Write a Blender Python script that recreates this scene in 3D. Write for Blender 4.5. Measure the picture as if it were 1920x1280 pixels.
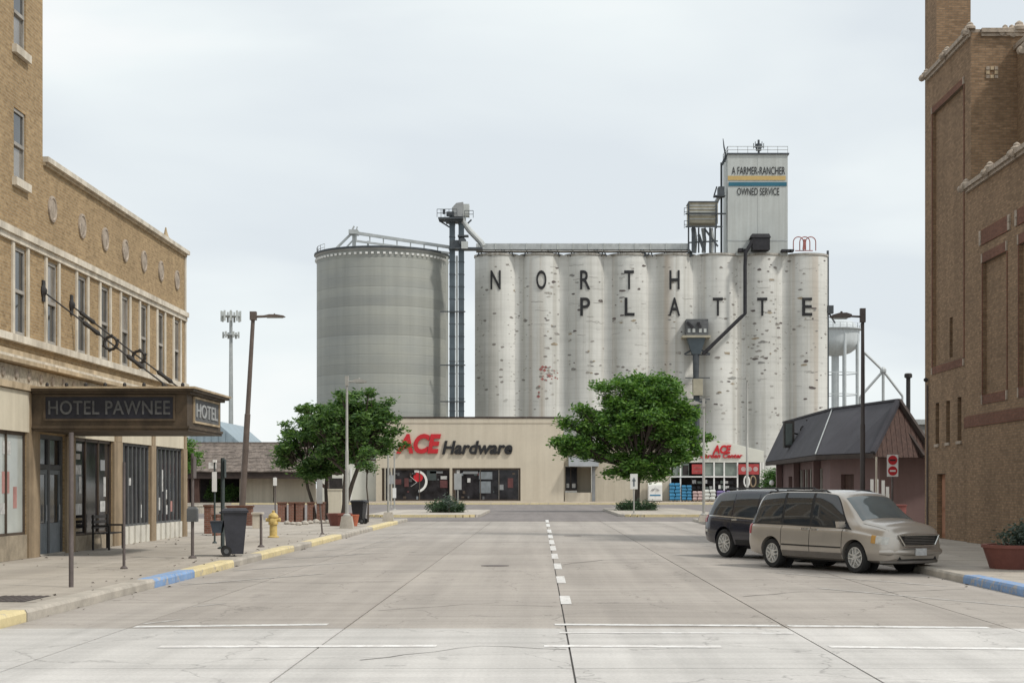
import bpy, bmesh, math, random
import numpy as np
from mathutils import Vector

R = math.radians
PI = math.pi
scene = bpy.context.scene
COL = scene.collection
for _o in list(bpy.data.objects):
    bpy.data.objects.remove(_o)

# ------------------------------------------------------------------ camera
F, CX, HY, H = 3000.0, 1012.0, 912.0, 1.85      # focal length in photo pixels, street vanishing point, eye height
cd = bpy.data.cameras.new('camera')
cam = bpy.data.objects.new('camera', cd)
COL.objects.link(cam)
cam.location = (0, 0, H)
cam.rotation_euler = (R(90), 0, 0)
cd.sensor_width = 36
cd.lens = F / 1920 * 36
cd.shift_x = -(CX - 960) / 1920
cd.shift_y = (HY - 640) / 1920
cd.clip_end = 6000
scene.camera = cam

# ------------------------------------------------------------------ sky, sun, exposure
SUN_EL, SUN_AZ = 52, 118          # soft sun from the right, a little behind the camera
w = bpy.data.worlds.new('World')
scene.world = w
w.use_nodes = True
nt = w.node_tree
nt.nodes.clear()
out = nt.nodes.new('ShaderNodeOutputWorld')
bg = nt.nodes.new('ShaderNodeBackground')
bg.inputs['Strength'].default_value = 0.116
sky = nt.nodes.new('ShaderNodeTexSky')
sky.sky_type = 'NISHITA'
sky.sun_disc = False
sky.sun_elevation = R(SUN_EL)
sky.sun_rotation = R(SUN_AZ)
tc = nt.nodes.new('ShaderNodeTexCoord')
mp = nt.nodes.new('ShaderNodeMapping')
mp.inputs['Scale'].default_value = (1.0, 1.0, 3.4)
mp.inputs['Rotation'].default_value = (0, R(8), R(20))
mp.inputs['Location'].default_value = (1.9, 0.4, 0.75)
n1 = nt.nodes.new('ShaderNodeTexNoise')
n1.inputs['Scale'].default_value = 2.6
n1.inputs['Detail'].default_value = 5.0
n1.inputs['Roughness'].default_value = 0.42
n1.inputs['Distortion'].default_value = 0.35
rp = nt.nodes.new('ShaderNodeValToRGB')
e = rp.color_ramp.elements
e[0].position, e[0].color = 0.36, (0.615, 0.662, 0.697, 1)
e[1].position, e[1].color = 0.62, (0.835, 0.838, 0.830, 1)
k = e.new(0.50)
k.color = (0.725, 0.770, 0.778, 1)
sc_ = nt.nodes.new('ShaderNodeVectorMath')
sc_.operation = 'SCALE'
sc_.inputs['Scale'].default_value = 8.75
mx = nt.nodes.new('ShaderNodeMixRGB')
mx.inputs['Fac'].default_value = 0.965            # overcast: the cloud deck covers nearly all of the blue
L = nt.links.new
L(tc.outputs['Generated'], mp.inputs['Vector'])
L(mp.outputs['Vector'], n1.inputs['Vector'])
L(n1.outputs['Fac'], rp.inputs['Fac'])
L(rp.outputs['Color'], sc_.inputs[0])
L(sky.outputs['Color'], mx.inputs['Color1'])
L(sc_.outputs['Vector'], mx.inputs['Color2'])
L(mx.outputs['Color'], bg.inputs['Color'])
L(bg.outputs['Background'], out.inputs['Surface'])

sd = bpy.data.lights.new('sun', 'SUN')
sd.energy = 2.3
sd.angle = R(6)
sd.color = (1.0, 0.95, 0.87)
sun = bpy.data.objects.new('sun', sd)
COL.objects.link(sun)
_d = Vector((math.sin(R(SUN_AZ)) * math.cos(R(SUN_EL)), math.cos(R(SUN_AZ)) * math.cos(R(SUN_EL)), math.sin(R(SUN_EL))))
sun.rotation_euler = (-_d).to_track_quat('-Z', 'Y').to_euler()
sun.location = (60, -30, 90)

vs_ = scene.view_settings
scene.display_settings.display_device = 'sRGB'
vs_.view_transform = 'Standard'
vs_.look = 'None'
vs_.exposure = 0.27
vs_.gamma = 1.0
vs_.use_curve_mapping = False
scene.cycles.max_bounces = 6
scene.cycles.use_denoising = True

# ------------------------------------------------------------------ mesh helpers
def A(px, py, Y):
    """photo point at depth Y -> world"""
    return Vector(((px - CX) * Y / F, Y, H - (py - HY) * Y / F))

def GY(py, zg=0.15):
    """depth of a ground point seen at photo row py"""
    return F * (H - zg) / (py - HY)

def basis(d):
    d = Vector(d).normalized()
    up = Vector((0, 0, 1)) if abs(d.z) < 0.95 else Vector((1, 0, 0))
    a = d.cross(up).normalized()
    return a, a.cross(d).normalized()

def base_of(p):
    v = Vector((0, 0, 0))
    while p is not None:
        v += p.location
        p = p.parent
    return v

class MB:
    def __init__(s):
        s.v, s.f = [], []

    def add(s, vs, fs):
        o = len(s.v)
        s.v += [tuple(q) for q in vs]
        s.f += [tuple(i + o for i in q) for q in fs]
        return s

    def quad(s, a, b, c, d):
        return s.add([a, b, c, d], [(0, 1, 2, 3)])

    def box(s, x0, x1, y0, y1, z0, z1):
        return s.add([(x0, y0, z0), (x1, y0, z0), (x1, y1, z0), (x0, y1, z0), (x0, y0, z1), (x1, y0, z1), (x1, y1, z1), (x0, y1, z1)],
                     [(3, 2, 1, 0), (4, 5, 6, 7), (0, 1, 5, 4), (1, 2, 6, 5), (2, 3, 7, 6), (3, 0, 4, 7)])

    def taper(s, c, wx0, wy0, wx1, wy1, h, dx=0, dy=0):
        x, y, z = c
        return s.add([(x - wx0, y - wy0, z), (x + wx0, y - wy0, z), (x + wx0, y + wy0, z), (x - wx0, y + wy0, z),
                      (x + dx - wx1, y + dy - wy1, z + h), (x + dx + wx1, y + dy - wy1, z + h), (x + dx + wx1, y + dy + wy1, z + h), (x + dx - wx1, y + dy + wy1, z + h)],
                     [(3, 2, 1, 0), (4, 5, 6, 7), (0, 1, 5, 4), (1, 2, 6, 5), (2, 3, 7, 6), (3, 0, 4, 7)])

    def bar(s, p0, p1, w, h=None):
        p0, p1 = Vector(p0), Vector(p1)
        h = w if h is None else h
        a, b = basis(p1 - p0)
        a, b = a * w / 2, b * h / 2
        vs = [p + q for p in (p0, p1) for q in (-a - b, a - b, a + b, -a + b)]
        return s.add(vs, [(3, 2, 1, 0), (4, 5, 6, 7), (0, 1, 5, 4), (1, 2, 6, 5), (2, 3, 7, 6), (3, 0, 4, 7)])

    def path(s, pts, rs, n=8):
        pts = [Vector(p) for p in pts]
        if not hasattr(rs, '__len__'):
            rs = [rs] * len(pts)
        vs, fs = [], []
        a = None
        for i, p in enumerate(pts):
            d = (pts[min(i + 1, len(pts) - 1)] - pts[max(i - 1, 0)]).normalized()
            if a is None:
                a, b = basis(d)
            else:
                a = (a - d * a.dot(d)).normalized()
                b = a.cross(d)
            for k in range(n):
                t = 2 * PI * k / n
                vs.append(p + (a * math.cos(t) + b * math.sin(t)) * rs[i])
        for i in range(len(pts) - 1):
            for k in range(n):
                q = (k + 1) % n
                fs.append((i * n + k, i * n + q, (i + 1) * n + q, (i + 1) * n + k))
        fs.append(tuple(range(n - 1, -1, -1)))
        fs.append(tuple((len(pts) - 1) * n + k for k in range(n)))
        return s.add(vs, fs)

    def tube(s, p0, p1, r0, r1=None, n=8):
        return s.path([p0, p1], [r0, r0 if r1 is None else r1], n)

    def lathe(s, prof, c=(0, 0, 0), n=24, axis='z'):
        vs, fs = [], []
        for r, z in prof:
            for k in range(n):
                t = 2 * PI * k / n
                q = (r * math.cos(t), r * math.sin(t), z)
                if axis == 'y':
                    q = (q[0], q[2], q[1])
                elif axis == 'x':
                    q = (q[2], q[0], q[1])
                vs.append((q[0] + c[0], q[1] + c[1], q[2] + c[2]))
        m = len(prof)
        for i in range(m - 1):
            for k in range(n):
                q = (k + 1) % n
                fs.append((i * n + k, i * n + q, (i + 1) * n + q, (i + 1) * n + k))
        fs.append(tuple(range(n - 1, -1, -1)))
        fs.append(tuple((m - 1) * n + k for k in range(n)))
        return s.add(vs, fs)

    def prism(s, poly, mapf, t0, t1):
        n = len(poly)
        vs = [mapf(a, b, t) for t in (t0, t1) for a, b in poly]
        fs = [tuple(range(n - 1, -1, -1)), tuple(range(n, 2 * n))]
        fs += [(i, (i + 1) % n, (i + 1) % n + n, i + n) for i in range(n)]
        return s.add(vs, fs)

    def mesh(s, name, mat, smooth=False, off=(0, 0, 0)):
        me = bpy.data.meshes.new(name)
        ox, oy, oz = off
        me.from_pydata([(x - ox, y - oy, z - oz) for x, y, z in s.v], [], s.f)
        if mat is not None:
            me.materials.append(mat)
        if smooth:
            me.polygons.foreach_set('use_smooth', [True] * len(me.polygons))
            me.set_sharp_from_angle(angle=R(38))
        me.update()
        return me

    def build(s, name, mat, parent=None, smooth=False, loc=None, local=False):
        """one mesh object; vertices are in world coordinates unless local"""
        off = Vector((0, 0, 0))
        if not local:
            off = base_of(parent) + Vector(loc or (0, 0, 0))
        o = bpy.data.objects.new(name, s.mesh(name, mat, smooth, off))
        COL.objects.link(o)
        o.parent = parent
        if loc:
            o.location = loc
        return o

def tag(o, label=None, cat=None, group=None, kind=None):
    for k, v in (('label', label), ('category', cat), ('group', group), ('kind', kind)):
        if v:
            o[k] = v
    return o

def thing(name, label, cat, loc=(0, 0, 0), group=None, rz=0):
    o = bpy.data.objects.new(name, None)
    COL.objects.link(o)
    o.location = loc
    o.rotation_euler = (0, 0, rz)
    o.empty_display_size = 0.3
    return tag(o, label, cat, group)

def struct(name, mb, mat, smooth=False):
    return tag(mb.build(name, mat, None, smooth), kind='structure')

def copy_tree(o, parent=None, loc=None, rz=None, label=None):
    c = o.copy()
    COL.objects.link(c)
    c.parent = parent
    if loc is not None:
        c.location = loc
    if rz is not None:
        c.rotation_euler = (0, 0, rz)
    if label:
        c['label'] = label
    for ch in [q for q in bpy.data.objects if q.parent == o]:
        copy_tree(ch, c)
    return c

def shift_copy(o, d):
    """a part copied along d, with its sub-parts"""
    return copy_tree(o, o.parent, loc=Vector(o.location) + Vector(d))

def text_geo(s, bold=0.0, shear=0.0, spacing=1.0):
    c = bpy.data.curves.new('t', 'FONT')
    c.body = s
    c.size = 1
    c.offset = bold
    c.shear = shear
    c.space_character = spacing
    c.extrude = 0.5
    c.resolution_u = 4
    o = bpy.data.objects.new('t', c)
    COL.objects.link(o)
    me = bpy.data.meshes.new_from_object(o.evaluated_get(bpy.context.evaluated_depsgraph_get()))
    v = np.array([q.co[:] for q in me.vertices])
    f = [tuple(p.vertices) for p in me.polygons]
    bpy.data.objects.remove(o)
    bpy.data.meshes.remove(me)
    v -= v.min(0)
    v /= np.maximum(v.max(0), 1e-6)
    return v, f

def text(s, name, mat, parent, mapf, w, h, d, **kw):
    """solid lettering: mapf(u across, v up, t out of the face) -> world"""
    v, f = text_geo(s, **kw)
    return MB().add([mapf(a * w, b * h, t * d) for a, b, t in v], f).build(name, mat, parent)

def wall_holes(mb, mapf, u0, u1, v0, v1, holes, depth):
    """a wall face with openings and their reveals; mapf(u, v, inward) -> world"""
    us = sorted({u0, u1} | {q for h in holes for q in h[:2] if u0 < q < u1})
    vs = sorted({v0, v1} | {q for h in holes for q in h[2:4] if v0 < q < v1})
    for a, b in zip(us, us[1:]):
        for c, d in zip(vs, vs[1:]):
            m, n = (a + b) / 2, (c + d) / 2
            if any(h[0] < m < h[1] and h[2] < n < h[3] for h in holes):
                continue
            mb.quad(mapf(a, c, 0), mapf(b, c, 0), mapf(b, d, 0), mapf(a, d, 0))
    for h in holes:
        a, b, c, d = h[:4]
        k = h[4] if len(h) > 4 else depth
        mb.quad(mapf(a, c, 0), mapf(a, d, 0), mapf(a, d, k), mapf(a, c, k))
        mb.quad(mapf(b, c, 0), mapf(b, d, 0), mapf(b, d, k), mapf(b, c, k))
        mb.quad(mapf(a, c, 0), mapf(b, c, 0), mapf(b, c, k), mapf(a, c, k))
        mb.quad(mapf(a, d, 0), mapf(b, d, 0), mapf(b, d, k), mapf(a, d, k))
    return mb

# ------------------------------------------------------------------ materials
def new_mat(name):
    m = bpy.data.materials.new(name)
    m.use_nodes = True
    t = m.node_tree
    b = next(n for n in t.nodes if n.type == 'BSDF_PRINCIPLED')
    return m, t, b

def N(t, typ, **kw):
    n = t.nodes.new(typ)
    for k, v in kw.items():
        if hasattr(n, k):
            setattr(n, k, v)
        else:
            n.inputs[k].default_value = v
    return n

def rgb(c):
    return (c[0], c[1], c[2], 1)

def coords(t, obj, scale):
    m = N(t, 'ShaderNodeMapping')
    m.inputs['Scale'].default_value = scale
    if obj:
        t.links.new(t.nodes.new('ShaderNodeTexCoord').outputs['Object'], m.inputs['Vector'])
    else:
        t.links.new(t.nodes.new('ShaderNodeNewGeometry').outputs['Position'], m.inputs['Vector'])
    return m.outputs['Vector']

def noise(t, vec, scale, detail=5, rough=0.6):
    n = N(t, 'ShaderNodeTexNoise')
    n.inputs['Scale'].default_value = scale
    n.inputs['Detail'].default_value = detail
    n.inputs['Roughness'].default_value = rough
    t.links.new(vec, n.inputs['Vector'])
    return n.outputs['Fac']

def ramp(t, fac, stops):
    n = N(t, 'ShaderNodeValToRGB')
    el = n.color_ramp.elements
    while len(el) < len(stops):
        el.new(0.5)
    for q, (p, c) in zip(el, stops):
        q.position = p
        q.color = rgb(c) if hasattr(c, '__len__') else (c, c, c, 1)
    t.links.new(fac, n.inputs['Fac'])
    return n.outputs['Color']

def mix(t, fac, a, b, mode='MIX'):
    n = N(t, 'ShaderNodeMixRGB', blend_type=mode)
    for s, q in (('Fac', fac), ('Color1', a), ('Color2', b)):
        if isinstance(q, (int, float)):
            n.inputs[s].default_value = q if s == 'Fac' else (q, q, q, 1)
        elif isinstance(q, tuple):
            n.inputs[s].default_value = rgb(q)
        else:
            t.links.new(q, n.inputs[s])
    return n.outputs['Color']

def bump(t, b, h, strength, dist=0.02):
    n = N(t, 'ShaderNodeBump')
    n.inputs['Strength'].default_value = strength
    n.inputs['Distance'].default_value = dist
    t.links.new(h, n.inputs['Height'])
    t.links.new(n.outputs['Normal'], b.inputs['Normal'])

def M(name, c, rough=0.8, var=0.14, sc=1.2, metal=0.0, bmp=0.0, stretch=(1, 1, 1), c2=None, obj=False, streak=0.0, spec=0.35, coat=0.0, fine=None):
    m, t, b = new_mat(name)
    vec = coords(t, obj, stretch)
    f = noise(t, vec, sc)
    lo = tuple(q * (1 - var) for q in c)
    hi = c2 or tuple(min(1, q * (1 + var)) for q in c)
    col = ramp(t, f, [(0.32, lo), (0.68, hi)])
    f2 = noise(t, vec, fine or sc * 14, 3)
    col = mix(t, 0.5, col, ramp(t, f2, [(0.3, 1 - var * 1.6), (0.7, 1.0)]), 'MULTIPLY')
    if streak:
        v2 = coords(t, obj, (1.0, 1.0, 0.04))
        s = noise(t, v2, 2.3, 6, 0.65)
        col = mix(t, streak, col, ramp(t, s, [(0.38, (0.42, 0.38, 0.33)), (0.6, (1, 1, 1))]), 'MULTIPLY')
    t.links.new(col, b.inputs['Base Color'])
    rr = ramp(t, f2, [(0.2, max(0.02, rough - 0.08)), (0.8, min(1, rough + 0.08))])
    t.links.new(rr, b.inputs['Roughness'])
    b.inputs['Metallic'].default_value = metal
    b.inputs['Specular IOR Level'].default_value = spec
    b.inputs['Coat Weight'].default_value = coat
    b.inputs['Coat Roughness'].default_value = 0.06
    if bmp:
        bump(t, b, f2, bmp)
    return m

def brick(name, c1, c2, mortar, bw=0.215, bh=0.076, ms=0.010, big=0.18, b=0.5):
    m, t, bs = new_mat(name)
    g = N(t, 'ShaderNodeNewGeometry')
    sp, sn = N(t, 'ShaderNodeSeparateXYZ'), N(t, 'ShaderNodeSeparateXYZ')
    t.links.new(g.outputs['Position'], sp.inputs[0])
    t.links.new(g.outputs['True Normal'], sn.inputs[0])
    def mth(op, a, b_=None):
        n = N(t, 'ShaderNodeMath', operation=op)
        t.links.new(a, n.inputs[0])
        if b_ is not None:
            t.links.new(b_, n.inputs[1])
        return n.outputs[0]
    u = mth('ADD', mth('MULTIPLY', sp.outputs[0], mth('ABSOLUTE', sn.outputs[1])), mth('MULTIPLY', sp.outputs[1], mth('ABSOLUTE', sn.outputs[0])))
    cv = N(t, 'ShaderNodeCombineXYZ')
    t.links.new(u, cv.inputs[0])
    t.links.new(sp.outputs[2], cv.inputs[1])
    br = N(t, 'ShaderNodeTexBrick')
    br.inputs['Scale'].default_value = 1
    br.inputs['Brick Width'].default_value = bw
    br.inputs['Row Height'].default_value = bh
    br.inputs['Mortar Size'].default_value = ms
    br.inputs['Mortar Smooth'].default_value = 0.3
    br.inputs['Bias'].default_value = -0.1
    br.inputs['Color1'].default_value = rgb(c1)
    br.inputs['Color2'].default_value = rgb(c2)
    br.inputs['Mortar'].default_value = rgb(mortar)
    t.links.new(cv.outputs[0], br.inputs['Vector'])
    vec = coords(t, False, (1, 1, 1))
    n1_ = noise(t, vec, 0.45, 6)
    n2_ = noise(t, coords(t, False, (3.2, 3.2, 9)), 1.6, 4)
    col = mix(t, 1.0, br.outputs['Color'], ramp(t, n1_, [(0.3, 1 - big), (0.7, 1.0)]), 'MULTIPLY')
    col = mix(t, 1.0, col, ramp(t, n2_, [(0.3, 0.74), (0.7, 1.18)]), 'MULTIPLY')
    st = noise(t, coords(t, False, (1, 1, 0.05)), 1.1, 5)
    col = mix(t, 0.35, col, ramp(t, st, [(0.4, 0.6), (0.62, 1.0)]), 'MULTIPLY')
    t.links.new(col, bs.inputs['Base Color'])
    bs.inputs['Roughness'].default_value = 0.9
    bs.inputs['Specular IOR Level'].default_value = 0.2
    bump(t, bs, br.outputs['Fac'], -b, 0.01)
    return m

def glassy(name, c, rough=0.06, spec=0.5, var=0.3, sc=0.8):
    m, t, b = new_mat(name)
    f = noise(t, coords(t, False, (1, 1, 1)), sc, 3)
    col = ramp(t, f, [(0.35, tuple(q * (1 - var) for q in c)), (0.65, tuple(q * (1 + var) for q in c))])
    t.links.new(col, b.inputs['Base Color'])
    b.inputs['Roughness'].default_value = rough
    b.inputs['Specular IOR Level'].default_value = spec
    return m

def leafmat(name, cols, trans=0.3):
    m, t, b = new_mat(name)
    g = N(t, 'ShaderNodeNewGeometry')
    n_ = len(cols)
    col = ramp(t, g.outputs['Random Per Island'], [(i / max(1, n_ - 1), c) for i, c in enumerate(cols)])
    t.links.new(col, b.inputs['Base Color'])
    b.inputs['Roughness'].default_value = 0.5
    b.inputs['Specular IOR Level'].default_value = 0.3
    tr = N(t, 'ShaderNodeBsdfTranslucent')
    t.links.new(mix(t, 1.0, col, (1.3, 1.5, 0.6), 'MULTIPLY'), tr.inputs['Color'])
    ms = N(t, 'ShaderNodeMixShader')
    ms.inputs[0].default_value = trans
    o = next(q for q in t.nodes if q.type == 'OUTPUT_MATERIAL')
    t.links.new(b.outputs[0], ms.inputs[1])
    t.links.new(tr.outputs[0], ms.inputs[2])
    t.links.new(ms.outputs[0], o.inputs['Surface'])
    return m

def slabmat(name, c, c2, rough=0.85):
    """worn concrete: slab-to-slab tone, stains, fine grain, tyre-darkened lanes and oil spots"""
    m, t, b = new_mat(name)
    vec = coords(t, False, (1, 1, 1))
    oi = N(t, 'ShaderNodeObjectInfo')
    col = mix(t, oi.outputs['Random'], c, c2)
    big = noise(t, vec, 0.22, 6)
    col = mix(t, 1.0, col, ramp(t, big, [(0.3, 0.86), (0.7, 1.05)]), 'MULTIPLY')
    lane = noise(t, coords(t, False, (1, 0.03, 1)), 1.3, 5)
    col = mix(t, 0.7, col, ramp(t, lane, [(0.35, 0.80), (0.62, 1.04)]), 'MULTIPLY')
    cross = noise(t, coords(t, False, (0.12, 2.2, 1)), 1.0, 5, 0.7)
    col = mix(t, 0.7, col, ramp(t, cross, [(0.38, 0.84), (0.6, 1.03)]), 'MULTIPLY')
    grain = noise(t, vec, 26, 4, 0.7)
    col = mix(t, 1.0, col, ramp(t, grain, [(0.3, 0.86), (0.7, 1.08)]), 'MULTIPLY')
    spot = noise(t, vec, 1.7, 5, 0.6)
    col = mix(t, 0.8, col, ramp(t, spot, [(0.25, 0.55), (0.36, 1.0)]), 'MULTIPLY')
    oil = noise(t, coords(t, False, (1, .35, 1)), 0.9, 6, 0.68)
    col = mix(t, 0.75, col, ramp(t, oil, [(0.62, 1.0), (0.76, 0.62)]), 'MULTIPLY')
    cr = N(t, 'ShaderNodeTexVoronoi', feature='DISTANCE_TO_EDGE')
    cr.inputs['Scale'].default_value = 0.33
    dv = N(t, 'ShaderNodeVectorMath', operation='ADD')
    wob = N(t, 'ShaderNodeTexNoise')
    wob.inputs['Scale'].default_value = 1.4
    wob.inputs['Detail'].default_value = 5
    t.links.new(vec, wob.inputs['Vector'])
    t.links.new(vec, dv.inputs[0])
    t.links.new(wob.outputs['Color'], dv.inputs[1])
    t.links.new(dv.outputs[0], cr.inputs['Vector'])
    col = mix(t, 0.6, col, ramp(t, cr.outputs['Distance'], [(0.0, 0.42), (0.007, 1.0)]), 'MULTIPLY')
    t.links.new(col, b.inputs['Base Color'])
    b.inputs['Roughness'].default_value = rough
    b.inputs['Specular IOR Level'].default_value = 0.25
    bump(t, b, grain, 0.25, 0.01)
    return m

def silomat(name):
    """white-washed slip-formed concrete: lift rings, drips, rust, spalled and patched spots"""
    m, t, b = new_mat(name)
    vec = coords(t, False, (1, 1, 1))
    big = noise(t, vec, 0.10, 5)
    col = ramp(t, big, [(0.32, (0.505, 0.505, 0.485)), (0.68, (0.635, 0.635, 0.615))])
    st = noise(t, coords(t, False, (1, 1, 0.018)), 0.75, 6, 0.62)
    col = mix(t, 0.55, col, ramp(t, st, [(0.36, (0.66, 0.64, 0.59)), (0.50, (0.95, 0.95, 0.93)), (0.66, (1.08, 1.08, 1.06))]), 'MULTIPLY')
    rs = noise(t, coords(t, False, (1, 1, 0.012)), 0.42, 4)
    col = mix(t, ramp(t, rs, [(0.56, 0.0), (0.72, 0.55)]), col, (0.36, 0.27, 0.19))
    rings = noise(t, coords(t, False, (0.05, 0.05, 2.4)), 1.0, 4, 0.7)
    col = mix(t, 0.5, col, ramp(t, rings, [(0.36, 0.86), (0.55, 1.02)]), 'MULTIPLY')
    # spalls
    gate = noise(t, coords(t, False, (1, 1, 0.5)), 0.075, 3)
    for scl, st3, thr, dk in ((0.62, (1, 0.25, 1.7), 0.15, (0.17, 0.155, 0.14)), (1.25, (1, 0.25, 2.2), 0.15, (0.23, 0.21, 0.19))):
        vo = N(t, 'ShaderNodeTexVoronoi')
        vo.inputs['Scale'].default_value = scl
        dvec = N(t, 'ShaderNodeVectorMath', operation='ADD')
        wn = N(t, 'ShaderNodeTexNoise')
        wn.inputs['Scale'].default_value = 2.5
        t.links.new(vec, wn.inputs['Vector'])
        mp_ = N(t, 'ShaderNodeMapping')
        mp_.inputs['Scale'].default_value = st3
        t.links.new(vec, mp_.inputs['Vector'])
        t.links.new(mp_.outputs[0], dvec.inputs[0])
        t.links.new(mix(t, 1.0, wn.outputs['Color'], 0.35, 'MULTIPLY'), dvec.inputs[1])
        t.links.new(dvec.outputs[0], vo.inputs['Vector'])
        spot = ramp(t, vo.outputs['Distance'], [(thr, 1.0), (thr + 0.05, 0.0)])
        fac = mix(t, 1.0, spot, ramp(t, gate, [(0.47, 0.0), (0.53, 0.85)]), 'MULTIPLY')
        sel = ramp(t, vo.outputs['Color'], [(0.42, 0.0), (0.46, 1.0)])
        fac = mix(t, 1.0, fac, sel, 'MULTIPLY')
        col = mix(t, fac, col, dk)
    t.links.new(col, b.inputs['Base Color'])
    b.inputs['Roughness'].default_value = 0.92
    b.inputs['Specular IOR Level'].default_value = 0.2
    bump(t, b, noise(t, vec, 3.0, 6), 0.35, 0.06)
    return m

def wornpaint(name, c, under, lvl=0.40):
    """paint scuffed down to the concrete in places"""
    m, t, b = new_mat(name)
    vec = coords(t, False, (1, 1, 1))
    f = noise(t, vec, 5.0, 7, 0.72)
    tone = noise(t, vec, 1.3, 4)
    pc = ramp(t, tone, [(.3, tuple(q * .86 for q in c)), (.7, tuple(min(1, q * 1.06 + .03) for q in c))])
    col = mix(t, ramp(t, f, [(lvl - .03, 0.0), (lvl + .05, 1.0)]), under, pc)
    col = mix(t, .6, col, ramp(t, noise(t, vec, 22, 4, .7), [(.3, .8), (.7, 1.05)]), 'MULTIPLY')
    t.links.new(col, b.inputs['Base Color'])
    b.inputs['Roughness'].default_value = .8
    bump(t, b, f, .25, .01)
    return m

def ringmat(name, c):
    """galvanised rings: each ring and sheet weathers to its own grey"""
    m, t, b = new_mat(name)
    oi = N(t, 'ShaderNodeObjectInfo')
    col = mix(t, oi.outputs['Random'], tuple(q * .90 for q in c), tuple(q * 1.06 for q in c))
    vec = coords(t, False, (1, 1, 1))
    col = mix(t, 1.0, col, ramp(t, noise(t, coords(t, False, (.25, .25, .9)), .5, 4), [(.3, (.90, .91, .92)), (.7, (1.05, 1.04, 1.0))]), 'MULTIPLY')
    col = mix(t, .5, col, ramp(t, noise(t, coords(t, False, (1, 1, .03)), .8, 5), [(.36, .82), (.6, 1.03)]), 'MULTIPLY')
    t.links.new(col, b.inputs['Base Color'])
    b.inputs['Roughness'].default_value = .6
    b.inputs['Metallic'].default_value = .1
    b.inputs['Specular IOR Level'].default_value = .3
    return m

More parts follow.
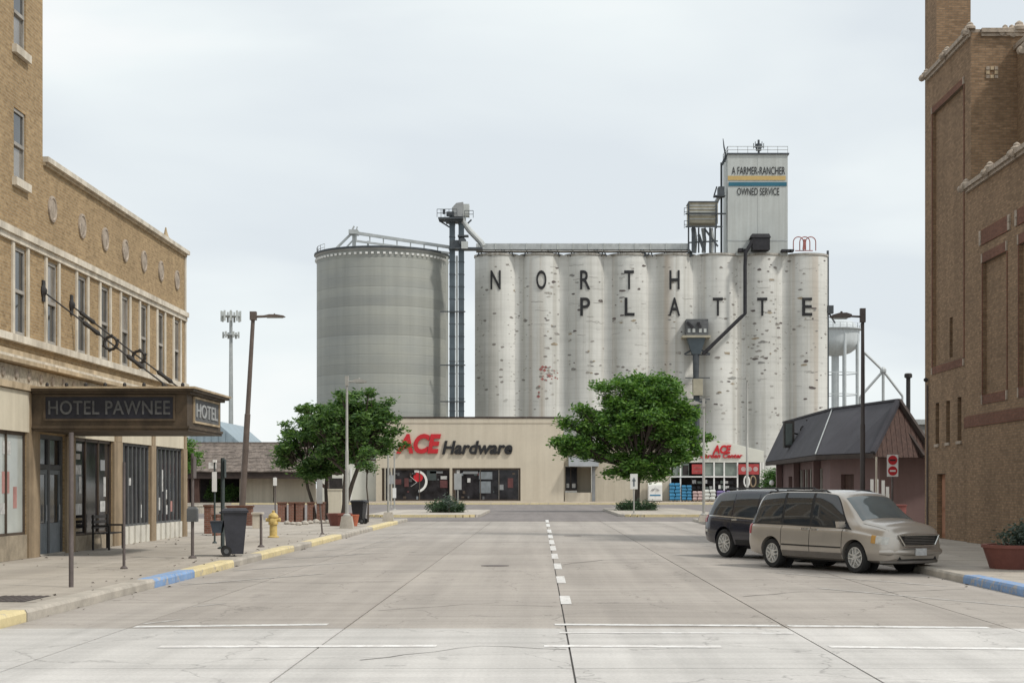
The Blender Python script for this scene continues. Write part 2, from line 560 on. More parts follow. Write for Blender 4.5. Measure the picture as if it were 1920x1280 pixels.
MAT = dict(
    hotel_brick=brick('hotel_brick', (0.42, 0.295, 0.160), (0.325, 0.22, 0.115), (0.40, 0.325, 0.22), big=0.15),
    dark_brick=brick('dark_brick', (0.335, 0.222, 0.135), (0.23, 0.148, 0.088), (0.21, 0.165, 0.12), big=0.22),
    red_brick=brick('red_brick', (0.215, 0.10, 0.068), (0.17, 0.078, 0.053), (0.15, 0.10, 0.075)),
    pillar_brick=brick('pillar_brick', (0.26, 0.115, 0.08), (0.19, 0.085, 0.06), (0.25, 0.2, 0.17)),
    cream=M('cream_stone', (0.66, 0.605, 0.51), var=0.16, sc=2.0, streak=0.45),
    sandstone=M('sand_trim', (0.50, 0.40, 0.27), var=0.18, sc=2.0, streak=0.5),
    frieze=M('frieze_stone', (0.42, 0.37, 0.29), var=0.35, sc=5.5, bmp=1.0, fine=16),
    beige_panel=M('beige_panel', (0.60, 0.545, 0.43), var=0.07, sc=0.6, streak=0.2),
    tan_pillar=M('tan_pillar', (0.33, 0.255, 0.17), var=0.18, sc=1.5, streak=0.5),
    brown_metal=M('brown_metal', (0.085, 0.062, 0.045), rough=0.6, var=0.25, sc=2.5, streak=0.4),
    bronze=M('weathered_bronze', (0.095, 0.068, 0.043), rough=0.65, var=0.28, sc=3.0, streak=0.5),
    navy_panel=M('navy_panel', (0.018, 0.018, 0.026), rough=0.6, var=0.3, sc=3),
    sign_letters=M('aged_letters', (0.095, 0.095, 0.095), rough=0.7, var=0.3, sc=6),
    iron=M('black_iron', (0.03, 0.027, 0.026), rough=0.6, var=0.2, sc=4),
    alu=M('aluminium', (0.38, 0.40, 0.42), rough=0.4, var=0.12, metal=0.5, sc=3),
    win_frame=M('window_frame', (0.33, 0.31, 0.28), rough=0.7, var=0.2, sc=3),
    glass=glassy('window_glass', (0.045, 0.048, 0.05), 0.07),
    glass_blind=glassy('window_glass_blind', (0.20, 0.185, 0.165), 0.12),
    shop_glass=glassy('shop_glass', (0.022, 0.021, 0.024), 0.08, 0.35, 0.5, 1.2),
    pale_glass=glassy('pale_glass', (0.42, 0.45, 0.43), 0.15, 0.4, 0.12),
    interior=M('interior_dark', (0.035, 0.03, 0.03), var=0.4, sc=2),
    white_slat=M('white_slat', (0.62, 0.60, 0.54), var=0.12, sc=2),
    stone_base=M('stone_base', (0.33, 0.28, 0.21), var=0.25, sc=3, bmp=0.3),
    paper=M('paper', (0.52, 0.52, 0.51), var=0.35, sc=7),
    pink_paper_reflection=M('pink_paper_reflection', (0.42, 0.22, 0.20), var=0.2, sc=3),
    grey_wood=M('grey_paint', (0.11, 0.115, 0.12), var=0.2, sc=2),
    blue_grey_wood=M('blue_grey_paint', (0.20, 0.225, 0.245), var=0.2, sc=2),
    silo=silomat('silo_concrete'),
    silo_gap=M('silo_gap_concrete', (0.42, 0.405, 0.375), var=0.25, sc=0.3, streak=0.6),
    bin_steel=ringmat('bin_steel', (0.315, 0.325, 0.308)),
    bin_roof=M('bin_roof', (0.34, 0.35, 0.35), rough=0.5, var=0.12, sc=0.5, metal=0.3),
    galv=M('galvanised', (0.42, 0.44, 0.44), rough=0.5, var=0.15, sc=1.0, metal=0.35),
    galv_dark=M('dark_steel', (0.075, 0.085, 0.095), rough=0.55, var=0.25, sc=1.0, metal=0.3),
    leg_blue=M('leg_steel', (0.095, 0.12, 0.14), rough=0.5, var=0.2, sc=0.6, metal=0.3),
    headhouse=M('headhouse_sheet', (0.47, 0.495, 0.485), rough=0.6, var=0.07, sc=0.2, streak=0.18),
    tan_sheet=M('tan_sheet', (0.36, 0.335, 0.26), rough=0.7, var=0.15, sc=1),
    black_paint=M('black_paint', (0.028, 0.028, 0.033), rough=0.75, var=0.3, sc=1.5),
    sign_black=M('sign_black', (0.02, 0.02, 0.022), rough=0.5, var=0.2, sc=2),
    sign_red=M('sign_red', (0.50, 0.022, 0.03), rough=0.4, var=0.1, sc=1),
    faded_red=M('faded_red', (0.34, 0.13, 0.12), rough=0.8, var=0.3, sc=2),
    panel_red=M('panel_red', (0.38, 0.055, 0.055), rough=0.6, var=0.15, sc=2),
    crack_grey=M('crack_grey', (0.30, 0.285, 0.265), var=0.3, sc=2),
    dim_red=M('dim_red', (0.12, 0.045, 0.045), rough=0.6, var=0.3, sc=2),
    ochre=M('ochre_stripe', (0.50, 0.36, 0.15), var=0.08, sc=0.5),
    teal=M('teal_stripe', (0.03, 0.13, 0.19), var=0.1, sc=0.5),
    ace_wall=M('beige_stucco', (0.565, 0.51, 0.415), var=0.05, sc=0.25, streak=0.14, bmp=0.1),
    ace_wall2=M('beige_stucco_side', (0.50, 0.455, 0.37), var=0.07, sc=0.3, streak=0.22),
    white=M('white_paint', (0.74, 0.74, 0.72), var=0.06, sc=1.2, rough=0.6),
    white_sheet=M('white_sheet', (0.60, 0.605, 0.55), var=0.05, sc=0.4, rough=0.6),
    poly_glass=glassy('greenhouse_panel', (0.20, 0.235, 0.21), 0.3, 0.3, 0.2),
    grey_canopy=M('grey_canopy', (0.22, 0.23, 0.24), var=0.15, sc=1),
    blue_bag=M('blue_bag', (0.035, 0.20, 0.37), rough=0.45, var=0.25, sc=1.5),
    pink_bag=M('pink_bag', (0.45, 0.33, 0.32), rough=0.5, var=0.2, sc=1.5),
    white_bag=M('white_bag', (0.58, 0.60, 0.57), rough=0.5, var=0.2, sc=1.5),
    purple_bag=M('purple_bag', (0.17, 0.13, 0.30), rough=0.5, var=0.25, sc=1.5),
    black_bag=M('black_bag', (0.02, 0.02, 0.024), rough=0.5, var=0.3, sc=1.5),
    pallet=M('pallet_wood', (0.25, 0.19, 0.12), var=0.25, sc=3),
    shingle=M('wood_shingle', (0.175, 0.145, 0.125), var=0.42, sc=1.6, bmp=0.8, fine=5, stretch=(1, 1, 2.0)),
    fascia=M('dark_fascia', (0.045, 0.032, 0.027), var=0.3, sc=2),
    mansard=M('dark_mansard', (0.048, 0.046, 0.055), rough=0.75, var=0.2, sc=0.8, bmp=0.3, stretch=(1, 1, 1)),
    shaded_brown_wood=M('shaded_brown_wood', (0.078, 0.044, 0.035), var=0.35, sc=2.2, stretch=(6, 6, 0.4), bmp=0.3),  # brown darkened to carry the shadow on the gable boards
    plum_wall=M('plum_wall', (0.175, 0.115, 0.110), var=0.10, sc=0.6, streak=0.2),
    blue_roof=M('blue_grey_roof', (0.27, 0.34, 0.39), rough=0.5, var=0.1, sc=0.5, streak=0.15),
    grey_shingle=M('grey_shingle', (0.24, 0.235, 0.225), var=0.2, sc=2),
    tower_white=M('water_tower_paint', (0.52, 0.56, 0.58), rough=0.5, var=0.1, sc=0.3, streak=0.2),
    road=slabmat('road_concrete', (0.365, 0.334, 0.303), (0.415, 0.382, 0.348)),
    road_whitened=slabmat('pale_road_concrete', (0.52, 0.505, 0.485), (0.58, 0.565, 0.545)),  # road concrete whitened, so a white fade sits in its colour
    walk=slabmat('sidewalk_concrete', (0.405, 0.365, 0.315), (0.45, 0.41, 0.36)),
    walk_warm=slabmat('warm_pavement', (0.40, 0.335, 0.265), (0.42, 0.36, 0.29)),
    asphalt=slabmat('asphalt', (0.215, 0.195, 0.188), (0.23, 0.21, 0.20)),
    joint=M('joint_sealant', (0.15, 0.14, 0.13), var=0.2, sc=4),
    soil=M('bare_ground', (0.26, 0.235, 0.20), var=0.2, sc=0.2),
    kerb=M('kerb_concrete', (0.42, 0.385, 0.335), var=0.2, sc=1.8, bmp=0.3),
    yellow_kerb=wornpaint('yellow_kerb', (0.66, 0.555, 0.31), (0.43, 0.39, 0.33)),
    blue_kerb=wornpaint('blue_kerb', (0.20, 0.33, 0.56), (0.42, 0.385, 0.335), .42),
    line=wornpaint('road_line', (0.66, 0.655, 0.64), (0.44, 0.42, 0.40), .44),
    line_whitened=wornpaint('road_line_whitened', (0.74, 0.735, 0.72), (0.60, 0.58, 0.56), .50),  # line paint whitened along with the slabs under it
    faded_line=wornpaint('faded_road_line', (0.50, 0.485, 0.465), (0.38, 0.36, 0.335), .52),
    lamp_brown=M('lamp_pole_brown', (0.135, 0.105, 0.09), rough=0.6, var=0.2, sc=1.2, streak=0.3),
    lamp_grey=M('lamp_pole_grey', (0.37, 0.365, 0.34), rough=0.55, var=0.15, sc=1.2),
    lamp_dark=M('lamp_pole_dark', (0.062, 0.052, 0.05), rough=0.6, var=0.2, sc=1.2),
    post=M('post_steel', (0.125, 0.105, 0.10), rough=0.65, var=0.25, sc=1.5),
    green_post=M('green_post', (0.055, 0.07, 0.07), rough=0.6, var=0.2, sc=1.5),
    sign_back=M('sign_back', (0.40, 0.41, 0.41), rough=0.5, var=0.12, sc=2, metal=0.3),
    hydrant=M('hydrant_yellow', (0.60, 0.45, 0.17), rough=0.5, var=0.2, sc=5),
    bin_plastic=M('bin_plastic', (0.045, 0.047, 0.058), rough=0.5, var=0.2, sc=3),
    bin_blue=M('bin_lid_plastic', (0.05, 0.065, 0.085), rough=0.5, var=0.2, sc=3),
    rubber=M('rubber', (0.028, 0.028, 0.028), rough=0.85, var=0.2, sc=6),
    planter=M('red_planter', (0.185, 0.070, 0.055), rough=0.75, var=0.2, sc=2),
    terracotta=M('orange_pot', (0.45, 0.14, 0.08), rough=0.7, var=0.2, sc=2),
    bark=M('bark', (0.085, 0.068, 0.055), var=0.35, sc=2, stretch=(4, 4, 0.7), bmp=0.6),
    leaf_a=leafmat('leaf_deep', [(0.028, 0.070, 0.024), (0.07, 0.14, 0.04), (0.14, 0.235, 0.065), (0.055, 0.11, 0.042)]),
    leaf_b=leafmat('leaf_bright', [(0.034, 0.09, 0.02), (0.08, 0.175, 0.034), (0.16, 0.28, 0.055), (0.055, 0.12, 0.034)]),
    leaf_c=leafmat('leaf_shrub', [(0.03, 0.06, 0.03), (0.05, 0.09, 0.045), (0.035, 0.075, 0.03)], 0.15),
    leaf_d=leafmat('leaf_light', [(0.05, 0.10, 0.03), (0.08, 0.16, 0.05), (0.10, 0.20, 0.06)]),
    leaf_e=leafmat('leaf_grey', [(0.06, 0.085, 0.07), (0.09, 0.12, 0.10)], 0.15),
    door_orange=M('door_orange', (0.34, 0.165, 0.095), var=0.15, sc=2, streak=0.3),
    slot=M('slot_dark', (0.022, 0.017, 0.018), rough=0.4, var=0.3, sc=2),
    terra=M('terracotta_trim', (0.37, 0.31, 0.25), var=0.3, sc=6, bmp=0.6, fine=20),
)
# ================================================================== GROUND
struct('ground', MB().box(-900, 900, -300, 1800, -0.6, -0.06), MAT['soil'])
KL, KR = -7.05, 8.15          # kerb faces
road = struct('road', MB().box(KL - 0.2, KR + 0.2, -12, 86, -0.055, -0.022), MAT['joint'])
cols = [(KL, -5.40), (-5.40, -2.55), (-2.55, 0.34), (0.34, 3.25), (3.25, 6.15), (6.15, KR)]
SL = 4.62
for ci, (a, b) in enumerate(cols):
    g = 0.011
    protos = {}
    for r in range(21):
        y0 = -12 + r * SL + 0.6
        mat = MAT['road_whitened'] if y0 < 20.5 else MAT['road']
        if mat.name not in protos:
            me = MB().box(a + g, b - g, -SL / 2 + 0.006, SL / 2 - 0.006, -0.02, 0).mesh('concrete_slab', mat)
            protos[mat.name] = me
        o = bpy.data.objects.new('concrete_slab', protos[mat.name])
        COL.objects.link(o)
        o.parent = road
        o.location = (0, y0 + SL / 2, random.uniform(-0.003, 0.0))
# wide cross streets
struct('cross_street', MB().box(-220, 220, 86.0, 166, -0.055, 0.0), MAT['asphalt'])
struct('side_street', MB().box(-220, KL - 0.02, -12, 19.3, -0.055, -0.002).box(KR + 0.02, 220, -12, 19.3, -0.055, -0.002), MAT['road_whitened'])
# pavements
def walk(name, x0, x1, y0, y1, mat='walk', z=0.15, slab=None):
    o = struct(name, MB().box(x0, x1, y0, y1, -0.05, z if slab is None else z - 0.03), MAT[mat] if slab is None else MAT['joint'])
    if slab:
        nx = max(1, round((x1 - x0) / slab))
        dx = (x1 - x0) / nx
        ny = max(1, round((y1 - y0) / slab))
        dy = (y1 - y0) / ny
        me = MB().box(-dx / 2 + .006, dx / 2 - .006, -dy / 2 + .006, dy / 2 - .006, -0.028, 0).mesh('pavement_slab', MAT[mat])
        for i in range(nx):
            for j in range(ny):
                q = bpy.data.objects.new('pavement_slab', me)
                COL.objects.link(q)
                q.parent = o
                q.location = (x0 + (i + .5) * dx, y0 + (j + .5) * dy, z + random.uniform(-0.004, 0.003))
    return o
walk('pavement_left', -13.4, KL - 0.32, 19.6, 85.4, slab=2.0)
walk('plaza_left', -70, -13.42, 50, 85.4)
walk('pavement_right', KR + 0.32, 14.0, 19.6, 85.4, slab=1.95)
walk('corner_right', 11.2, 30, 85.42, 108)
walk('pavement_far', -90, 90, 166.4, 216, 'walk_warm')

# kerbs: one stone after another, painted lengths among them
def kerbs(name, x, runs, w=0.32):
    root = struct(name, MB().box(min(x, x + w) + .02, max(x, x + w) - .02, 19.6, 85.4, -0.05, 0.05), MAT['kerb'])
    for y0, y1, m, lab in runs:
        n = max(1, round((y1 - y0) / 3.0)) if m == 'kerb' else max(1, round((y1 - y0) / 2.2))
        d = (y1 - y0) / n
        for i in range(n):
            jx, jz = random.uniform(-.006, .006), random.uniform(-.004, .004)
            a0, a1 = y0 + i * d + .008, y0 + (i + 1) * d - .008
            x0, x1 = min(x, x + w) + jx, max(x, x + w) + jx
            inner = x1 if w > 0 else x0
            face = x0 if w > 0 else x1
            s = 1 if w > 0 else -1
            poly = [(face, -.04), (face, .115), (face + s * .03, .16 + jz), (inner, .158 + jz), (inner, -.04)]
            o = MB().prism(poly, lambda p, q, t: (p, t, q), a0, a1).build('kerb_stone', MAT[m], root)
            if lab:
                o['label'] = lab
    return root
Yk = lambda px, x: F * abs(x) / abs(px - CX)
kl = -KL
kerbs('kerb_left', KL, [(19.6, 22.0, 'yellow_kerb', 'yellow painted kerb'), (22.0, 29.3, 'kerb', None), (29.3, 32.7, 'blue_kerb', 'blue painted kerb'),
                        (32.7, 36.9, 'yellow_kerb', 'yellow painted kerb'), (36.9, 40.6, 'kerb', None), (40.6, 46.0, 'yellow_kerb', 'yellow painted kerb'),
                        (46.0, 49.5, 'kerb', None), (49.5, 57.0, 'yellow_kerb', 'yellow painted kerb'), (57.0, 67.6, 'kerb', None),
                        (67.6, 79.5, 'yellow_kerb', 'yellow painted kerb'), (79.5, 85.4, 'kerb', None)], -0.32)
kerbs('kerb_right', KR, [(19.6, 26.0, 'kerb', None), (26.0, 30.8, 'blue_kerb', 'blue painted kerb'), (30.8, 81.0, 'kerb', None), (81.0, 85.4, 'kerb', None)], 0.32)
# kerb round the far pavement, yellow
fk = struct('kerb_far', MB().box(-90, 90, 166.1, 166.38, -0.05, 0.05), MAT['kerb'])
for i in range(30):
    x0 = -60 + i * 4
    MB().box(x0 + .01, x0 + 3.99, 166.02, 166.39, -0.04, 0.158).build('kerb_stone', MAT['yellow_kerb'] if -36 < x0 < 30 else MAT['kerb'], fk)
# raised islands that close the street
def island(name, x0, x1, y0, y1):
    r = min(1.2, (x1 - x0) / 3)
    pts = []
    for cx_, cy_, t0 in ((x1 - r, y1 - r, 0), (x0 + r, y1 - r, 90), (x0 + r, y0 + r, 180), (x1 - r, y0 + r, 270)):
        for k in range(6):
            t = R(t0 + 18 * k)
            pts.append((cx_ + r * math.cos(t), cy_ + r * math.sin(t)))
    o = struct(name, MB().prism(pts, lambda p, q, t: (p, q, t), -0.04, 0.15), MAT['walk'])
    n = 22
    # kerb ring, split into stones
    P = [Vector((p[0], p[1], 0)) for p in pts] 
    ring = []
    for a, b in zip(P, P[1:] + P[:1]):
        m = max(1, round((b - a).length / 1.8))
        for i in range(m):
            ring.append((a.lerp(b, i / m), a.lerp(b, (i + 1) / m)))
    for a, b in ring:
        d = (b - a).normalized()
        nrm = Vector((d.y, -d.x, 0))
        vs = [a + d * .006, b - d * .006]
        q = [vs[0], vs[1], vs[1] + nrm * .26, vs[0] + nrm * .26]
        MB().add([(p.x, p.y, -.04) for p in q] + [(p.x, p.y, .158) for p in q],
                 [(3, 2, 1, 0), (4, 5, 6, 7), (0, 1, 5, 4), (1, 2, 6, 5), (2, 3, 7, 6), (3, 0, 4, 7)]).build('kerb_stone', MAT['yellow_kerb'] if (a.y + b.y) / 2 < y0 + .6 else MAT['kerb'], o)
    return o
island('island_left', -10.4, -3.9, 97, 119)
island('island_right', 5.2, 11.0, 98, 126)

# painted lines, 4 mm sheets
def sheet(name, quads, mat, label=None):
    mb = MB()
    for q in quads:
        mb.quad(*[(x, y, 0.004) for x, y in q])
    o = mb.build(name, MAT[mat], road)
    if label:
        o['label'] = label
    return o
for py in (1124, 1086, 1061, 1042, 1027, 1015.5, 1005, 995, 984, 976.5):
    d = py - HY
    y0, y1 = F * H / (d * 1.038), F * H / (d * 0.965)
    xc = 0.40 + (0.0 if y0 > 40 else 0.02)
    sheet('lane_dash', [[(xc - .085, y0), (xc + .085, y0), (xc + .085, y1), (xc - .085, y1)]], 'line')
def hline(x0, x1, y0, y1, wd, mat):
    sheet('crosswalk_line', [[(x0, y0 - wd / 2), (x1, y1 - wd / 2), (x1, y1 + wd / 2), (x0, y0 + wd / 2)]], mat)
hline(-5.35, -2.85, 21.15, 21.5, .26, 'line')
hline(.20, 3.2, 21.5, 21.3, .26, 'line')
hline(3.3, 5.9, 21.28, 21.0, .26, 'line')
hline(-4.4, -1.2, 18.5, 18.6, .24, 'line_whitened')
hline(.05, 2.1, 18.6, 18.5, .24, 'line_whitened')
hline(3.35, 6.0, 18.5, 18.2, .24, 'line_whitened')
# stop lines just past the crosswalk
hline(.25, 3.2, 20.3, 20.2, .14, 'line_whitened')
def stall(xa, ya, xb, yb, wd=.11):
    a, b = Vector((xa, ya)), Vector((xb, yb))
    n = Vector((-(b - a).y, (b - a).x)).normalized() * wd / 2
    sheet('stall_line', [[tuple(a - n), tuple(b - n), tuple(b + n), tuple(a + n)]], 'faded_line')
for k in range(8):
    y = 27.6 + k * 5.2
    stall(5.1, y + 1.6, 7.55, y - 3.1)
    if k > 0:
        stall(-4.6, y + 1.3, -6.75, y - 2.7)
for y in (24.7, 21.6):
    stall(-5.35, y, -5.0, y + .7, .09)
# the iron lids, and a slotted plate for a dark band in the paving
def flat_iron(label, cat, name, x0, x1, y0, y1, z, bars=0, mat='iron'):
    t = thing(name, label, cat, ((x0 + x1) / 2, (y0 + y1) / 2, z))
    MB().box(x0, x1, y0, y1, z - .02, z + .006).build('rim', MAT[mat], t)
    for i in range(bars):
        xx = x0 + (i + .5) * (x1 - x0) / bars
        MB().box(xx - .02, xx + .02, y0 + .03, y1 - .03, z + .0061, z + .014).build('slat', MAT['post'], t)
flat_iron('dark slotted iron plate by the near end of the left kerb', 'drain grate', 'slotted_plate', -8.35, -7.6, 23.6, 24.9, .151, 7)
for px, py, lab in ((1074, 1004, 'round dark manhole lid in the right lane far up the street'), (928, 1060, 'round dark manhole lid in the left lane midway up the street')):
    y = GY(py, 0)
    x = (px - CX) * y / F
    o = MB().lathe([(.33, .0005), (.33, .006), (.30, .009)], (x, y, 0), 24).build('manhole_lid', MAT['post'], None)
    tag(o, lab, 'manhole lid')

# ================================================================== HOTEL ON THE LEFT
HX = -12.2
HYp = lambda px: F * 12.2 / (CX - px)
Y_END, Y_TOW, Y_NEAR = 55.1, HYp(80), 22.0
hotel = thing('brick_hotel', 'tan brick hotel with tall tower, cream trimmed windows and brown entrance canopy on the left', 'hotel', (HX, 40, 0.15))
wl = lambda u, v, d: (HX - d, u, v)
WIN = [HYp(p) for p in (37, 97, 153, 196, 234, 269, 301, 331)]
WIN_ALL = [WIN[0] - 2.45 * i for i in range(5, 0, -1)] + WIN
hw = 0.46
holes = [(y - hw, y + hw, 5.40, 7.44) for y in WIN_ALL]
bays = [(Y_NEAR + .5, 29.6), (30.2, HYp(49)), (HYp(70), HYp(121)), (HYp(137), HYp(210)), (HYp(226), HYp(280)), (HYp(289), HYp(341))]
sh = [(a, b, 0.151, 3.14, 0.17 if i == 2 else 0.10) for i, (a, b) in enumerate(bays)]
mb = MB()
low_tw = [(y - .43, y + .43, 9.02, 9.95, .0002) for y in [WIN[0] - 2.75 * i for i in range(5)] if y - .43 > Y_NEAR + .3]
wall_holes(mb, wl, Y_NEAR, Y_END, 0.0, 9.9, holes + sh + low_tw, 0.10)
mb.quad((HX, Y_END, 0), (HX - 16, Y_END, 0), (HX - 16, Y_END, 9.9), (HX, Y_END, 9.9))
mb.quad((HX, Y_TOW, 9.85), (HX, Y_END, 9.85), (HX - 16, Y_END, 9.85), (HX - 16, Y_TOW, 9.85))
mb.build('wall', MAT['hotel_brick'], hotel)
# tower
TOPZ = 29.0
TW = [(y - .43, y + .43, z, z + 1.64) for z in (9.02 + 3.07 * i for i in range(7)) for y in [WIN[0] - 2.75 * i for i in range(5)]]
TW = [h for h in TW if h[0] > Y_NEAR + .3]
mb = MB()
wall_holes(mb, wl, Y_NEAR, Y_TOW, 9.9, TOPZ, TW, 0.10)
mb.quad((HX, Y_TOW, 9.86), (HX - 16, Y_TOW, 9.86), (HX - 16, Y_TOW, TOPZ), (HX, Y_TOW, TOPZ))
mb.quad((HX, Y_NEAR, 0), (HX - 16, Y_NEAR, 0), (HX - 16, Y_NEAR, TOPZ), (HX, Y_NEAR, TOPZ))
mb.quad((HX, Y_NEAR, TOPZ), (HX, Y_TOW, TOPZ), (HX - 16, Y_TOW, TOPZ), (HX - 16, Y_NEAR, TOPZ))
mb.quad((HX - 16, Y_NEAR, 0), (HX - 16, Y_TOW, 0), (HX - 16, Y_TOW, TOPZ), (HX - 16, Y_NEAR, TOPZ))
mb.build('tower', MAT['hotel_brick'], hotel)

def sash(y, z0, z1, hw, pane_lo, pane_hi, trims=True, inset=.055, sill=None, lintel=False):
    """one double-hung window: frame, two panes, stone surround"""
    zm = z0 + (z1 - z0) * .5
    x = HX - inset
    m = MB()
    for a, b in ((y - hw, y - hw + .07), (y + hw - .07, y + hw)):
        m.box(x - .045, x + .02, a, b, z0, z1)
    m.box(x - .05, x + .03, y - hw + .07, y + hw - .07, z1 - .08, z1)
    m.box(x - .05, x + .03, y - hw + .07, y + hw - .07, z0, z0 + .08)
    m.box(x - .04, x + .045, y - hw + .07, y + hw - .07, zm - .04, zm + .04)
    wdw = m.build('window', MAT['win_frame'], hotel)
    MB().box(x - .03, x - .02, y - hw + .07, y + hw - .07, z0 + .08, zm - .04).build('pane', MAT[pane_lo], wdw)
    MB().box(x - .02, x - .01, y - hw + .07, y + hw - .07, zm + .04, z1 - .08).build('pane', MAT[pane_hi], wdw)
    if trims:
        t = MB()
        for a, b in ((y - hw - .15, y - hw - .002), (y + hw + .002, y + hw + .15)):
            t.box(HX - .1, HX + .045, a, b, z0 - .03, z1 + .075)
        t.build('surround', MAT['cream'], wdw)
    if sill:
        MB().box(HX - .1, HX + .11, y - hw - .12, y + hw + .12, z0 - .19, z0 - .004).build('sill', MAT['cream'], wdw)
    return wdw
random.seed(3)
for i, y in enumerate(WIN_ALL):
    sash(y, 5.40, 7.44, hw, 'glass', 'glass' if i % 3 else 'glass_blind')
for h in TW:
    sash((h[0] + h[1]) / 2, h[2], h[3], .43, 'glass_blind' if random.random() < .4 else 'glass', 'glass', trims=False, sill=True)
# string courses and cornice (stone lengths laid one after another)
def course(name, z0, z1, proud, mat, y0=Y_NEAR, y1=Y_END, n=8):
    d = (y1 - y0) / n
    for i in range(n):
        MB().box(HX - .05, HX + proud, y0 + i * d + .004, y0 + (i + 1) * d - .004, z0, z1).build(name, MAT[mat], hotel)
course('string_course', 7.52, 7.66, .07, 'cream')
course('string_course', 7.662, 7.82, .13, 'cream')
course('sill_course', 5.20, 5.37, .13, 'cream')
course('cornice_moulding', 4.88, 5.02, .05, 'sandstone')
course('cornice_moulding', 4.80, 4.878, .16, 'cream')
course('cornice_moulding', 4.70, 4.798, .24, 'sandstone')
course('frieze_panel', 4.27, 4.66, .03, 'frieze', n=11)
course('cornice_moulding', 4.12, 4.268, .12, 'sandstone')
course('coping_stone', 9.74, 9.82, .06, 'sandstone', Y_TOW + .01, Y_END, 7)
course('coping_stone', 9.822, 9.95, .14, 'cream', Y_TOW + .01, Y_END + .1, 7)
MB().box(HX - .06, HX + .03, Y_END - .16, Y_END + .04, 3.15, 9.74).build('corner_stone', MAT['cream'], hotel)
# frieze blocks: a small raised ornament on every panel
for i in range(36):
    y = Y_NEAR + .46 + i * .92
    MB().lathe([(.13, 0), (.11, .03), (.04, .045)], (HX + .03, y, 4.465), 10, 'x').build('rosette', MAT['terra'], hotel)
# round medallions in the parapet
for y in WIN[1:]:
    q = MB().lathe([(.33, 0), (.33, .04), (.27, .055), (.24, .03), (.15, .045), (.05, .06)], (HX + .001, y, 8.78), 20, 'x')
    q.build('medallion', MAT['terra'], hotel, True)
# little finial near the end of the coping
MB().lathe([(.12, 9.95), (.08, 10.05), (.05, 10.15), (.02, 10.3)], (HX, 52.2, 0), 10).build('roof_vent', MAT['sandstone'], hotel, True)
# ground floor: pillars, sign boards
edges = [Y_NEAR] + [q for b in bays for q in b] + [Y_END]
for a, b in zip(edges[0::2], edges[1::2]):
    MB().box(HX - .095, HX + .07, a + .004, b - .004, .15, 3.14).build('pillar', MAT['tan_pillar'], hotel)
for i, (a, b) in enumerate(bays):
    if i == 2:
        continue
    MB().box(HX - .06, HX + .045, a - .1, b + .1, 3.142, 4.10).build('sign_board', MAT['beige_panel'], hotel)
for a, b in zip(edges[2:-1:2], edges[3::2]):
    MB().box(HX - .06, HX + .075, a + .1, b - .1, 3.141, 4.11).build('pilaster_cap', MAT['tan_pillar'], hotel)
def shopfront(a, b, n, z0, base, glass, frame='brown_metal', slats=False, door_at=None, inset=.075):
    x = HX - inset
    d = (b - a) / n
    fr = MB()
    for i in range(n + 1):
        y = a + i * d
        yy = min(max(y, a + .03), b - .03)
        fr.box(x - .05, x + .05, yy - .03, yy + .03, z0, 3.138)
    fr.box(x - .05, x + .04, a + .03, b - .03, z0, z0 + .06)
    fr.box(x - .05, x + .04, a + .03, b - .03, 3.06, 3.138)
    w_ = fr.build('shop_window', MAT[frame], hotel)
    for i in range(n):
        g = glass[i % len(glass)]
        MB().box(x - .015, x + .005, a + i * d + .03, a + (i + 1) * d - .03, z0 + .06, 3.06).build('pane', MAT[g], w_)
    if base:
        if slats:
            m = max(3, round((b - a) / .34))
            e_ = (b - a) / m
            for i in range(m):
                MB().box(x - .08, x + (.09 if i % 2 else .04), a + i * e_ + .01, a + (i + 1) * e_ - .01, .152, z0 - .002).build('slat', MAT['white_slat'], w_)
        else:
            m = max(2, round((b - a) / 1.3))
            e_ = (b - a) / m
            for i in range(m):
                MB().box(x - .08, x + .10, a + i * e_ + .008, a + (i + 1) * e_ - .008, .152, z0 - .002).build('base_panel', MAT[base], w_)
    return w_
shopfront(bays[0][0], bays[0][1], 4, .72, 'stone_base', ['pale_glass', 'shop_glass'])
s1 = shopfront(bays[1][0], bays[1][1], 6, .72, 'stone_base', ['pale_glass', 'pale_glass', 'shop_glass', 'pale_glass'])
s3 = shopfront(bays[3][0], bays[3][1], 3, .55, 'stone_base', ['shop_glass'])
s4 = shopfront(bays[4][0], bays[4][1], 7, .68, 'white_slat', ['shop_glass', 'shop_glass', 'glass'], 'grey_wood', True)
s5 = shopfront(bays[5][0], bays[5][1], 7, .68, 'white_slat', ['shop_glass', 'glass', 'shop_glass'], 'grey_wood', True)
# papers and posters stuck on the inside of the glass
def poster(parent, y, z, w_, h_, mat, x=HX - .075 + .006):
    MB().box(x, x + .006, y - w_ / 2, y + w_ / 2, z - h_ / 2, z + h_ / 2).build('poster', MAT[mat], parent)
for y, z, a, b, m in ((36.75, 1.95, .5, .5, 'pink_paper_reflection'), (36.8, 2.75, .55, .3, 'paper'), (36.6, 1.35, .5, .25, 'paper'), (37.4, 1.6, .25, .5, 'pink_paper_reflection')):  # pink pieces in this window stand for reflections, put in as flat colour
    poster(s1, y, z, a, b, m)
for y, z, a, b, m in ((42.6, 2.9, .5, .2, 'paper'), (42.5, 2.3, .6, .25, 'paper'), (42.7, 1.9, .22, .45, 'paper'), (42.5, 1.25, .7, .3, 'paper'), (45.1, 1.85, .22, .55, 'paper'), (44.9, 1.3, .5, .3, 'paper'), (44.9, 2.45, .45, .3, 'grey_canopy'), (42.5, 2.65, .4, .15, 'win_frame')):
    poster(s3, y, z, a, b, m)
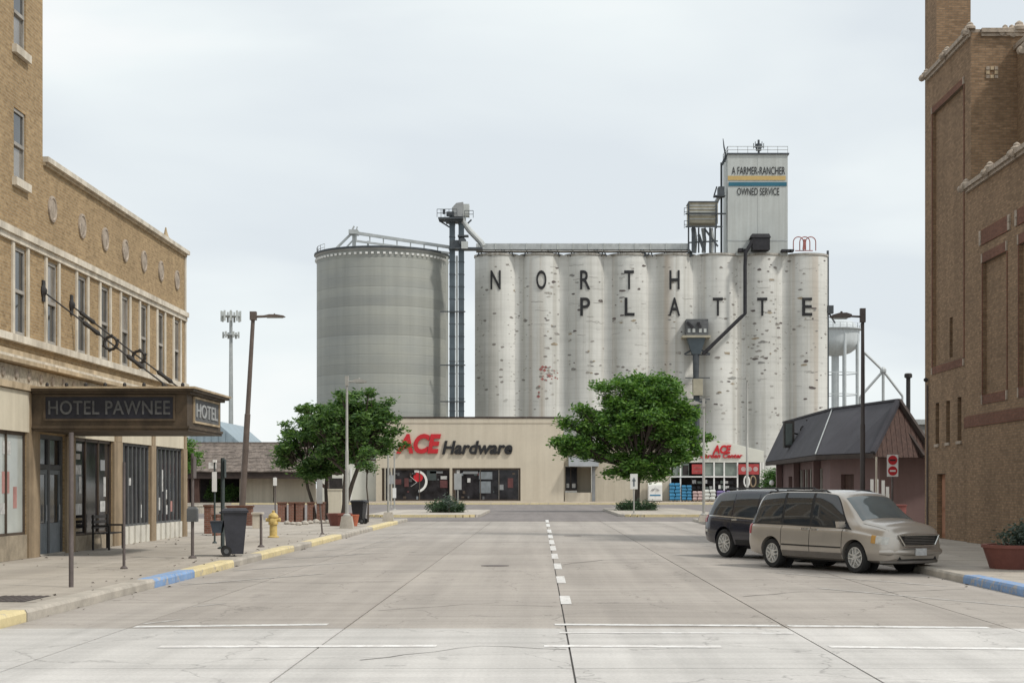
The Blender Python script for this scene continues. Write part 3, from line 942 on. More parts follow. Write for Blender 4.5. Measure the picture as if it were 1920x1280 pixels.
for y, z, a, b, m in ((47.9, 2.0, .28, .22, 'paper'), (48.6, 1.8, .2, .5, 'teal'), (49.2, 1.1, .2, .4, 'paper')):
    poster(s4, y, z, a, b, m)
for y, z, a, b, m in ((52.0, 2.05, .2, .7, 'paper'), (52.5, 1.6, .3, .3, 'paper'), (51.6, 1.3, .2, .4, 'paper'), (52.6, 1.1, .2, .3, 'paper'), (53.3, 1.2, .3, .35, 'pink_paper_reflection')):
    poster(s5, y, z, a, b, m)
# recessed double entrance doors under the canopy
a, b = bays[2]
x = HX - .11
fr = MB()
for y in (a + .06, (a + b) / 2 - .02, b - .06):
    fr.box(x - .05, x + .06, y - .06, y + .06, .152, 3.135)
fr.box(x - .05, x + .055, a + .12, b - .12, 2.28, 2.40).box(x - .05, x + .055, a + .12, b - .12, 3.03, 3.135)
ent = fr.build('door', MAT['grey_wood'], hotel)
for y0, y1 in ((a + .13, (a + b) / 2 - .09), ((a + b) / 2 + .05, b - .13)):
    MB().box(x - .01, x + .01, y0, y1, 2.41, 3.02).build('transom_pane', MAT['shop_glass'], ent)
    MB().box(x - .01, x + .01, y0 + .1, y1 - .1, .95, 2.15).build('pane', MAT['glass'], ent)
    leaf = MB()
    leaf.box(x - .03, x + .03, y0, y0 + .1, .16, 2.27).box(x - .03, x + .03, y1 - .1, y1, .16, 2.27)
    leaf.box(x - .03, x + .025, y0 + .1, y1 - .1, .16, .94).box(x - .03, x + .025, y0 + .1, y1 - .1, 2.16, 2.27)
    leaf.build('door_leaf', MAT['blue_grey_wood'], ent)
    MB().tube((x + .07, y1 - .16, 1.0), (x + .07, y1 - .16, 1.4), .015).build('handle', MAT['alu'], ent)
MB().box(HX - .55, HX + .02, a + .01, b - .01, .1505, .19).build('threshold', MAT['kerb'], hotel)
# dark interior behind everything
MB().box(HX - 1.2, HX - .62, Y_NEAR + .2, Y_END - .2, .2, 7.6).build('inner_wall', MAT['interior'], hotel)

# canopy, part of the hotel
cX1, cY0, cY1 = -8.42, 38.2, 42.2
ZB, ZT = 3.20, 4.18
core = MB()
core.box(HX - .2, cX1, cY0, cY1, ZB + .1, ZT - .12)
can = core.build('canopy', MAT['bronze'], hotel)
# cornice in steps and the lower moulding
for pr, z0, z1, m in ((.10, ZT - .118, ZT - .06, 'bronze'), (.20, ZT - .058, ZT, 'bronze'), (.24, ZT + .002, ZT + .05, 'sandstone')):
    MB().box(HX + .1, cX1 + pr, cY0 - pr, cY1 + pr, z0, z1).build('cornice', MAT[m], can)
for pr, z0, z1 in ((.06, ZB + .04, ZB + .098), (.03, ZB - .02, ZB + .038)):
    MB().box(HX + .1, cX1 + pr, cY0 - pr, cY1 + pr, z0, z1).build('lower_moulding', MAT['bronze'], can)
# frame strips round the two sign panels
zs0, zs1 = H + (HY - 785) / 78.5, H + (HY - 744) / 78.5
xs0, xs1 = (86 - CX) * 38.2 / F, (325 - CX) * 38.2 / F
MB().box(xs0, xs1, cY0 - .02, cY0 - .002, zs0, zs1).build('sign_panel', MAT['navy_panel'], can)
for q in ((xs0 - .05, xs1 + .05, zs1, zs1 + .05), (xs0 - .05, xs1 + .05, zs0 - .05, zs0), (xs0 - .05, xs0 - .001, zs0, zs1), (xs1 + .001, xs1 + .05, zs0, zs1)):
    MB().box(q[0], q[1], cY0 - .04, cY0 - .001, q[2], q[3]).build('sign_border', MAT['bronze'], can)
text('HOTEL PAWNEE', 'sign_lettering', MAT['sign_letters'], can, lambda u, v, t: (xs0 + .07 + u, cY0 - .022 - t, zs0 + .10 + v), xs1 - xs0 - .14, zs1 - zs0 - .19, .02, bold=.012, spacing=1.05)
ys0, ys1 = cY0 + .7, cY1 - .35
MB().box(cX1 + .002, cX1 + .02, ys0, ys1, zs0 - .02, zs1).build('sign_panel', MAT['grey_wood'], can)
for q in ((ys0 - .05, ys1 + .05, zs1 + .001, zs1 + .05), (ys0 - .05, ys1 + .05, zs0 - .07, zs0 - .021), (ys0 - .05, ys0 - .001, zs0 - .02, zs1), (ys1 + .001, ys1 + .05, zs0 - .02, zs1)):
    MB().box(cX1 + .001, cX1 + .045, q[0], q[1], q[2], q[3]).build('sign_border', MAT['sandstone'], can)
text('HOTEL', 'sign_lettering', MAT['sign_back'], can, lambda u, v, t: (cX1 + .022 + t, ys0 + .2 + u, zs0 + .08 + v), ys1 - ys0 - .4, zs1 - zs0 - .18, .02, bold=.012)
for i in range(8):     # studs along the top
    xx = HX + .5 + i * .46
    MB().lathe([(.04, 0), (.045, .05), (.02, .09)], (xx, cY0 - .2, ZT + .05), 8).build('stud', MAT['iron'], can)
# two tie rods with ring turnbuckles
def tie(pw, pc, tring, t1, t2):
    pw, pc = Vector(pw), Vector(pc)
    at = lambda t: pw.lerp(pc, t)
    rod = MB().tube(pw, pc, .022, n=6).build('tie_rod', MAT['iron'], can)
    MB().lathe([(.16, 0), (.17, .03), (.11, .06), (.05, .10)], (HX, pw.y, pw.z), 12, 'x').box(HX, HX + .04, pw.y - .09, pw.y + .09, pw.z - .26, pw.z + .26).build('wall_plate', MAT['iron'], rod)
    for c_ in (t1, t2):
        MB().path([at(c_ - .065), at(c_ - .05), at(c_), at(c_ + .05), at(c_ + .065)], [.03, .062, .045, .062, .03], 8).build('sleeve', MAT['iron'], rod)
    d = (pc - pw).normalized()
    up = Vector((0, 0, 1))
    u2 = (up - d * up.dot(d)).normalized()
    c0 = at(tring)
    ring = MB()
    pts = [c0 + (d * math.cos(t) + u2 * math.sin(t)) * .16 for t in [2 * PI * k / 12 for k in range(13)]]
    ring.path(pts, .04, 6)
    for k in range(6):
        t = 2 * PI * k / 6
        q = c0 + (d * math.cos(t) + u2 * math.sin(t)) * .19
        ring.lathe([(.0, -.04), (.05, 0), (.0, .04)], q, 6)
    ring.build('ring', MAT['iron'], rod)
tie((HX, HYp(80), H + (HY - 545) / 76.5), (-9.05, HYp(80), 4.24), .53, .38, .72)
tie((HX, HYp(133), H + (HY - 572) / 72), (-9.15, HYp(133), 4.24), .58, .14, .80)

# ================================================================== BRICK THEATRE ON THE RIGHT
TX = 13.2
Yr = lambda px: F * TX / (px - CX)
Y_FAR, Y_COR = 54.5, 49.0
th = thing('brick_theatre', 'tall dark brown brick theatre with blind panels, slot windows and orange door on the right', 'theatre', (TX, 46, 0.15))
wr = lambda u, v, d: (TX + d, u, v)
zP0, zP1 = 5.86, 14.36
pA = (Yr(1807), Yr(1749))
slot_h = [(Yr(p) - .24, Yr(p) + .24, H + (HY - b) * Yr(p) / F, H + (HY - t) * Yr(p) / F) for p, t, b in ((1757.5, 755, 832), (1777.5, 751, 829), (1799, 744, 826))]
door_h = (Yr(1772.5), Yr(1757), .151, 2.27)
mb = MB()
wall_holes(mb, wr, Y_COR, Y_FAR, 0, 15.75, [(pA[0], pA[1], zP0, zP1, .10), (door_h[0], door_h[1], door_h[2], door_h[3], .3)] + [h + (.3,) for h in slot_h], .1)
mb.quad((TX, Y_COR, 0), (TX + 14, Y_COR, 0), (TX + 14, Y_COR, 15.75), (TX, Y_COR, 15.75))
mb.quad((TX, Y_FAR, 0), (TX + 14, Y_FAR, 0), (TX + 14, Y_FAR, 15.75), (TX, Y_FAR, 15.75))
mb.quad((TX, Y_COR, 15.5), (TX + 14, Y_COR, 15.5), (TX + 14, Y_FAR, 15.5), (TX, Y_FAR, 15.5))
mb.build('wall', MAT['dark_brick'], th)
# recessed blind panel with a slot window
ps = Yr(1777.5)
slot2 = (ps - .2, ps + .2, 6.02, 7.32)
q = MB()
wall_holes(q, lambda u, v, d: (TX + .10 + d, u, v), pA[0] - .02, pA[1] + .02, zP0 - .02, zP1 + .02, [slot2 + (.25,)], .25)
q.build('blind_panel', MAT['dark_brick'], th)
MB().box(TX + .33, TX + .36, slot2[0] - .02, slot2[1] + .02, slot2[2] - .02, slot2[3] + .02).build('slot_pane', MAT['slot'], th)
def red_frame(y0, y1, z0, z1, X, wside=.10, top=.26, bot=.26, proud=.02):
    MB().box(X - proud, X + .06, y0 - wside, y0 - .001, z0, z1).build('brick_border', MAT['red_brick'], th)
    MB().box(X - proud, X + .06, y1 + .001, y1 + wside, z0, z1).build('brick_border', MAT['red_brick'], th)
    if top:
        MB().box(X - proud, X + .06, y0, y1, z1 + .001, z1 + top).build('brick_border', MAT['red_brick'], th)
    if bot:
        MB().box(X - proud, X + .06, y0, y1, z0 - bot, z0 - .001).build('brick_border', MAT['red_brick'], th)
    for yy, zz in ((y0 - wside, z1), (y1, z1), (y0 - wside, z0 - bot), (y1, z0 - bot)):
        if bot or zz == z1:
            MB().box(X - proud - .02, X + .05, yy, yy + wside + .02, zz + .002, zz + (top or .2)).build('corner_block', MAT['terra'], th)
red_frame(pA[0], pA[1], zP0, zP1, TX, top=.22, bot=.25)
for h in slot_h:
    MB().box(TX + .28, TX + .32, h[0] - .01, h[1] + .01, h[2] - .01, h[3] + .01).build('slot_pane', MAT['slot'], th)
    MB().box(TX - .05, TX + .2, h[0] - .05, h[1] + .05, h[2] - .10, h[2] - .004).build('sill', MAT['terra'], th)
dr = MB().box(TX + .16, TX + .21, door_h[0] + .01, door_h[1] - .01, .152, 2.265).build('door', MAT['door_orange'], th)
MB().box(TX + .10, TX + .155, door_h[0] + .12, door_h[0] + .15, 1.05, 1.25).build('handle', MAT['iron'], dr)
MB().box(TX + .12, TX + .158, door_h[0] + .2, door_h[1] - .2, .3, 1.0).box(TX + .12, TX + .158, door_h[0] + .2, door_h[1] - .2, 1.15, 2.1).build('raised_panel', MAT['door_orange'], dr)
# chimney tower rising beyond the far corner
MB().box(13.46, 14.62, 54.28, 55.9, 0, 24).build('chimney', MAT['dark_brick'], th)
# copings: straight lengths with scrolled stones between them
def coping_y(X, z, y0, y1, n, dirx=1):
    d = (y1 - y0) / n
    for i in range(n):
        MB().box(X - .14, X + .3, y0 + i * d + .01, y0 + (i + 1) * d - .01, z, z + .13).box(X - .07, X + .2, y0 + i * d + .01, y0 + (i + 1) * d - .01, z - .10, z - .002).build('coping_stone', MAT['terra'], th)
    for i in range(n + 1):
        y = y0 + i * d
        scroll(X - .02, y, z + .12)
def scroll(x, y, z, s=1.0):
    mbs = MB().lathe([(.0, -.02), (.17 * s, .0), (.17 * s, .07 * s), (.10 * s, .13 * s), (.10 * s, .17 * s), (.04 * s, .22 * s), (0, .24 * s)], (x, y, z), 10)
    mbs.lathe([(0, -.12), (.11 * s, -.1), (.11 * s, .1), (0, .12)], (x - .15 * s, y, z - .08), 8, 'y')
    mbs.build('scroll_stone', MAT['terra'], th, True)
coping_y(TX, 15.72, Y_COR, Y_FAR, 2)
for i in range(4):
    MB().box(TX + .31 + i * 2.4, TX + .30 + (i + 1) * 2.4, Y_COR - .14, Y_COR + .2, 15.72, 15.85).box(TX + .31 + i * 2.4, TX + .30 + (i + 1) * 2.4, Y_COR - .07, Y_COR + .1, 15.62, 15.718).build('coping_stone', MAT['terra'], th)
for xx in (TX + 1.05, TX + 1.25, TX + 1.48):
    scroll(xx, Y_COR, 15.80, .8 if xx < TX + 1.4 else 1.3)
# ring of small square tiles on the high front wall
for i in range(3):
    for j in range(3):
        if (i, j) != (1, 1):
            cxx, czz = 13.85 + (i - 1) * .13, 14.52 + (j - 1) * .13
            MB().box(cxx - .052, cxx + .052, Y_COR - .03, Y_COR + .02, czz - .052, czz + .052).build('tile', MAT['terra'] if (i + j) % 2 == 0 else MAT['sandstone'], th)
# projecting pier right of it with its own stone cap
MB().box(14.62, 17.5, 47.9, Y_COR - .002, 10.9, 15.2).build('pier', MAT['dark_brick'], th)
MB().box(14.5, 17.55, 47.78, Y_COR - .01, 15.202, 15.34).build('coping_stone', MAT['terra'], th)
scroll(14.62, 47.95, 15.0, 1.2)
# lower nearer block
LXr = 13.08
zc = 10.92
Yl = lambda px: F * LXr / (px - CX)
lowpan = [(Yl(1888), Yl(1843), 4.55, 8.45)]
y_b = lowpan[0][0] - 1.15
lowpan += [(y_b - 2.6, y_b, 4.55, 8.45), (y_b - 6.4, y_b - 3.75, 4.55, 8.45)]
mb = MB()
Y_N2 = 30.0
wr2 = lambda u, v, d: (LXr + d, u, v)
wall_holes(mb, wr2, Y_N2, Y_COR - .002, 0, zc, [p + (.1,) for p in lowpan], .1)
mb.quad((LXr, Y_COR - .004, 0), (TX + .2, Y_COR - .004, 0), (TX + .2, Y_COR - .004, zc), (LXr, Y_COR - .004, zc))
mb.quad((LXr, Y_N2, 0), (LXr + 14, Y_N2, 0), (LXr + 14, Y_N2, zc), (LXr, Y_N2, zc))
mb.quad((LXr, Y_N2, zc - .2), (LXr + 14, Y_N2, zc - .2), (LXr + 14, Y_COR - .01, zc - .2), (LXr, Y_COR - .01, zc - .2))
mb.build('wall', MAT['dark_brick'], th)
for p in lowpan:
    MB().box(LXr + .095, LXr + .14, p[0] - .01, p[1] + .01, p[2] - .01, p[3] + .01).build('blind_panel', MAT['dark_brick'], th)
    red_frame(p[0], p[1], p[2], p[3], LXr, .07, .27, .27)
    MB().box(LXr - .03, LXr + .05, p[0] - .15, p[1] + .1, 8.98, 9.42).build('brick_band', MAT['red_brick'], th)
    for yy in (p[0] - .36, p[1] + .11):
        MB().box(LXr - .045, LXr + .05, yy, yy + .2, 8.99, 9.2).build('corner_block', MAT['terra'], th)
        MB().box(LXr - .045, LXr + .05, yy, yy + .2, 9.215, 9.42).build('corner_block', MAT['terra'], th)
for i in range(6):
    y1 = Yr(1809) - i * 3.2
    if i == 0:
        MB().box(TX - .03, TX + .05, Y_COR + .002, y1, 3.66, 4.0).build('brick_band', MAT['red_brick'], th)
        MB().box(LXr - .03, LXr + .05, y1 - 3.2, Y_COR - .01, 3.66, 4.0).build('brick_band', MAT['red_brick'], th)
    else:
        MB().box(LXr - .03, LXr + .05, y1 - 3.2, y1 - .004, 3.66, 4.0).build('brick_band', MAT['red_brick'], th)
coping_y(LXr, zc, 41.2, Y_COR, 3)
for i in range(3):
    y1 = 41.18 - i * 3.7
    MB().box(LXr - .14, LXr + .3, y1 - 3.68, y1, zc, zc + .13).build('coping_stone', MAT['terra'], th)
# wall fitting near the far corner
MB().lathe([(.03, 0), (.07, .04), (.08, .11), (.03, .14)], (TX - .17, 54.3, H + (HY - 712) * 54.3 / F), 10, 'x').build('wall_lamp', MAT['iron'], th)
MB().tube((TX - .04, 54.35, .2), (TX - .04, 54.35, 5.3), .03).build('downpipe', MAT['post'], th)
# ================================================================== GRAIN ELEVATOR
EY, ES = 240.0, 240.0 / F
elev = thing('grain_elevator', 'row of eight white concrete grain silos with black lettering and a headhouse on top', 'grain elevator', ((1220 - CX) * ES, EY, 0))
CEN = [932, 1015, 1098, 1180, 1263, 1346, 1429, 1510]
RAD = 41.6 * ES
ZTOP = H + (HY - 481) * ES
SX = [(p - CX) * ES for p in CEN]
def cyl_map(cx_, r, cy_=EY):
    return lambda u, z, t: (cx_ + u, cy_ - math.sqrt(max(0.01, r * r - u * u)) - t, z)
silos = []
for x in SX:
    s = MB().lathe([(RAD, 0), (RAD, ZTOP * .25), (RAD, ZTOP * .5), (RAD, ZTOP * .75), (RAD, ZTOP)], (x, EY, 0), 64).build('silo', MAT['silo'], elev, True)
    MB().lathe([(RAD + .06, ZTOP - .28), (RAD + .13, ZTOP - .2), (RAD + .13, ZTOP + .08), (RAD - .2, ZTOP + .10)], (x, EY, 0), 64).build('rim', MAT['silo_gap'], s, True)
    silos.append(s)
for a, b in zip(SX, SX[1:]):
    MB().box((a + b) / 2 - .66, (a + b) / 2 + .66, EY - 1.95, EY + 2, 0, ZTOP - .05).build('seam_wall', MAT['silo'], elev)
for i in range(len(SX)):           # second row of silos behind
    MB().lathe([(RAD, 0), (RAD, ZTOP)], (SX[i], EY + 7.2, 0), 32).build('silo', MAT['silo'], elev, True)
def letter(ch, i, px, y0, y1, wpx):
    h_, w_ = (y1 - y0) * ES * .99, wpx * ES
    z0 = H + (HY - y1) * (EY - RAD) / F
    f = cyl_map(SX[i], RAD)
    u0 = (px - CX) * ES * (1 - .8 * RAD / EY) - SX[i] - w_ / 2
    v, fc = text_geo(ch, bold=.012)
    MB().add([f(u0 + a * w_, z0 + b * h_, .085 + .05 * t) for a, b, t in v], fc).build('painted_letter', MAT['sign_black'], silos[i])
for i, (c, px) in enumerate(zip('NORTH', (929.5, 1015, 1097, 1179, 1264))):
    letter(c, i, px, 507, 542.5, 19 if c != 'T' else 18)
for i, (c, px) in enumerate(zip('PLATTE', (1097, 1180, 1264, 1345, 1428, 1512))):
    letter(c, i + 2, px, 558, 592, 21 if c == 'A' else 18.5)
# what is left of a red mural on the second silo
random.seed(11)
f = cyl_map(SX[1], RAD)
for k in range(34):
    if k < 24:
        px, py = random.uniform(1014, 1046), random.uniform(686, 716)
        if (px - 1014) * .55 + abs(py - 701) > 26:
            continue
    else:
        px, py = random.uniform(1006, 1024), random.uniform(722, 744)
    u, z = (px - CX) * ES - SX[1], H + (HY - py) * (EY - RAD) / F
    sz = random.uniform(.12, .34)
    MB().add([f(u - sz, z, .02), f(u, z - sz * .8, .02), f(u + sz, z, .02), f(u, z + sz * .8, .02)], [(0, 1, 2, 3)]).build('mural_patch', MAT['faded_red'] if random.random() < .7 else MAT['silo_gap'], silos[1])
# deep broken-out patches: chipped plates, real relief, set into the face
for i in range(1, 8):
    f = cyl_map(SX[i], RAD)
    for k in range(9):
        u = random.uniform(-.75, .85) * RAD if i != 1 else random.uniform(.0, .8) * RAD
        z = random.uniform(8, ZTOP - 1.5)
        big_ = random.random() ** 2
        wd, ht = .15 + .38 * big_ * random.uniform(.6, 1.1), .10 + .20 * big_ * random.uniform(.5, 1.1)
        pts = []
        for t in range(7):
            a = 2 * PI * t / 7
            rr = random.uniform(.6, 1.1)
            uu = max(-.93 * RAD, min(.93 * RAD, u + wd * rr * math.cos(a)))
            pts.append((uu, z + ht * rr * math.sin(a)))
        MB().prism(pts, lambda p, q_, t_, f=f: f(p, q_, t_), -.02, .025).build('patch', MAT['silo_gap'] if random.random() < .55 else MAT['post'], silos[i])
# broken-out clusters and level cracks, where the photograph shows them
SPOTS = [(1022, 1052, 500, 720, 26), (1052, 1085, 485, 700, 22), (1140, 1165, 480, 640, 16), (1100, 1125, 600, 760, 10), (1165, 1200, 600, 760, 12), (1375, 1385, 610, 720, 8),
         (1392, 1440, 600, 700, 26), (1335, 1372, 640, 760, 9), (1480, 1545, 480, 760, 22), (1240, 1262, 580, 740, 9), (1406, 1450, 500, 600, 12), (960, 985, 520, 740, 5), (1440, 1462, 560, 640, 8)]
for xa_, xb_, ya_, yb_, cnt in SPOTS:
    for k in range(cnt):
        px, py = random.uniform(xa_, xb_), random.uniform(ya_, yb_)
        i = min(range(8), key=lambda j: abs(CEN[j] - px))
        u, z = (px - CX) * ES - SX[i], H + (HY - py) * (EY - RAD) / F
        f = cyl_map(SX[i], RAD)
        b_ = random.random() ** 1.6
        wd, ht = .14 + .46 * b_, .09 + .2 * b_ * random.uniform(.4, 1)
        n_ = 8
        pts = []
        for t in range(n_):
            a = 2 * PI * t / n_
            rr = random.uniform(.5, 1.15)
            pts.append((max(-.97 * RAD, min(.97 * RAD, u + wd * rr * math.cos(a))), z + ht * rr * math.sin(a)))
        MB().prism(pts, lambda p, q_, t_, f=f: f(p, q_, t_), -.03, .03).build('patch', MAT[random.choice(['silo_gap', 'crack_grey', 'grey_shingle', 'stone_base', 'post'])], silos[i])
for i in range(1, 8):
    f = cyl_map(SX[i], RAD)
    m = MB()
    for k in range(20 if i in (2, 3) else 5):
        u0 = random.uniform(-.9, .5) * RAD
        ln = random.uniform(.4, 2.2)
        z = random.uniform(12, ZTOP - 1)
        st_ = 5
        wv = [z + random.gauss(0, .05) for _ in range(st_ + 1)]
        th_ = random.uniform(.015, .035)
        for j in range(st_):
            a, b = min(.96 * RAD, u0 + ln * j / st_), min(.96 * RAD, u0 + ln * (j + 1) / st_)
            if b - a > .01:
                m.quad(f(a, wv[j] - th_, .02), f(b, wv[j + 1] - th_, .02), f(b, wv[j + 1] + th_, .02), f(a, wv[j] + th_, .02))
    m.build('cracks', MAT['crack_grey'], silos[i])['kind'] = 'stuff'
# headhouse
S2 = 237.5 / F
hx0, hx1 = (1364.5 - CX) * S2, (1477 - CX) * S2
hz1 = H + (HY - 290) * S2
hh = MB().box(hx0, hx1, 237.5, 243.5, ZTOP - .2, hz1).build('headhouse', MAT['headhouse'], elev)
MB().box(hx0 - .15, hx1 + .2, 237.3, 243.7, hz1 + .002, hz1 + .22).build('roof_edge', MAT['galv_dark'], hh)
m_ = (hx0 + hx1) / 2
for i in (4,):       # sheet joint
    xx = hx0 + (i + .5) * (hx1 - hx0) / 9
    MB().box(xx - .03, xx + .03, 237.47, 237.498, ZTOP + .2, hz1 - .05).build('sheet_rib', MAT['headhouse'], hh)
MB().box(hx0 + .04, hx1 - .04, 237.46, 237.499, H + (HY - 452) * S2, H + (HY - 450) * S2).build('sheet_joint', MAT['galv'], hh)
hz = lambda py: H + (HY - py) * S2
hxp = lambda px: (px - CX) * S2
MB().box(hx0, hxp(1473), 237.42, 237.46, hz(338), hz(330)).build('ochre_stripe', MAT['ochre'], hh)
MB().box(hxp(1366), hxp(1475), 237.42, 237.459, hz(349), hz(342)).build('teal_stripe', MAT['teal'], hh)
text('A FARMER-RANCHER', 'painted_lettering', MAT['sign_black'], hh, lambda u, v, t: (hxp(1372) + u, 237.455 - t, hz(327.5) + v), hxp(1472) - hxp(1372), hz(313) - hz(327.5), .03)
text('OWNED SERVICE', 'painted_lettering', MAT['sign_black'], hh, lambda u, v, t: (hxp(1382) + u, 237.455 - t, hz(366) + v), hxp(1461) - hxp(1382), hz(352.5) - hz(366), .03)
def rail(mb, p0, p1, h, n, r=.045):
    p0, p1 = Vector(p0), Vector(p1)
    for i in range(n + 1):
        p = p0.lerp(p1, i / n)
        mb.bar(p, p + Vector((0, 0, h)), r * 1.6)
    for k in (h, h * .5):
        mb.bar(p0 + Vector((0, 0, k)), p1 + Vector((0, 0, k)), r * 1.6)
    return mb
rl = MB()
rail(rl, (hx0, 237.5, hz1 + .2), (hx1, 237.5, hz1 + .2), 1.0, 6)
rail(rl, (hx0, 243.4, hz1 + .2), (hx1, 243.4, hz1 + .2), 1.0, 6)
rail(rl, (hx0, 237.5, hz1 + .2), (hx0, 243.4, hz1 + .2), 1.0, 3)
rl.build('railing', MAT['galv'], hh)
ax = hxp(1425)
an = MB().tube((ax, 239, hz1), (ax, 239, hz1 + 2.5), .16).tube((ax, 239, hz1 + .9), (ax, 239, hz1 + 1.9), .42)
for dx, dz in ((-.75, 1.5), (.75, 1.5), (-.5, 1.75), (.5, 1.75)):
    an.bar((ax, 239, hz1 + dz - .4), (ax + dx, 239, hz1 + dz), .09).bar((ax + dx, 239, hz1 + dz - .3), (ax + dx, 239, hz1 + dz + .5), .1)
an.build('antenna', MAT['galv_dark'], hh)
wx = hxp(1361)
MB().path([(wx, 239, hz(300)), (wx + .1, 239, hz(285)), (wx - .1, 239, hz(272)), (wx - .25, 239, hz(256))], [.16, .12, .12, .05], 6).bar((hxp(1356), 239, hz(305)), (hxp(1365), 239, hz(288)), .35).build('whip_antenna', MAT['galv_dark'], hh)
MB().bar((hxp(1355.5), 239.5, ZTOP), (hxp(1355.5), 239.5, hz(300)), .3).build('ladder_rail', MAT['galv_dark'], hh)
# roof machinery left of the headhouse: two decks with a cabin
def P4(px, py, Y=238.0):
    return A(px, py, Y)
mc = MB().box(P4(1290, 0).x, P4(1344, 0).x, 236.5, 240, P4(0, 421).z, P4(0, 383).z).build('machine_cabin', MAT['tan_sheet'], elev)
for py in (388, 394, 400, 406, 413):
    MB().box(P4(1291, 0).x, P4(1343, 0).x, 236.42, 236.499, P4(0, py + 1.6).z, P4(0, py).z).build('louvre', MAT['galv'], mc)
MB().box(P4(1289, 0).x, P4(1345, 0).x, 236.3, 240.1, P4(0, 383).z + .005, P4(0, 381).z).build('roof', MAT['galv_dark'], mc)
dk = MB()
for py, a, b in ((404, 1283, 1358), (428, 1283, 1352)):
    dk.box(P4(a, 0).x, P4(b, 0).x, 235.8, 236.28, P4(0, py + 2).z, P4(0, py).z)
for px in (1291, 1300, 1310, 1322, 1331, 1341):
    dk.bar(P4(px, 427, 237), P4(px, 474, 237), .22 if px != 1300 else .5)
for px in (1291, 1343):
    dk.bar(P4(px, 382, 236.2), P4(px, 428, 236.2), .22)
dk.bar(P4(1290, 455, 237), P4(1346, 452, 237), .2).bar(P4(1322, 430, 237), P4(1346, 462, 237), .25).bar(P4(1310, 440, 237), P4(1320, 470, 237), .4)
rail(dk, P4(1283, 404, 235.8), P4(1292, 404, 235.8), 1.1, 1)
rail(dk, P4(1283, 428, 235.8), P4(1292, 428, 235.8), 1.1, 1)
dk.build('machine_deck', MAT['galv_dark'], elev)
sp = MB()
for px, r in ((1300, .38), (1318, .3), (1333, .3)):
    sp.path([P4(px, 428, 238.5), P4(px + 3, 450, 238.5), P4(px + 1, 474, 238.5)], r, 8)
sp.path([P4(1342, 420, 238.5), P4(1342, 380, 238.5), P4(1350, 366, 238.5), P4(1357, 360, 238.5)], .3, 8)
sp.build('spout', MAT['galv'], elev)
MB().box(P4(1337, 0).x, P4(1358, 0).x, 236.5, 238, P4(0, 371).z, P4(0, 369).z).box(P4(1346, 0).x, P4(1357, 0).x, 237, 239, P4(0, 369).z, P4(0, 352).z).bar(P4(1338, 370), P4(1344, 350), .2).build('motor_stand', MAT['galv_dark'], elev)
# conveyor gallery along the silo tops
cz = lambda py: P4(0, py).z
gal = MB().box(P4(893, 0).x, P4(1292, 0).x, 237.2, 238.4, cz(469), cz(458)).build('conveyor_gallery', MAT['galv'], elev)
for i in range(14):
    px = 900 + i * 29
    MB().box(P4(px, 0).x - .06, P4(px, 0).x + .06, 237.12, 237.198, cz(469.5), cz(457.5)).build('stiffener', MAT['headhouse'], gal)
    q = MB().bar(P4(px, 469, 237.5), P4(px - 5, 481, 237.5), .16).bar(P4(px, 469, 237.5), P4(px + 5, 481, 237.5), .16)
    if i % 3 == 1:
        q.path([P4(px + 12, 468, 237.5), P4(px + 17, 474, 237.5), P4(px + 19, 481, 237.5)], .3, 8)
    q.build('support', MAT['galv_dark'], gal)
MB().box(P4(893, 0).x, P4(1292, 0).x, 236.9, 238.6, cz(473), cz(472)).build('walkway', MAT['silo_gap'], gal)
# black hopper, pipe and roof box over the sixth and seventh silo
MB().box(P4(1407, 0).x, P4(1439, 0).x, 235.4, 237.4, cz(473), cz(450)).taper((P4(1422, 0).x, 236.4, cz(450)), 1.5, 1.1, 1.25, .9, .55).build('roof_hopper', MAT['black_paint'], elev)
MB().bar(P4(1416, 449, 236), P4(1421, 441, 236), .3).bar(P4(1428, 449, 236), P4(1433, 443, 236), .35).build('hopper_arm', MAT['black_paint'], elev)
MB().path([P4(1416, 443, 235.6), P4(1398, 474, 235.6), P4(1397, 500, 235.6), P4(1397, 588, 235.6), P4(1390, 594, 235.6), P4(1318, 664, 235.2)], .27, 8).build('black_pipe', MAT['black_paint'], elev)
for px in (1386, 1393, 1466, 1475, 1481):
    MB().box(P4(px - 4, 0).x, P4(px + 4, 0).x, 236, 237.4, cz(475), cz(469 + px % 3)).build('roof_vent', MAT['black_paint'], elev)
# loading chute on the face between the fifth and sixth silo
FY = EY - RAD - .4
ch = lambda px, py: A(px, py, FY - .8)
c_ = MB().box(ch(1286, 0).x, ch(1327, 0).x, FY - 1.6, EY - 1, ch(0, 630).z, ch(0, 599).z).build('chute_box', MAT['grey_wood'], elev)
for x0, x1 in ((1288, 1304), (1309, 1325)):
    MB().bar(A(x0, 604, FY - 1.7), A((x0 + x1) / 2 + (4 if x0 < 1300 else -4), 614, FY - 1.7), .35).build('brace', MAT['black_paint'], c_)
for px in (1291, 1300, 1312, 1321):
    MB().box(ch(px - 2.5, 0).x, ch(px + 2.5, 0).x, FY - 1.66, FY - 1.601, ch(0, 624).z, ch(0, 617).z).build('bolt_plate', MAT['headhouse'], c_)
MB().box(ch(1278, 0).x, ch(1331, 0).x, FY - 2.2, EY - 1, ch(0, 634).z, ch(0, 630).z).build('ledge', MAT['tan_sheet'], c_)
cone = MB()
p = A(1305, 634, FY - .9)
q = A(1305, 664, FY - .9)
cone.taper((q.x, q.y, q.z), .62, .5, 1.35, .9, p.z - q.z)
cone.build('funnel', MAT['leg_blue'], elev)
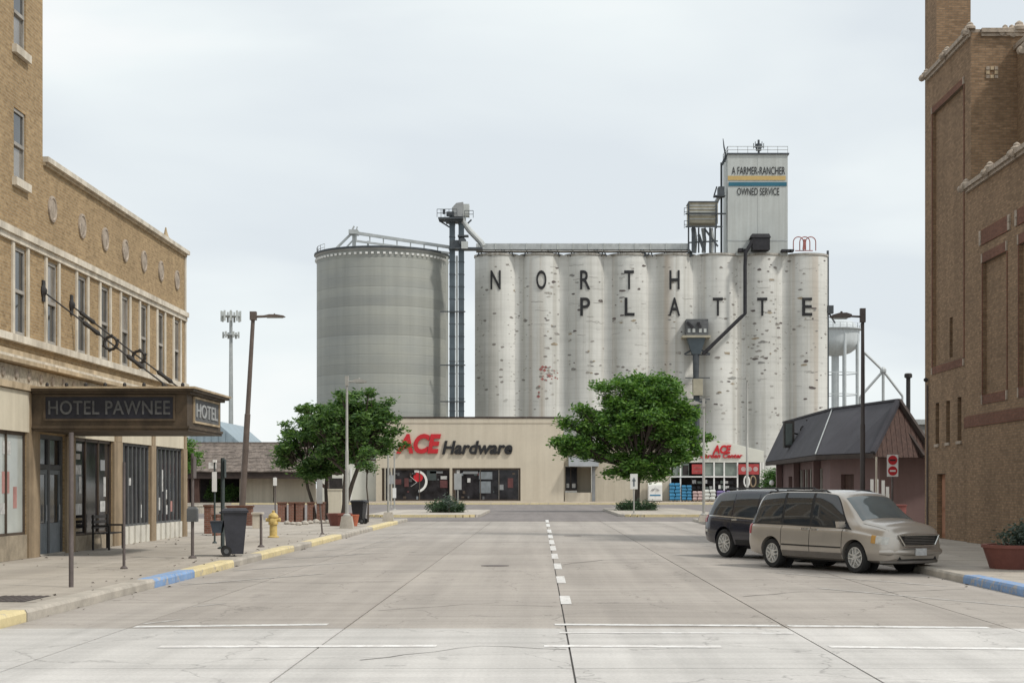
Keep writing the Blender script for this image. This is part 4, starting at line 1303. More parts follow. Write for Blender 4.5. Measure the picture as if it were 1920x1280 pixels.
MB().tube(A(1305, 664, FY - .9), A(1305, 712, FY - .9), .5, .42, 12).build('spout', MAT['galv_dark'], elev)
MB().box(A(1298, 0, FY).x, A(1316, 0, FY).x, FY - 1.6, FY, A(0, 742, FY).z, A(0, 711, FY).z).build('tan_box', MAT['tan_sheet'], elev)
MB().box(A(1297, 0, FY).x, A(1322, 0, FY).x, FY - 1.8, FY, A(0, 757, FY).z, A(0, 752, FY).z).build('chute_shelf', MAT['galv_dark'], elev)
MB().tube(A(1306, 742, FY - .8), A(1306, 830, FY - .8), .45).build('spout', MAT['galv_dark'], elev)
MB().bar(A(1283, 664, FY - .8), A(1297, 656, FY - .8), .25).build('brace', MAT['galv_dark'], elev)
MB().bar(A(1331, 664, FY - .8), A(1314, 656, FY - .8), .25).build('brace', MAT['galv_dark'], elev)
for py in (665, 708, 748):
    MB().box(A(1284, 0, FY).x, A(1330, 0, FY).x, FY - .9, FY - .7, A(0, py + 1.6, FY).z, A(0, py, FY).z).build('strap', MAT['galv_dark'], elev)
# red hooped ladder cage on the last silo
cg = MB()
for px in (1497, 1509, 1520):
    c0 = A(px, 470, 237.5)
    pts = [c0 + Vector((.75 * math.cos(t), 0, 1.3 + .75 * math.sin(t))) for t in [PI * k / 8 for k in range(9)]]
    cg.path([c0 + Vector((.75, 0, 0))] + pts + [c0 + Vector((-.75, 0, 0))], .08, 6)
cg.bar(A(1491, 470, 237.5), A(1524, 470, 237.5), .12).bar(A(1507, 468, 237.2), A(1509, 449, 237.2), .35)
cg.build('ladder_cage', MAT['faded_red'], elev)
# ladder pipe with a lamp arm at the right edge
MB().bar(A(1552, 470, 239), A(1552, 800, 239), .3).box(A(1551, 0, 239).x, A(1562, 0, 239).x, 238.5, 239.5, A(0, 588, 239).z, A(0, 573, 239).z).bar(A(1555, 588, 239), A(1566, 606, 239), .2).build('downpipe', MAT['galv_dark'], elev)

# ================================================================== STEEL BIN
BYc = 232.0
BS = BYc / F
bx, BR = (716.5 - CX) * BS, 121.3 * BS
bz = H + (HY - 482) * BS
sb = thing('steel_bin', 'huge round grey corrugated steel grain bin with a dotted rim', 'grain bin', (bx, BYc, 0))
NR = 26
rh = bz / NR
prof = []
for i in range(5):
    z = i * rh / 4
    prof.append((BR + (.05 if i % 2 else 0.0), z))
prof[-1] = (BR, rh - .012)
me = MB()
vs, fs = [], []
n = 96
prof2 = [(BR - .05, 0.0)] + [(BR + .03 * (k % 2), .004 + (rh - .008) * k / 8) for k in range(9)] + [(BR - .05, rh)]
for r, z in prof2:
    for k in range(n):
        t = 2 * PI * k / n
        vs.append((r * math.cos(t), r * math.sin(t), z))
for i in range(len(prof2) - 1):
    for k in range(n):
        q = (k + 1) % n
        fs.append((i * n + k, i * n + q, (i + 1) * n + q, (i + 1) * n + k))
ringme = MB().add(vs, fs).mesh('wall_ring', MAT['bin_steel'], True)
for i in range(NR):
    o = bpy.data.objects.new('wall_ring', ringme)
    COL.objects.link(o)
    o.parent = sb
    o.location = (0, 0, i * rh)
for k in range(14):      # vertical stiffeners
    t = 2 * PI * k / 40
    xx, yy = bx + (BR + .07) * math.cos(t), BYc + (BR + .07) * math.sin(t)
    MB().bar((xx, yy, 0), (xx, yy, bz), .045).build('stiffener', MAT['bin_steel'], sb)
MB().lathe([(BR + .1, bz - .3), (BR + .32, bz - .02), (BR + .32, bz + .15), (BR * .9, bz + .32), (BR * .5, bz + .75), (.8, bz + 1.1), (.8, bz + 1.3)], (bx, BYc, 0), 72).build('roof', MAT['bin_roof'], sb, True)
MB().lathe([(BR + .33, bz - .06), (BR + .40, bz - .02), (BR + .40, bz + .2), (BR + .3, bz + .24)], (bx, BYc, 0), 72).build('eave_ring', MAT['galv_dark'], sb, True)
for k in range(72):      # pale clips under the eave
    t = 2 * PI * (k + .5) / 72
    cx_, cy_ = bx + (BR + .1) * math.cos(t), BYc + (BR + .1) * math.sin(t)
    if cy_ < BYc + 2:
        MB().box(cx_ - .17, cx_ + .17, cy_ - .12, cy_ + .12, bz - .88, bz - .60).build('clip', MAT['white'], sb)
rr_ = MB()
for k in range(17, 24):
    t0, t1 = 2 * PI * k / 40, 2 * PI * (k + 1) / 40
    a = Vector((bx + BR * math.cos(t0), BYc + BR * math.sin(t0), bz + .15))
    b = Vector((bx + BR * math.cos(t1), BYc + BR * math.sin(t1), bz + .15))
    rail(rr_, a, b, .95, 1, .035)
rr_.build('railing', MAT['galv'], sb)
# catwalk truss from the bin peak to the bucket elevator
tr = MB()
B_ = lambda px, py, Y=228.5: A(px, py, Y)
for dy in (-.6, .6):
    tr.bar(B_(668, 437, 228.5 + dy), B_(846, 464, 228.5 + dy), .42)
    tr.bar(B_(668, 452, 228.5 + dy), B_(846, 475, 228.5 + dy), .28)
    for i in range(8):
        x0 = 668 + 178 * i / 7
        yt, yb = 437 + 27 * i / 7, 452 + 22 * i / 7
        tr.bar(B_(x0, yt, 228.5 + dy), B_(x0, yb, 228.5 + dy), .16)
tr.bar(B_(660, 437), B_(622, 474), .3).bar(B_(667, 445), B_(640, 474), .2).bar(B_(664, 434), B_(664, 470), .5).bar(B_(690, 452), B_(690, 470), .25).bar(B_(740, 460), B_(740, 472), .22).bar(B_(790, 466), B_(790, 474), .22)
tr.box(B_(655, 0).x, B_(672, 0).x, 227.6, 229.6, B_(0, 440).z, B_(0, 432).z).bar(B_(660, 432), B_(664, 424), .2).bar(B_(668, 432), B_(670, 425), .15)
tr.build('catwalk', MAT['galv'], sb)

# ================================================================== BUCKET ELEVATOR
LY = 226.0
be = thing('bucket_elevator', 'tall dark twin-leg bucket elevator between the steel bin and the concrete silos', 'bucket elevator', (A(856, 0, LY).x, LY, 0))
lz = lambda py: A(0, py, LY).z
lx = lambda px: A(px, 0, LY).x
for a, b in ((843, 853), (860, 870)):
    lg = MB().box(lx(a), lx(b), LY - .5, LY + .5, 0, lz(405)).build('leg', MAT['leg_blue'], be)
    for k in range(22):
        z = 2 + k * 1.75
        if z < lz(415):
            MB().box(lx(a) - .05, lx(b) + .05, LY - .55, LY + .55, z, z + .08).build('flange', MAT['galv_dark'], lg)
MB().bar((lx(856.5), LY - .2, 0), (lx(856.5), LY - .2, lz(480)), .30).build('ladder', MAT['galv'], be)
for py in (584, 684, 752):
    MB().box(lx(826), lx(873), LY - .75, LY - .56, lz(py + 2), lz(py)).build('tie_bar', MAT['galv_dark'], be)
MB().bar((lx(838.5), LY, 0), (lx(838.5), LY, lz(481)), .28).build('sky_strip', MAT['white_sheet'], be)  # white strip standing for the sky glimpsed beside the leg
hd = MB().prism([(lx(848), lz(408)), (lx(848), lz(392)), (lx(856), lz(383)), (lx(869), lz(381)), (lx(869), lz(408))], lambda p, q, t: (p, t, q), LY - 1.0, LY + 1.0).build('head', MAT['bin_roof'], be)
MB().box(lx(869) + .01, lx(880), LY - .7, LY + .9, lz(406), lz(384)).build('motor_housing', MAT['headhouse'], be)
pf = MB().box(lx(823), lx(869), LY - 1.8, LY + 1.2, lz(414), lz(411)).box(lx(836), lx(866), LY - 1.2, LY + 1.0, lz(418), lz(414))
rail(pf, (lx(821), LY - 1.8, lz(411)), (lx(858), LY - 1.8, lz(411)), 1.1, 5)
rail(pf, (lx(872), LY - 1.2, lz(411)), (lx(888), LY - 1.2, lz(411)), 1.0, 2)
pf.bar((lx(824), LY, lz(414)), (lx(843), LY, lz(426)), .2).bar((lx(884), LY, lz(412)), (lx(872), LY, lz(424)), .2)
pf.box(lx(838), lx(852), LY - 1.5, LY - .9, lz(408), lz(400)).box(lx(831), lx(836), LY - 1.5, LY - 1.0, lz(404), lz(396))
pf.build('platform', MAT['galv_dark'], be)
MB().path([(lx(868), LY - .2, lz(396)), (lx(869), LY - .2, lz(417)), (lx(880), LY - .2, lz(432)), (lx(903), LY - .2, lz(456)), (lx(906), LY - .2, lz(462))], .42, 10).build('spout', MAT['galv'], be)
MB().box(lx(842), lx(905), LY - 1.3, LY + .9, lz(469), lz(466)).box(lx(845), lx(872), LY - .9, LY + .9, lz(466), lz(452)).build('junction_deck', MAT['galv_dark'], be)
MB().lathe([(.55, -.4), (.55, .4)], (lx(868), LY - .8, lz(455)), 12, 'y').box(lx(859), lx(879), LY - 1.3, LY - .3, lz(446), lz(443)).build('drive_motor', MAT['galv_dark'], be)
MB().bar((lx(866), LY - .9, lz(462)), (lx(878), LY - .9, lz(462)), 1.0).build('motor_guard', MAT['headhouse'], be)

# ================================================================== WATER TOWER
WY = 320.0
wt = thing('water_tower', 'pale blue-grey water tower with bowl tank and thin legs behind the silos', 'water tower', (A(1566, 0, WY).x, WY, 0))
wx, wS = A(1566, 0, WY).x, WY / F
wz = lambda py: H + (HY - py) * wS
RW = 45 * wS
prof = [(.01, wz(668))] + [(RW * math.sin(t), wz(640) - (wz(640) - wz(668)) * math.cos(t)) for t in (R(20), R(40), R(60), R(75), R(90))] + [(RW, wz(617)), (RW * .72, wz(603)), (.3, wz(597))]
MB().lathe(prof, (wx, WY, 0), 40).build('tank', MAT['tower_white'], wt, True)
bal = MB().lathe([(RW + .05, wz(619)), (RW + .6, wz(619)), (RW + .6, wz(618)), (RW + .05, wz(618))], (wx, WY, 0), 40)
for k in range(24):
    t, t1 = 2 * PI * k / 24, 2 * PI * (k + 1) / 24
    rail(bal, (wx + (RW + .5) * math.cos(t), WY + (RW + .5) * math.sin(t), wz(618)), (wx + (RW + .5) * math.cos(t1), WY + (RW + .5) * math.sin(t1), wz(618)), 1.0, 1, .04)
bal.build('balcony', MAT['tower_white'], wt)
for k in range(8):
    t = 2 * PI * (k + .3) / 8
    MB().tube((wx + RW * .98 * math.cos(t), WY + RW * .98 * math.sin(t), 0), (wx + RW * .98 * math.cos(t), WY + RW * .98 * math.sin(t), wz(628)), .28, n=8).build('leg', MAT['tower_white'], wt)
MB().tube((wx, WY, 0), (wx, WY, wz(664)), .75, n=14).build('riser', MAT['tower_white'], wt)
hb = MB()
for py in (700, 740):
    for k in range(8):
        t, t1 = 2 * PI * (k + .3) / 8, 2 * PI * (k + 1.3) / 8
        hb.bar((wx + RW * .98 * math.cos(t), WY + RW * .98 * math.sin(t), wz(py)), (wx + RW * .98 * math.cos(t1), WY + RW * .98 * math.sin(t1), wz(py)), .16)
hb.build('bracing', MAT['tower_white'], wt)

# grey pipe frame rising behind the dark roof
PY = 150.0
gp = thing('pipe_frame', 'thin grey pipe frame of spouts rising behind the dark roof', 'pipe frame', (A(1655, 0, PY).x, PY, 0))
a = [A(1620, 660, PY), A(1656, 695, PY), A(1612, 745, PY), A(1692, 742, PY), A(1655, 790, PY)]
for i, (p, q) in enumerate(((a[0], a[1]), (a[1], a[2]), (a[1], a[3]))):
    MB().tube(p, q, .12, n=8).build('spout', MAT['galv'], gp)
MB().tube(a[1], Vector((a[1].x, PY, 0)), .14, n=8).build('mast', MAT['galv'], gp)
MB().lathe([(.12, -.3), (.3, -.1), (.3, .15), (.12, .35)], a[1], 10).build('distributor', MAT['galv'], gp)
MB().tube(a[2], Vector((a[2].x, PY, 0)), .10, n=8).build('strut', MAT['galv'], gp)
MB().tube(a[3], Vector((a[3].x, PY, 0)), .10, n=8).build('strut', MAT['galv'], gp)
MB().tube(a[0], Vector((a[0].x, PY, 0)), .10, n=8).build('strut', MAT['galv'], gp)

# ================================================================== CELL TOWER
CY = 230.0
ct = thing('cell_tower', 'slim grey monopole cell tower with two rings of antennas', 'cell tower', (A(433, 0, CY).x, CY, 0))
cx_ = A(433, 0, CY).x
cz_ = lambda py: A(0, py, CY).z
MB().tube((cx_, CY, 0), (cx_, CY, cz_(584)), .42, .22, 12).build('pole', MAT['galv'], ct)
for py, r, hh_, nn in ((593, 1.35, 1.5, 9), (628, 1.1, .9, 6)):
    ar = MB()
    for k in range(nn):
        t = 2 * PI * k / nn
        ex, ey = cx_ + r * math.cos(t), CY + r * math.sin(t)
        ar.bar((cx_, CY, cz_(py)), (ex, ey, cz_(py)), .1)
        MB().box(ex - .13, ex + .13, CY + r * math.sin(t) - .08, CY + r * math.sin(t) + .08, cz_(py) - hh_ / 2, cz_(py) + hh_ / 2).build('antenna', MAT['headhouse'], ct)
    ar.lathe([(r * .9, cz_(py) - .06), (r, cz_(py) - .06), (r, cz_(py) + .06), (r * .9, cz_(py) + .06)], (cx_, CY, 0), 24)
    ar.build('antenna_mount', MAT['galv'], ct)
# ================================================================== HARDWARE STORE
SY = 185.0
SS = SY / F
sx = lambda px: (px - CX) * SS
sz = lambda py: H + (HY - py) * SS
st = thing('hardware_store', 'beige hardware store with red and black sign letters and a long dark shop window', 'store', (sx(885), SY, 0.15))
ws = lambda u, v, d: (u, SY + d, v)
x0, x1 = sx(705), sx(1057)
wz0, wz1 = .22, sz(877)
zt = sz(784)
mb = MB()
wall_holes(mb, ws, x0, x1, 0, zt, [(sx(716), sx(976), wz0, wz1)], .5)
mb.quad((x1, SY, 0), (x1, SY + 28, 0), (x1, SY + 28, zt), (x1, SY, zt))
mb.quad((x0, SY, 0), (x0, SY + 28, 0), (x0, SY + 28, zt), (x0, SY, zt))
mb.quad((x0, SY, zt - .2), (x1, SY, zt - .2), (x1, SY + 28, zt - .2), (x0, SY + 28, zt - .2))
mb.build('wall', MAT['ace_wall'], st)
for i in range(5):
    d = (x1 - x0) / 5
    MB().box(x0 + i * d + .01, x0 + (i + 1) * d - .01, SY - .12, SY + .3, zt + .002, zt + .18).build('coping', MAT['fascia'], st)
    MB().box(x0 + i * d + .01, x0 + (i + 1) * d - .01, SY - .06, SY - .002, zt - .55, zt).build('parapet_band', MAT['ace_wall'], st)
fr = MB()
for px in (716, 729, 846, 850, 972):
    fr.box(sx(px), sx(px + 4), SY + .12, SY + .3, wz0, wz1)
fr.box(sx(716), sx(976), SY + .1, SY + .3, wz1 - .22, wz1 - .002).box(sx(716), sx(976), SY + .1, SY + .3, wz0, wz0 + .14)
for px in (786, 900, 935):
    fr.box(sx(px), sx(px + 1.2), SY + .14, SY + .28, wz0, wz1)
win = fr.build('shop_window', MAT['brown_metal'], st)
for a, b in ((720, 786), (787, 846), (854, 900), (901, 935), (936, 972)):
    MB().box(sx(a) + .02, sx(b) - .02, SY + .22, SY + .25, wz0 + .14, wz1 - .22).build('pane', MAT['shop_glass'], win)
MB().box(sx(732), sx(735.5), SY - .02, SY + .1, .16, wz1 + .1).build('column', MAT['ace_wall2'], st)
MB().box(sx(721), sx(723), SY - .01, SY + .09, .16, wz1).build('column', MAT['ace_wall2'], st)
MB().box(sx(843), sx(848), SY - .02, SY + .1, .16, wz1).build('column', MAT['ace_wall2'], st)
# things stuck in the window
def wp(name, a, b, c, d, mat, yy=SY + .17):
    return MB().box(sx(a), sx(b), yy, yy + .03, sz(d), sz(c)).build(name, MAT[mat], win)
cxx, czz = sx(780), sz(902)
arc = MB()
for r0, r1, t0, t1 in ((1.05, 1.32, -75, 100),):
    for k in range(14):
        ta, tb = R(t0 + (t1 - t0) * k / 14), R(t0 + (t1 - t0) * (k + 1) / 14)
        q = [(cxx + r * math.cos(t), czz + r * math.sin(t)) for r, t in ((r0, ta), (r1, ta), (r1, tb), (r0, tb))]
        arc.prism(q, lambda p, q_, t: (p, SY + .16 + t, q_), 0, .03)
arc.bar((cxx - .7, SY + .17, czz + .6), (cxx + .1, SY + .17, czz - .1), .22, .03).bar((cxx + .1, SY + .17, czz - .1), (cxx - .6, SY + .17, czz - .6), .22, .03)
arc.build('poster', MAT['white'], win)
MB().lathe([(.55, 0), (.55, .02)], (cxx + .25, SY + .19, czz + .5), 18, 'y').build('poster', MAT['sign_red'], win)
for q in ((800, 818, 880, 900, 'green_post'), (826, 838, 892, 898, 'paper'), (825, 839, 900, 914, 'dim_red'), (856, 862, 876, 912, 'paper'), (868, 896, 883, 888, 'grey_canopy'), (898, 923, 884, 898, 'blue_grey_wood'), (899, 920, 902, 924, 'blue_grey_wood'), (876, 882, 896, 904, 'paper'), (758, 766, 896, 912, 'dim_red'), (934, 944, 908, 918, 'grey_canopy'), (952, 962, 896, 914, 'dim_red'), (806, 830, 883, 887, 'grey_canopy'), (740, 752, 898, 908, 'dim_red')):
    wp('poster', *q)
random.seed(31)
for i in range(26):      # stock and shelf edges seen dimly through the glass
    px = random.uniform(736, 966)
    py = random.choice([886, 897, 908, 920, 930])
    if not 842 < px < 854:
        wp('stock', px, px + random.uniform(2, 6), py, py + random.uniform(2, 6), random.choice(['grey_wood', 'brown_metal', 'green_post', 'dim_red', 'grey_wood', 'blue_grey_wood']), SY + .19)
# sign
rl_ = lambda px0, py0: (lambda u, v, t: (sx(px0) + u, SY - .02 - t, sz(py0) + v))
text('ACE', 'sign_letters', MAT['sign_red'], st, rl_(743, 850), sx(827) - sx(743), sz(813) - sz(850), .22, bold=.045, shear=.22)
text('Hardware', 'sign_letters', MAT['sign_black'], st, rl_(829, 851.5), sx(961) - sx(829), sz(826) - sz(851.5), .18, bold=.03, shear=.22)
# right wing with a recessed porch
xa, xb = sx(1057) + .01, sx(1256)
zw = 6.4
mb = MB()
wall_holes(mb, lambda u, v, d: (u, SY + .6 + d, v), xa, xb, 0, zw, [(sx(1060), sx(1112), .16, sz(873), 2.4)], .2)
mb.quad((xb, SY + .6, 0), (xb, SY + 28, 0), (xb, SY + 28, zw), (xb, SY + .6, zw))
mb.quad((xa, SY + .6, zw - .1), (xb, SY + .6, zw - .1), (xb, SY + 28, zw - .1), (xa, SY + 28, zw - .1))
mb.build('wall', MAT['ace_wall2'], st)
MB().box(xa, xb, SY + .45, SY + .9, zw + .002, zw + .15).build('coping', MAT['fascia'], st)
pw = MB().box(sx(1060), sx(1083), SY + 1.6, SY + 1.8, sz(921) + .1, sz(874)).build('shop_window', MAT['brown_metal'], st)
for a, b in ((1061, 1070), (1071.5, 1082)):
    MB().box(sx(a), sx(b), SY + 1.54, SY + 1.58, sz(921) + .25, sz(876)).build('pane', MAT['shop_glass'], pw)
    MB().box(sx(a) + .1, sx(b) - .15, SY + 1.52, SY + 1.535, sz(914), sz(906)).build('poster', MAT['paper'], pw)
MB().box(sx(1059), sx(1110), SY + .3, SY + 1.5, .15, sz(923)).build('porch_wall', MAT['ace_wall'], st)
MB().box(sx(1110), sx(1116), SY + .2, SY + .7, .15, sz(872)).build('porch_post', MAT['grey_canopy'], st)
MB().box(sx(1083), sx(1110), SY + 2.9, SY + 2.98, .15, sz(874)).build('inner_wall', MAT['ace_wall2'], st)
pr_ = [(SY - 1.2, sz(874)), (SY + .58, sz(874)), (SY + .58, sz(855)), (SY + .1, sz(855))]
MB().prism(pr_, lambda p, q, t: (t, p, q), sx(1066), sx(1122)).build('porch_roof', MAT['grey_canopy'], st)
# left wing
MB().box(sx(596), x0 - .01, SY + 1.0, SY + 20, 0, 4.9).build('wall', MAT['white_sheet'], st)
MB().box(sx(596), x0 - .01, SY + .9, SY + 1.4, 4.902, 5.05).build('coping', MAT['fascia'], st)
MB().box(sx(615), sx(640), SY + .95, SY + .999, sz(922), sz(896)).build('shop_window', MAT['interior'], st)
MB().box(sx(655), sx(657.5), SY + .9, SY + .999, .16, 4.0).box(sx(704), sx(706), SY + .9, SY + .999, .16, 4.4).build('downpipe', MAT['white'], st)

# garden centre: white gabled front with glazing, shelves and posts
GY_ = SY + 1.5
gs = GY_ / F
gx = lambda px: (px - CX) * gs
gz = lambda py: H + (HY - py) * gs
gc = thing('garden_centre', 'white gabled garden centre with small red sign letters and green glazing right of the store', 'garden centre', (gx(1340), GY_, .15))
poly = [(gx(1256), gz(866)), (gx(1432), gz(866)), (gx(1432), gz(846)), (gx(1400), gz(838)), (gx(1350), gz(826)), (gx(1300), gz(832)), (gx(1256), gz(843))]
MB().prism(poly, lambda p, q, t: (p, t, q), GY_, GY_ + .5).build('gable', MAT['white_sheet'], gc)
rf = MB()
rf.prism([(gx(1254), gz(842.5)), (gx(1350), gz(825)), (gx(1434), gz(845)), (gx(1434), gz(846.5)), (gx(1350), gz(827)), (gx(1254), gz(844.5))], lambda p, q, t: (p, t, q), GY_ + .501, GY_ + 22)
rf.build('roof', MAT['white_sheet'], gc)
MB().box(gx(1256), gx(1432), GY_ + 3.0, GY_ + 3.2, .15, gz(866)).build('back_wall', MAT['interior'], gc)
for a, b in ((1262, 1275), (1277, 1292), (1320, 1338), (1340, 1357), (1359, 1382)):
    MB().box(gx(a), gx(b), GY_ + .2, GY_ + .25, gz(891), gz(868)).build('glazed_panel', MAT['poly_glass'], gc)
MB().box(gx(1280), gx(1291), GY_ + .16, GY_ + .199, gz(890), gz(872)).build('dark_panel', MAT['interior'], gc)
for px in (1257, 1276, 1319, 1339, 1358, 1383, 1426, 1431):
    MB().bar((gx(px), GY_ + .1, .15), (gx(px), GY_ + .1, gz(866)), .16).build('post', MAT['white'], gc)
MB().box(gx(1256), gx(1382), GY_ - .05, GY_ + .02, gz(894.5), gz(892)).build('rail', MAT['white'], gc)
text('ACE', 'sign_letters', MAT['sign_red'], gc, lambda u, v, t: (gx(1336) + u, GY_ - .01 - t, gz(850) + v), gx(1371) - gx(1336), gz(834) - gz(850), .15, bold=.045, shear=.22)
text('Garden Center', 'sign_letters', MAT['sign_red'], gc, lambda u, v, t: (gx(1313) + u, GY_ - .01 - t, gz(858.5) + v), gx(1392) - gx(1313), gz(849.5) - gz(858.5), .12, bold=.03, shear=.22)
for a, b, c, d in ((1297, 1317.5, 870, 888), (1384, 1423, 869.5, 889)):
    sg = MB().box(gx(a), gx(b), GY_ - .14, GY_ - .06, gz(d), gz(c)).build('red_sign', MAT['panel_red'], gc)
    for k in range(2 if b - a < 25 else 3):
        u0 = gx(a) + .2 + k * (gx(b) - gx(a) - .3) / (2 if b - a < 25 else 3)
        if b - a < 25:
            MB().box(gx(a) + .2, gx(b) - .2, GY_ - .155, GY_ - .141, gz(877 + 7 * k), gz(875.5 + 7 * k)).build('sign_stripe', MAT['faded_red'], sg)
        else:
            MB().lathe([(.28, 0), (.28, .012)], (u0 + .4, GY_ - .154, gz(879)), 14, 'y').build('sign_disc', MAT['pink_bag'], sg)
# shelves standing inside the front with goods on them
sv = thing('garden_shelf', 'dark display shelves with white cartons below the green glazing', 'shelf', (gx(1340), GY_ + 1.0, .15))
shf = MB()
for px in (1298, 1318, 1338, 1358, 1380):
    shf.bar((gx(px), GY_ + .6, .15), (gx(px), GY_ + .6, gz(896)), .09).bar((gx(px), GY_ + 1.4, .15), (gx(px), GY_ + 1.4, gz(896)), .09)
shf.build('upright', MAT['iron'], sv)
for py in (906, 916, 926):
    MB().box(gx(1297), gx(1381), GY_ + .55, GY_ + 1.45, gz(py + 1), gz(py)).build('shelf_board', MAT['iron'], sv)
random.seed(5)
ORD = 'first second third fourth fifth sixth seventh eighth ninth tenth eleventh twelfth thirteenth fourteenth fifteenth'.split()
n_ct = 0
for py in (906, 916):
    px = 1299
    while px < 1376:
        wv = random.uniform(4, 9)
        mt = random.choice(['white', 'black_bag', 'paper', 'black_bag', 'poly_glass'])
        o = MB().box(gx(px), gx(px + wv), GY_ + .6, GY_ + 1.2, gz(py) + .003, gz(py - random.uniform(4, 7.5))).build('carton', MAT[mt])
        n_ct = n_ct + 1 if px > 1299 else 0
        tag(o, '%s carton on the %s garden centre shelf, %s from its left end' % ({'white': 'white', 'black_bag': 'black', 'paper': 'off-white', 'poly_glass': 'grey-green'}[mt], 'upper' if py == 906 else 'lower', ORD[n_ct]), 'carton', 'goods on the garden centre shelves')
        px += wv + random.uniform(.5, 3)
# stacks of bagged goods on pallets along the front
def stack(px0, px1, ztop, rows, mat, label, y0=GY_ - 1.9):
    a, b = gx(px0) * y0 / GY_, gx(px1) * y0 / GY_
    t = thing('bag_stack', label, 'bag stack', ((a + b) / 2, y0 + .6, .15), 'stacks of bags on pallets at the garden centre')
    pl = MB()
    for i in range(3):
        xx = a + (i + .5) * (b - a) / 3
        pl.box(xx - .06, xx + .06, y0, y0 + 1.2, .15, .25)
    pl.box(a, b, y0, y0 + 1.2, .251, .28)
    pl.build('pallet', MAT['pallet'], t)
    hgt = (ztop - .285) / rows
    for r in range(rows):
        for c in range(2):
            xm = (a + b) / 2 + (.04 if r % 2 else -.04)
            u0, u1 = (a, xm) if c == 0 else (xm + .01, b)
            j = random.uniform(-.03, .03)
            z0 = .283 + r * hgt
            m = MB()
            m.taper(((u0 + u1) / 2 + j, y0 + .6, z0), (u1 - u0) / 2 - .06, .54, (u1 - u0) / 2, .6, hgt * .45)
            m.taper(((u0 + u1) / 2 + j, y0 + .6, z0 + hgt * .45), (u1 - u0) / 2, .6, (u1 - u0) / 2 - .08, .52, hgt * .53)
            m.build('bag', MAT[mat], t)
stack(1255.5, 1276, gz(905), 5, 'blue_bag', 'tall blue bag stack, leftmost of the row at the garden centre')
stack(1278.5, 1297, gz(909), 5, 'blue_bag', 'blue bag stack second from the left at the garden centre')
stack(1299, 1317, gz(920), 3, 'pink_bag', 'low pinkish bag stack beside the blue ones at the garden centre')
stack(1320, 1342, gz(917), 3, 'white_bag', 'white bag stack in the middle of the garden centre front')
stack(1344, 1370, gz(919), 3, 'purple_bag', 'purple bag stack just left of the dark parked car')
# wreath-like hoops hung at the right end
for i, (px, m) in enumerate(((1400, 'white'), (1412, 'tan_pillar'))):
    pts = [A(px + 5 * math.cos(t), 902 + 10 * math.sin(t), GY_ - .5) for t in [2 * PI * k / 16 for k in range(17)]]
    tag(MB().path(pts, .09, 6).build('display_hoop', MAT[m]), ('white' if i == 0 else 'brown') + ' hoop on display at the right end of the garden centre', 'hoop', 'hoops at the garden centre')
# white ice chest
ix0, ix1 = gx(1213), gx(1239)
ic = thing('ice_chest', 'white upright ice chest with a dark emblem against the beige wall', 'ice chest', ((ix0 + ix1) / 2, GY_ - 2, .15))
MB().box(ix0, ix1, GY_ - 2.2, GY_ - 1.2, .25, 2.05).build('body', MAT['white'], ic)
MB().box(ix0 + .05, ix1 - .05, GY_ - 2.15, GY_ - 1.25, .15, .249).build('plinth', MAT['iron'], ic)
MB().prism([(GY_ - 2.2, 2.051), (GY_ - 1.2, 2.051), (GY_ - 1.2, 2.35), (GY_ - 1.7, 2.35)], lambda p, q, t: (t, p, q), ix0, ix1).build('hood', MAT['white_sheet'], ic)
xm = (ix0 + ix1) / 2
MB().box(ix0 + .08, xm - .02, GY_ - 2.24, GY_ - 2.201, .4, 1.95).box(xm + .02, ix1 - .08, GY_ - 2.24, GY_ - 2.201, .4, 1.95).build('door', MAT['white'], ic)
em = MB()
for k in range(6):
    t = R(20 + k * 28)
    em.bar((xm + .2 * math.cos(t), GY_ - 2.25, 1.35 + .2 * math.sin(t)), (xm + .5 * math.cos(t), GY_ - 2.25, 1.35 + .35 * math.sin(t)), .13, .02)
em.build('emblem', MAT['navy_panel'], ic)
MB().box(ix0 + .2, ix1 - .2, GY_ - 2.262, GY_ - 2.241, .8, .95).build('stripe', MAT['blue_bag'], ic)

# ================================================================== DARK ROOFED RESTAURANT
ze, zr = 3.27, 5.55
rs_ = thing('restaurant', 'low building with a steep dark mansard roof and plum wall beside the theatre', 'restaurant', (15, 80, .15))
E_ = [(12.83, 91.0), (12.24, 71.0), (13.87, 66.6)]          # eave line: along the street, then a turned corner
R_ = [(14.12, 92.6), (14.0, 76.5), (15.37, 68.5)]           # ridge line
YN, YF = 66.6, 92.0
for k, npan in ((0, 4), (1, 2)):
    e0_, e1_, r0_, r1_ = Vector(E_[k]), Vector(E_[k + 1]), Vector(R_[k]), Vector(R_[k + 1])
    for i in range(npan):
        t0, t1 = i / npan + .0004, (i + 1) / npan - .0004
        q = [e0_.lerp(e1_, t0), e0_.lerp(e1_, t1), r0_.lerp(r1_, t1), r0_.lerp(r1_, t0)]
        zs = [ze, ze, zr, zr]
        vs = [(p.x, p.y, z) for p, z in zip(q, zs)] + [(p.x + .1, p.y + .06, z - .06) for p, z in zip(q, zs)]
        MB().add(vs, [(0, 1, 2, 3), (7, 6, 5, 4), (0, 4, 5, 1), (1, 5, 6, 2), (2, 6, 7, 3), (3, 7, 4, 0)]).build('roof_panel', MAT['mansard'], rs_)
    MB().bar((r0_.x, r0_.y, zr + .02), (r1_.x, r1_.y, zr + .02), .16, .09).build('ridge_cap', MAT['mansard'], rs_)
    MB().bar((e0_.x + .06, e0_.y, ze - .13), (e1_.x + .06, e1_.y, ze - .13), .12, .2).build('eave_board', MAT['fascia'], rs_)
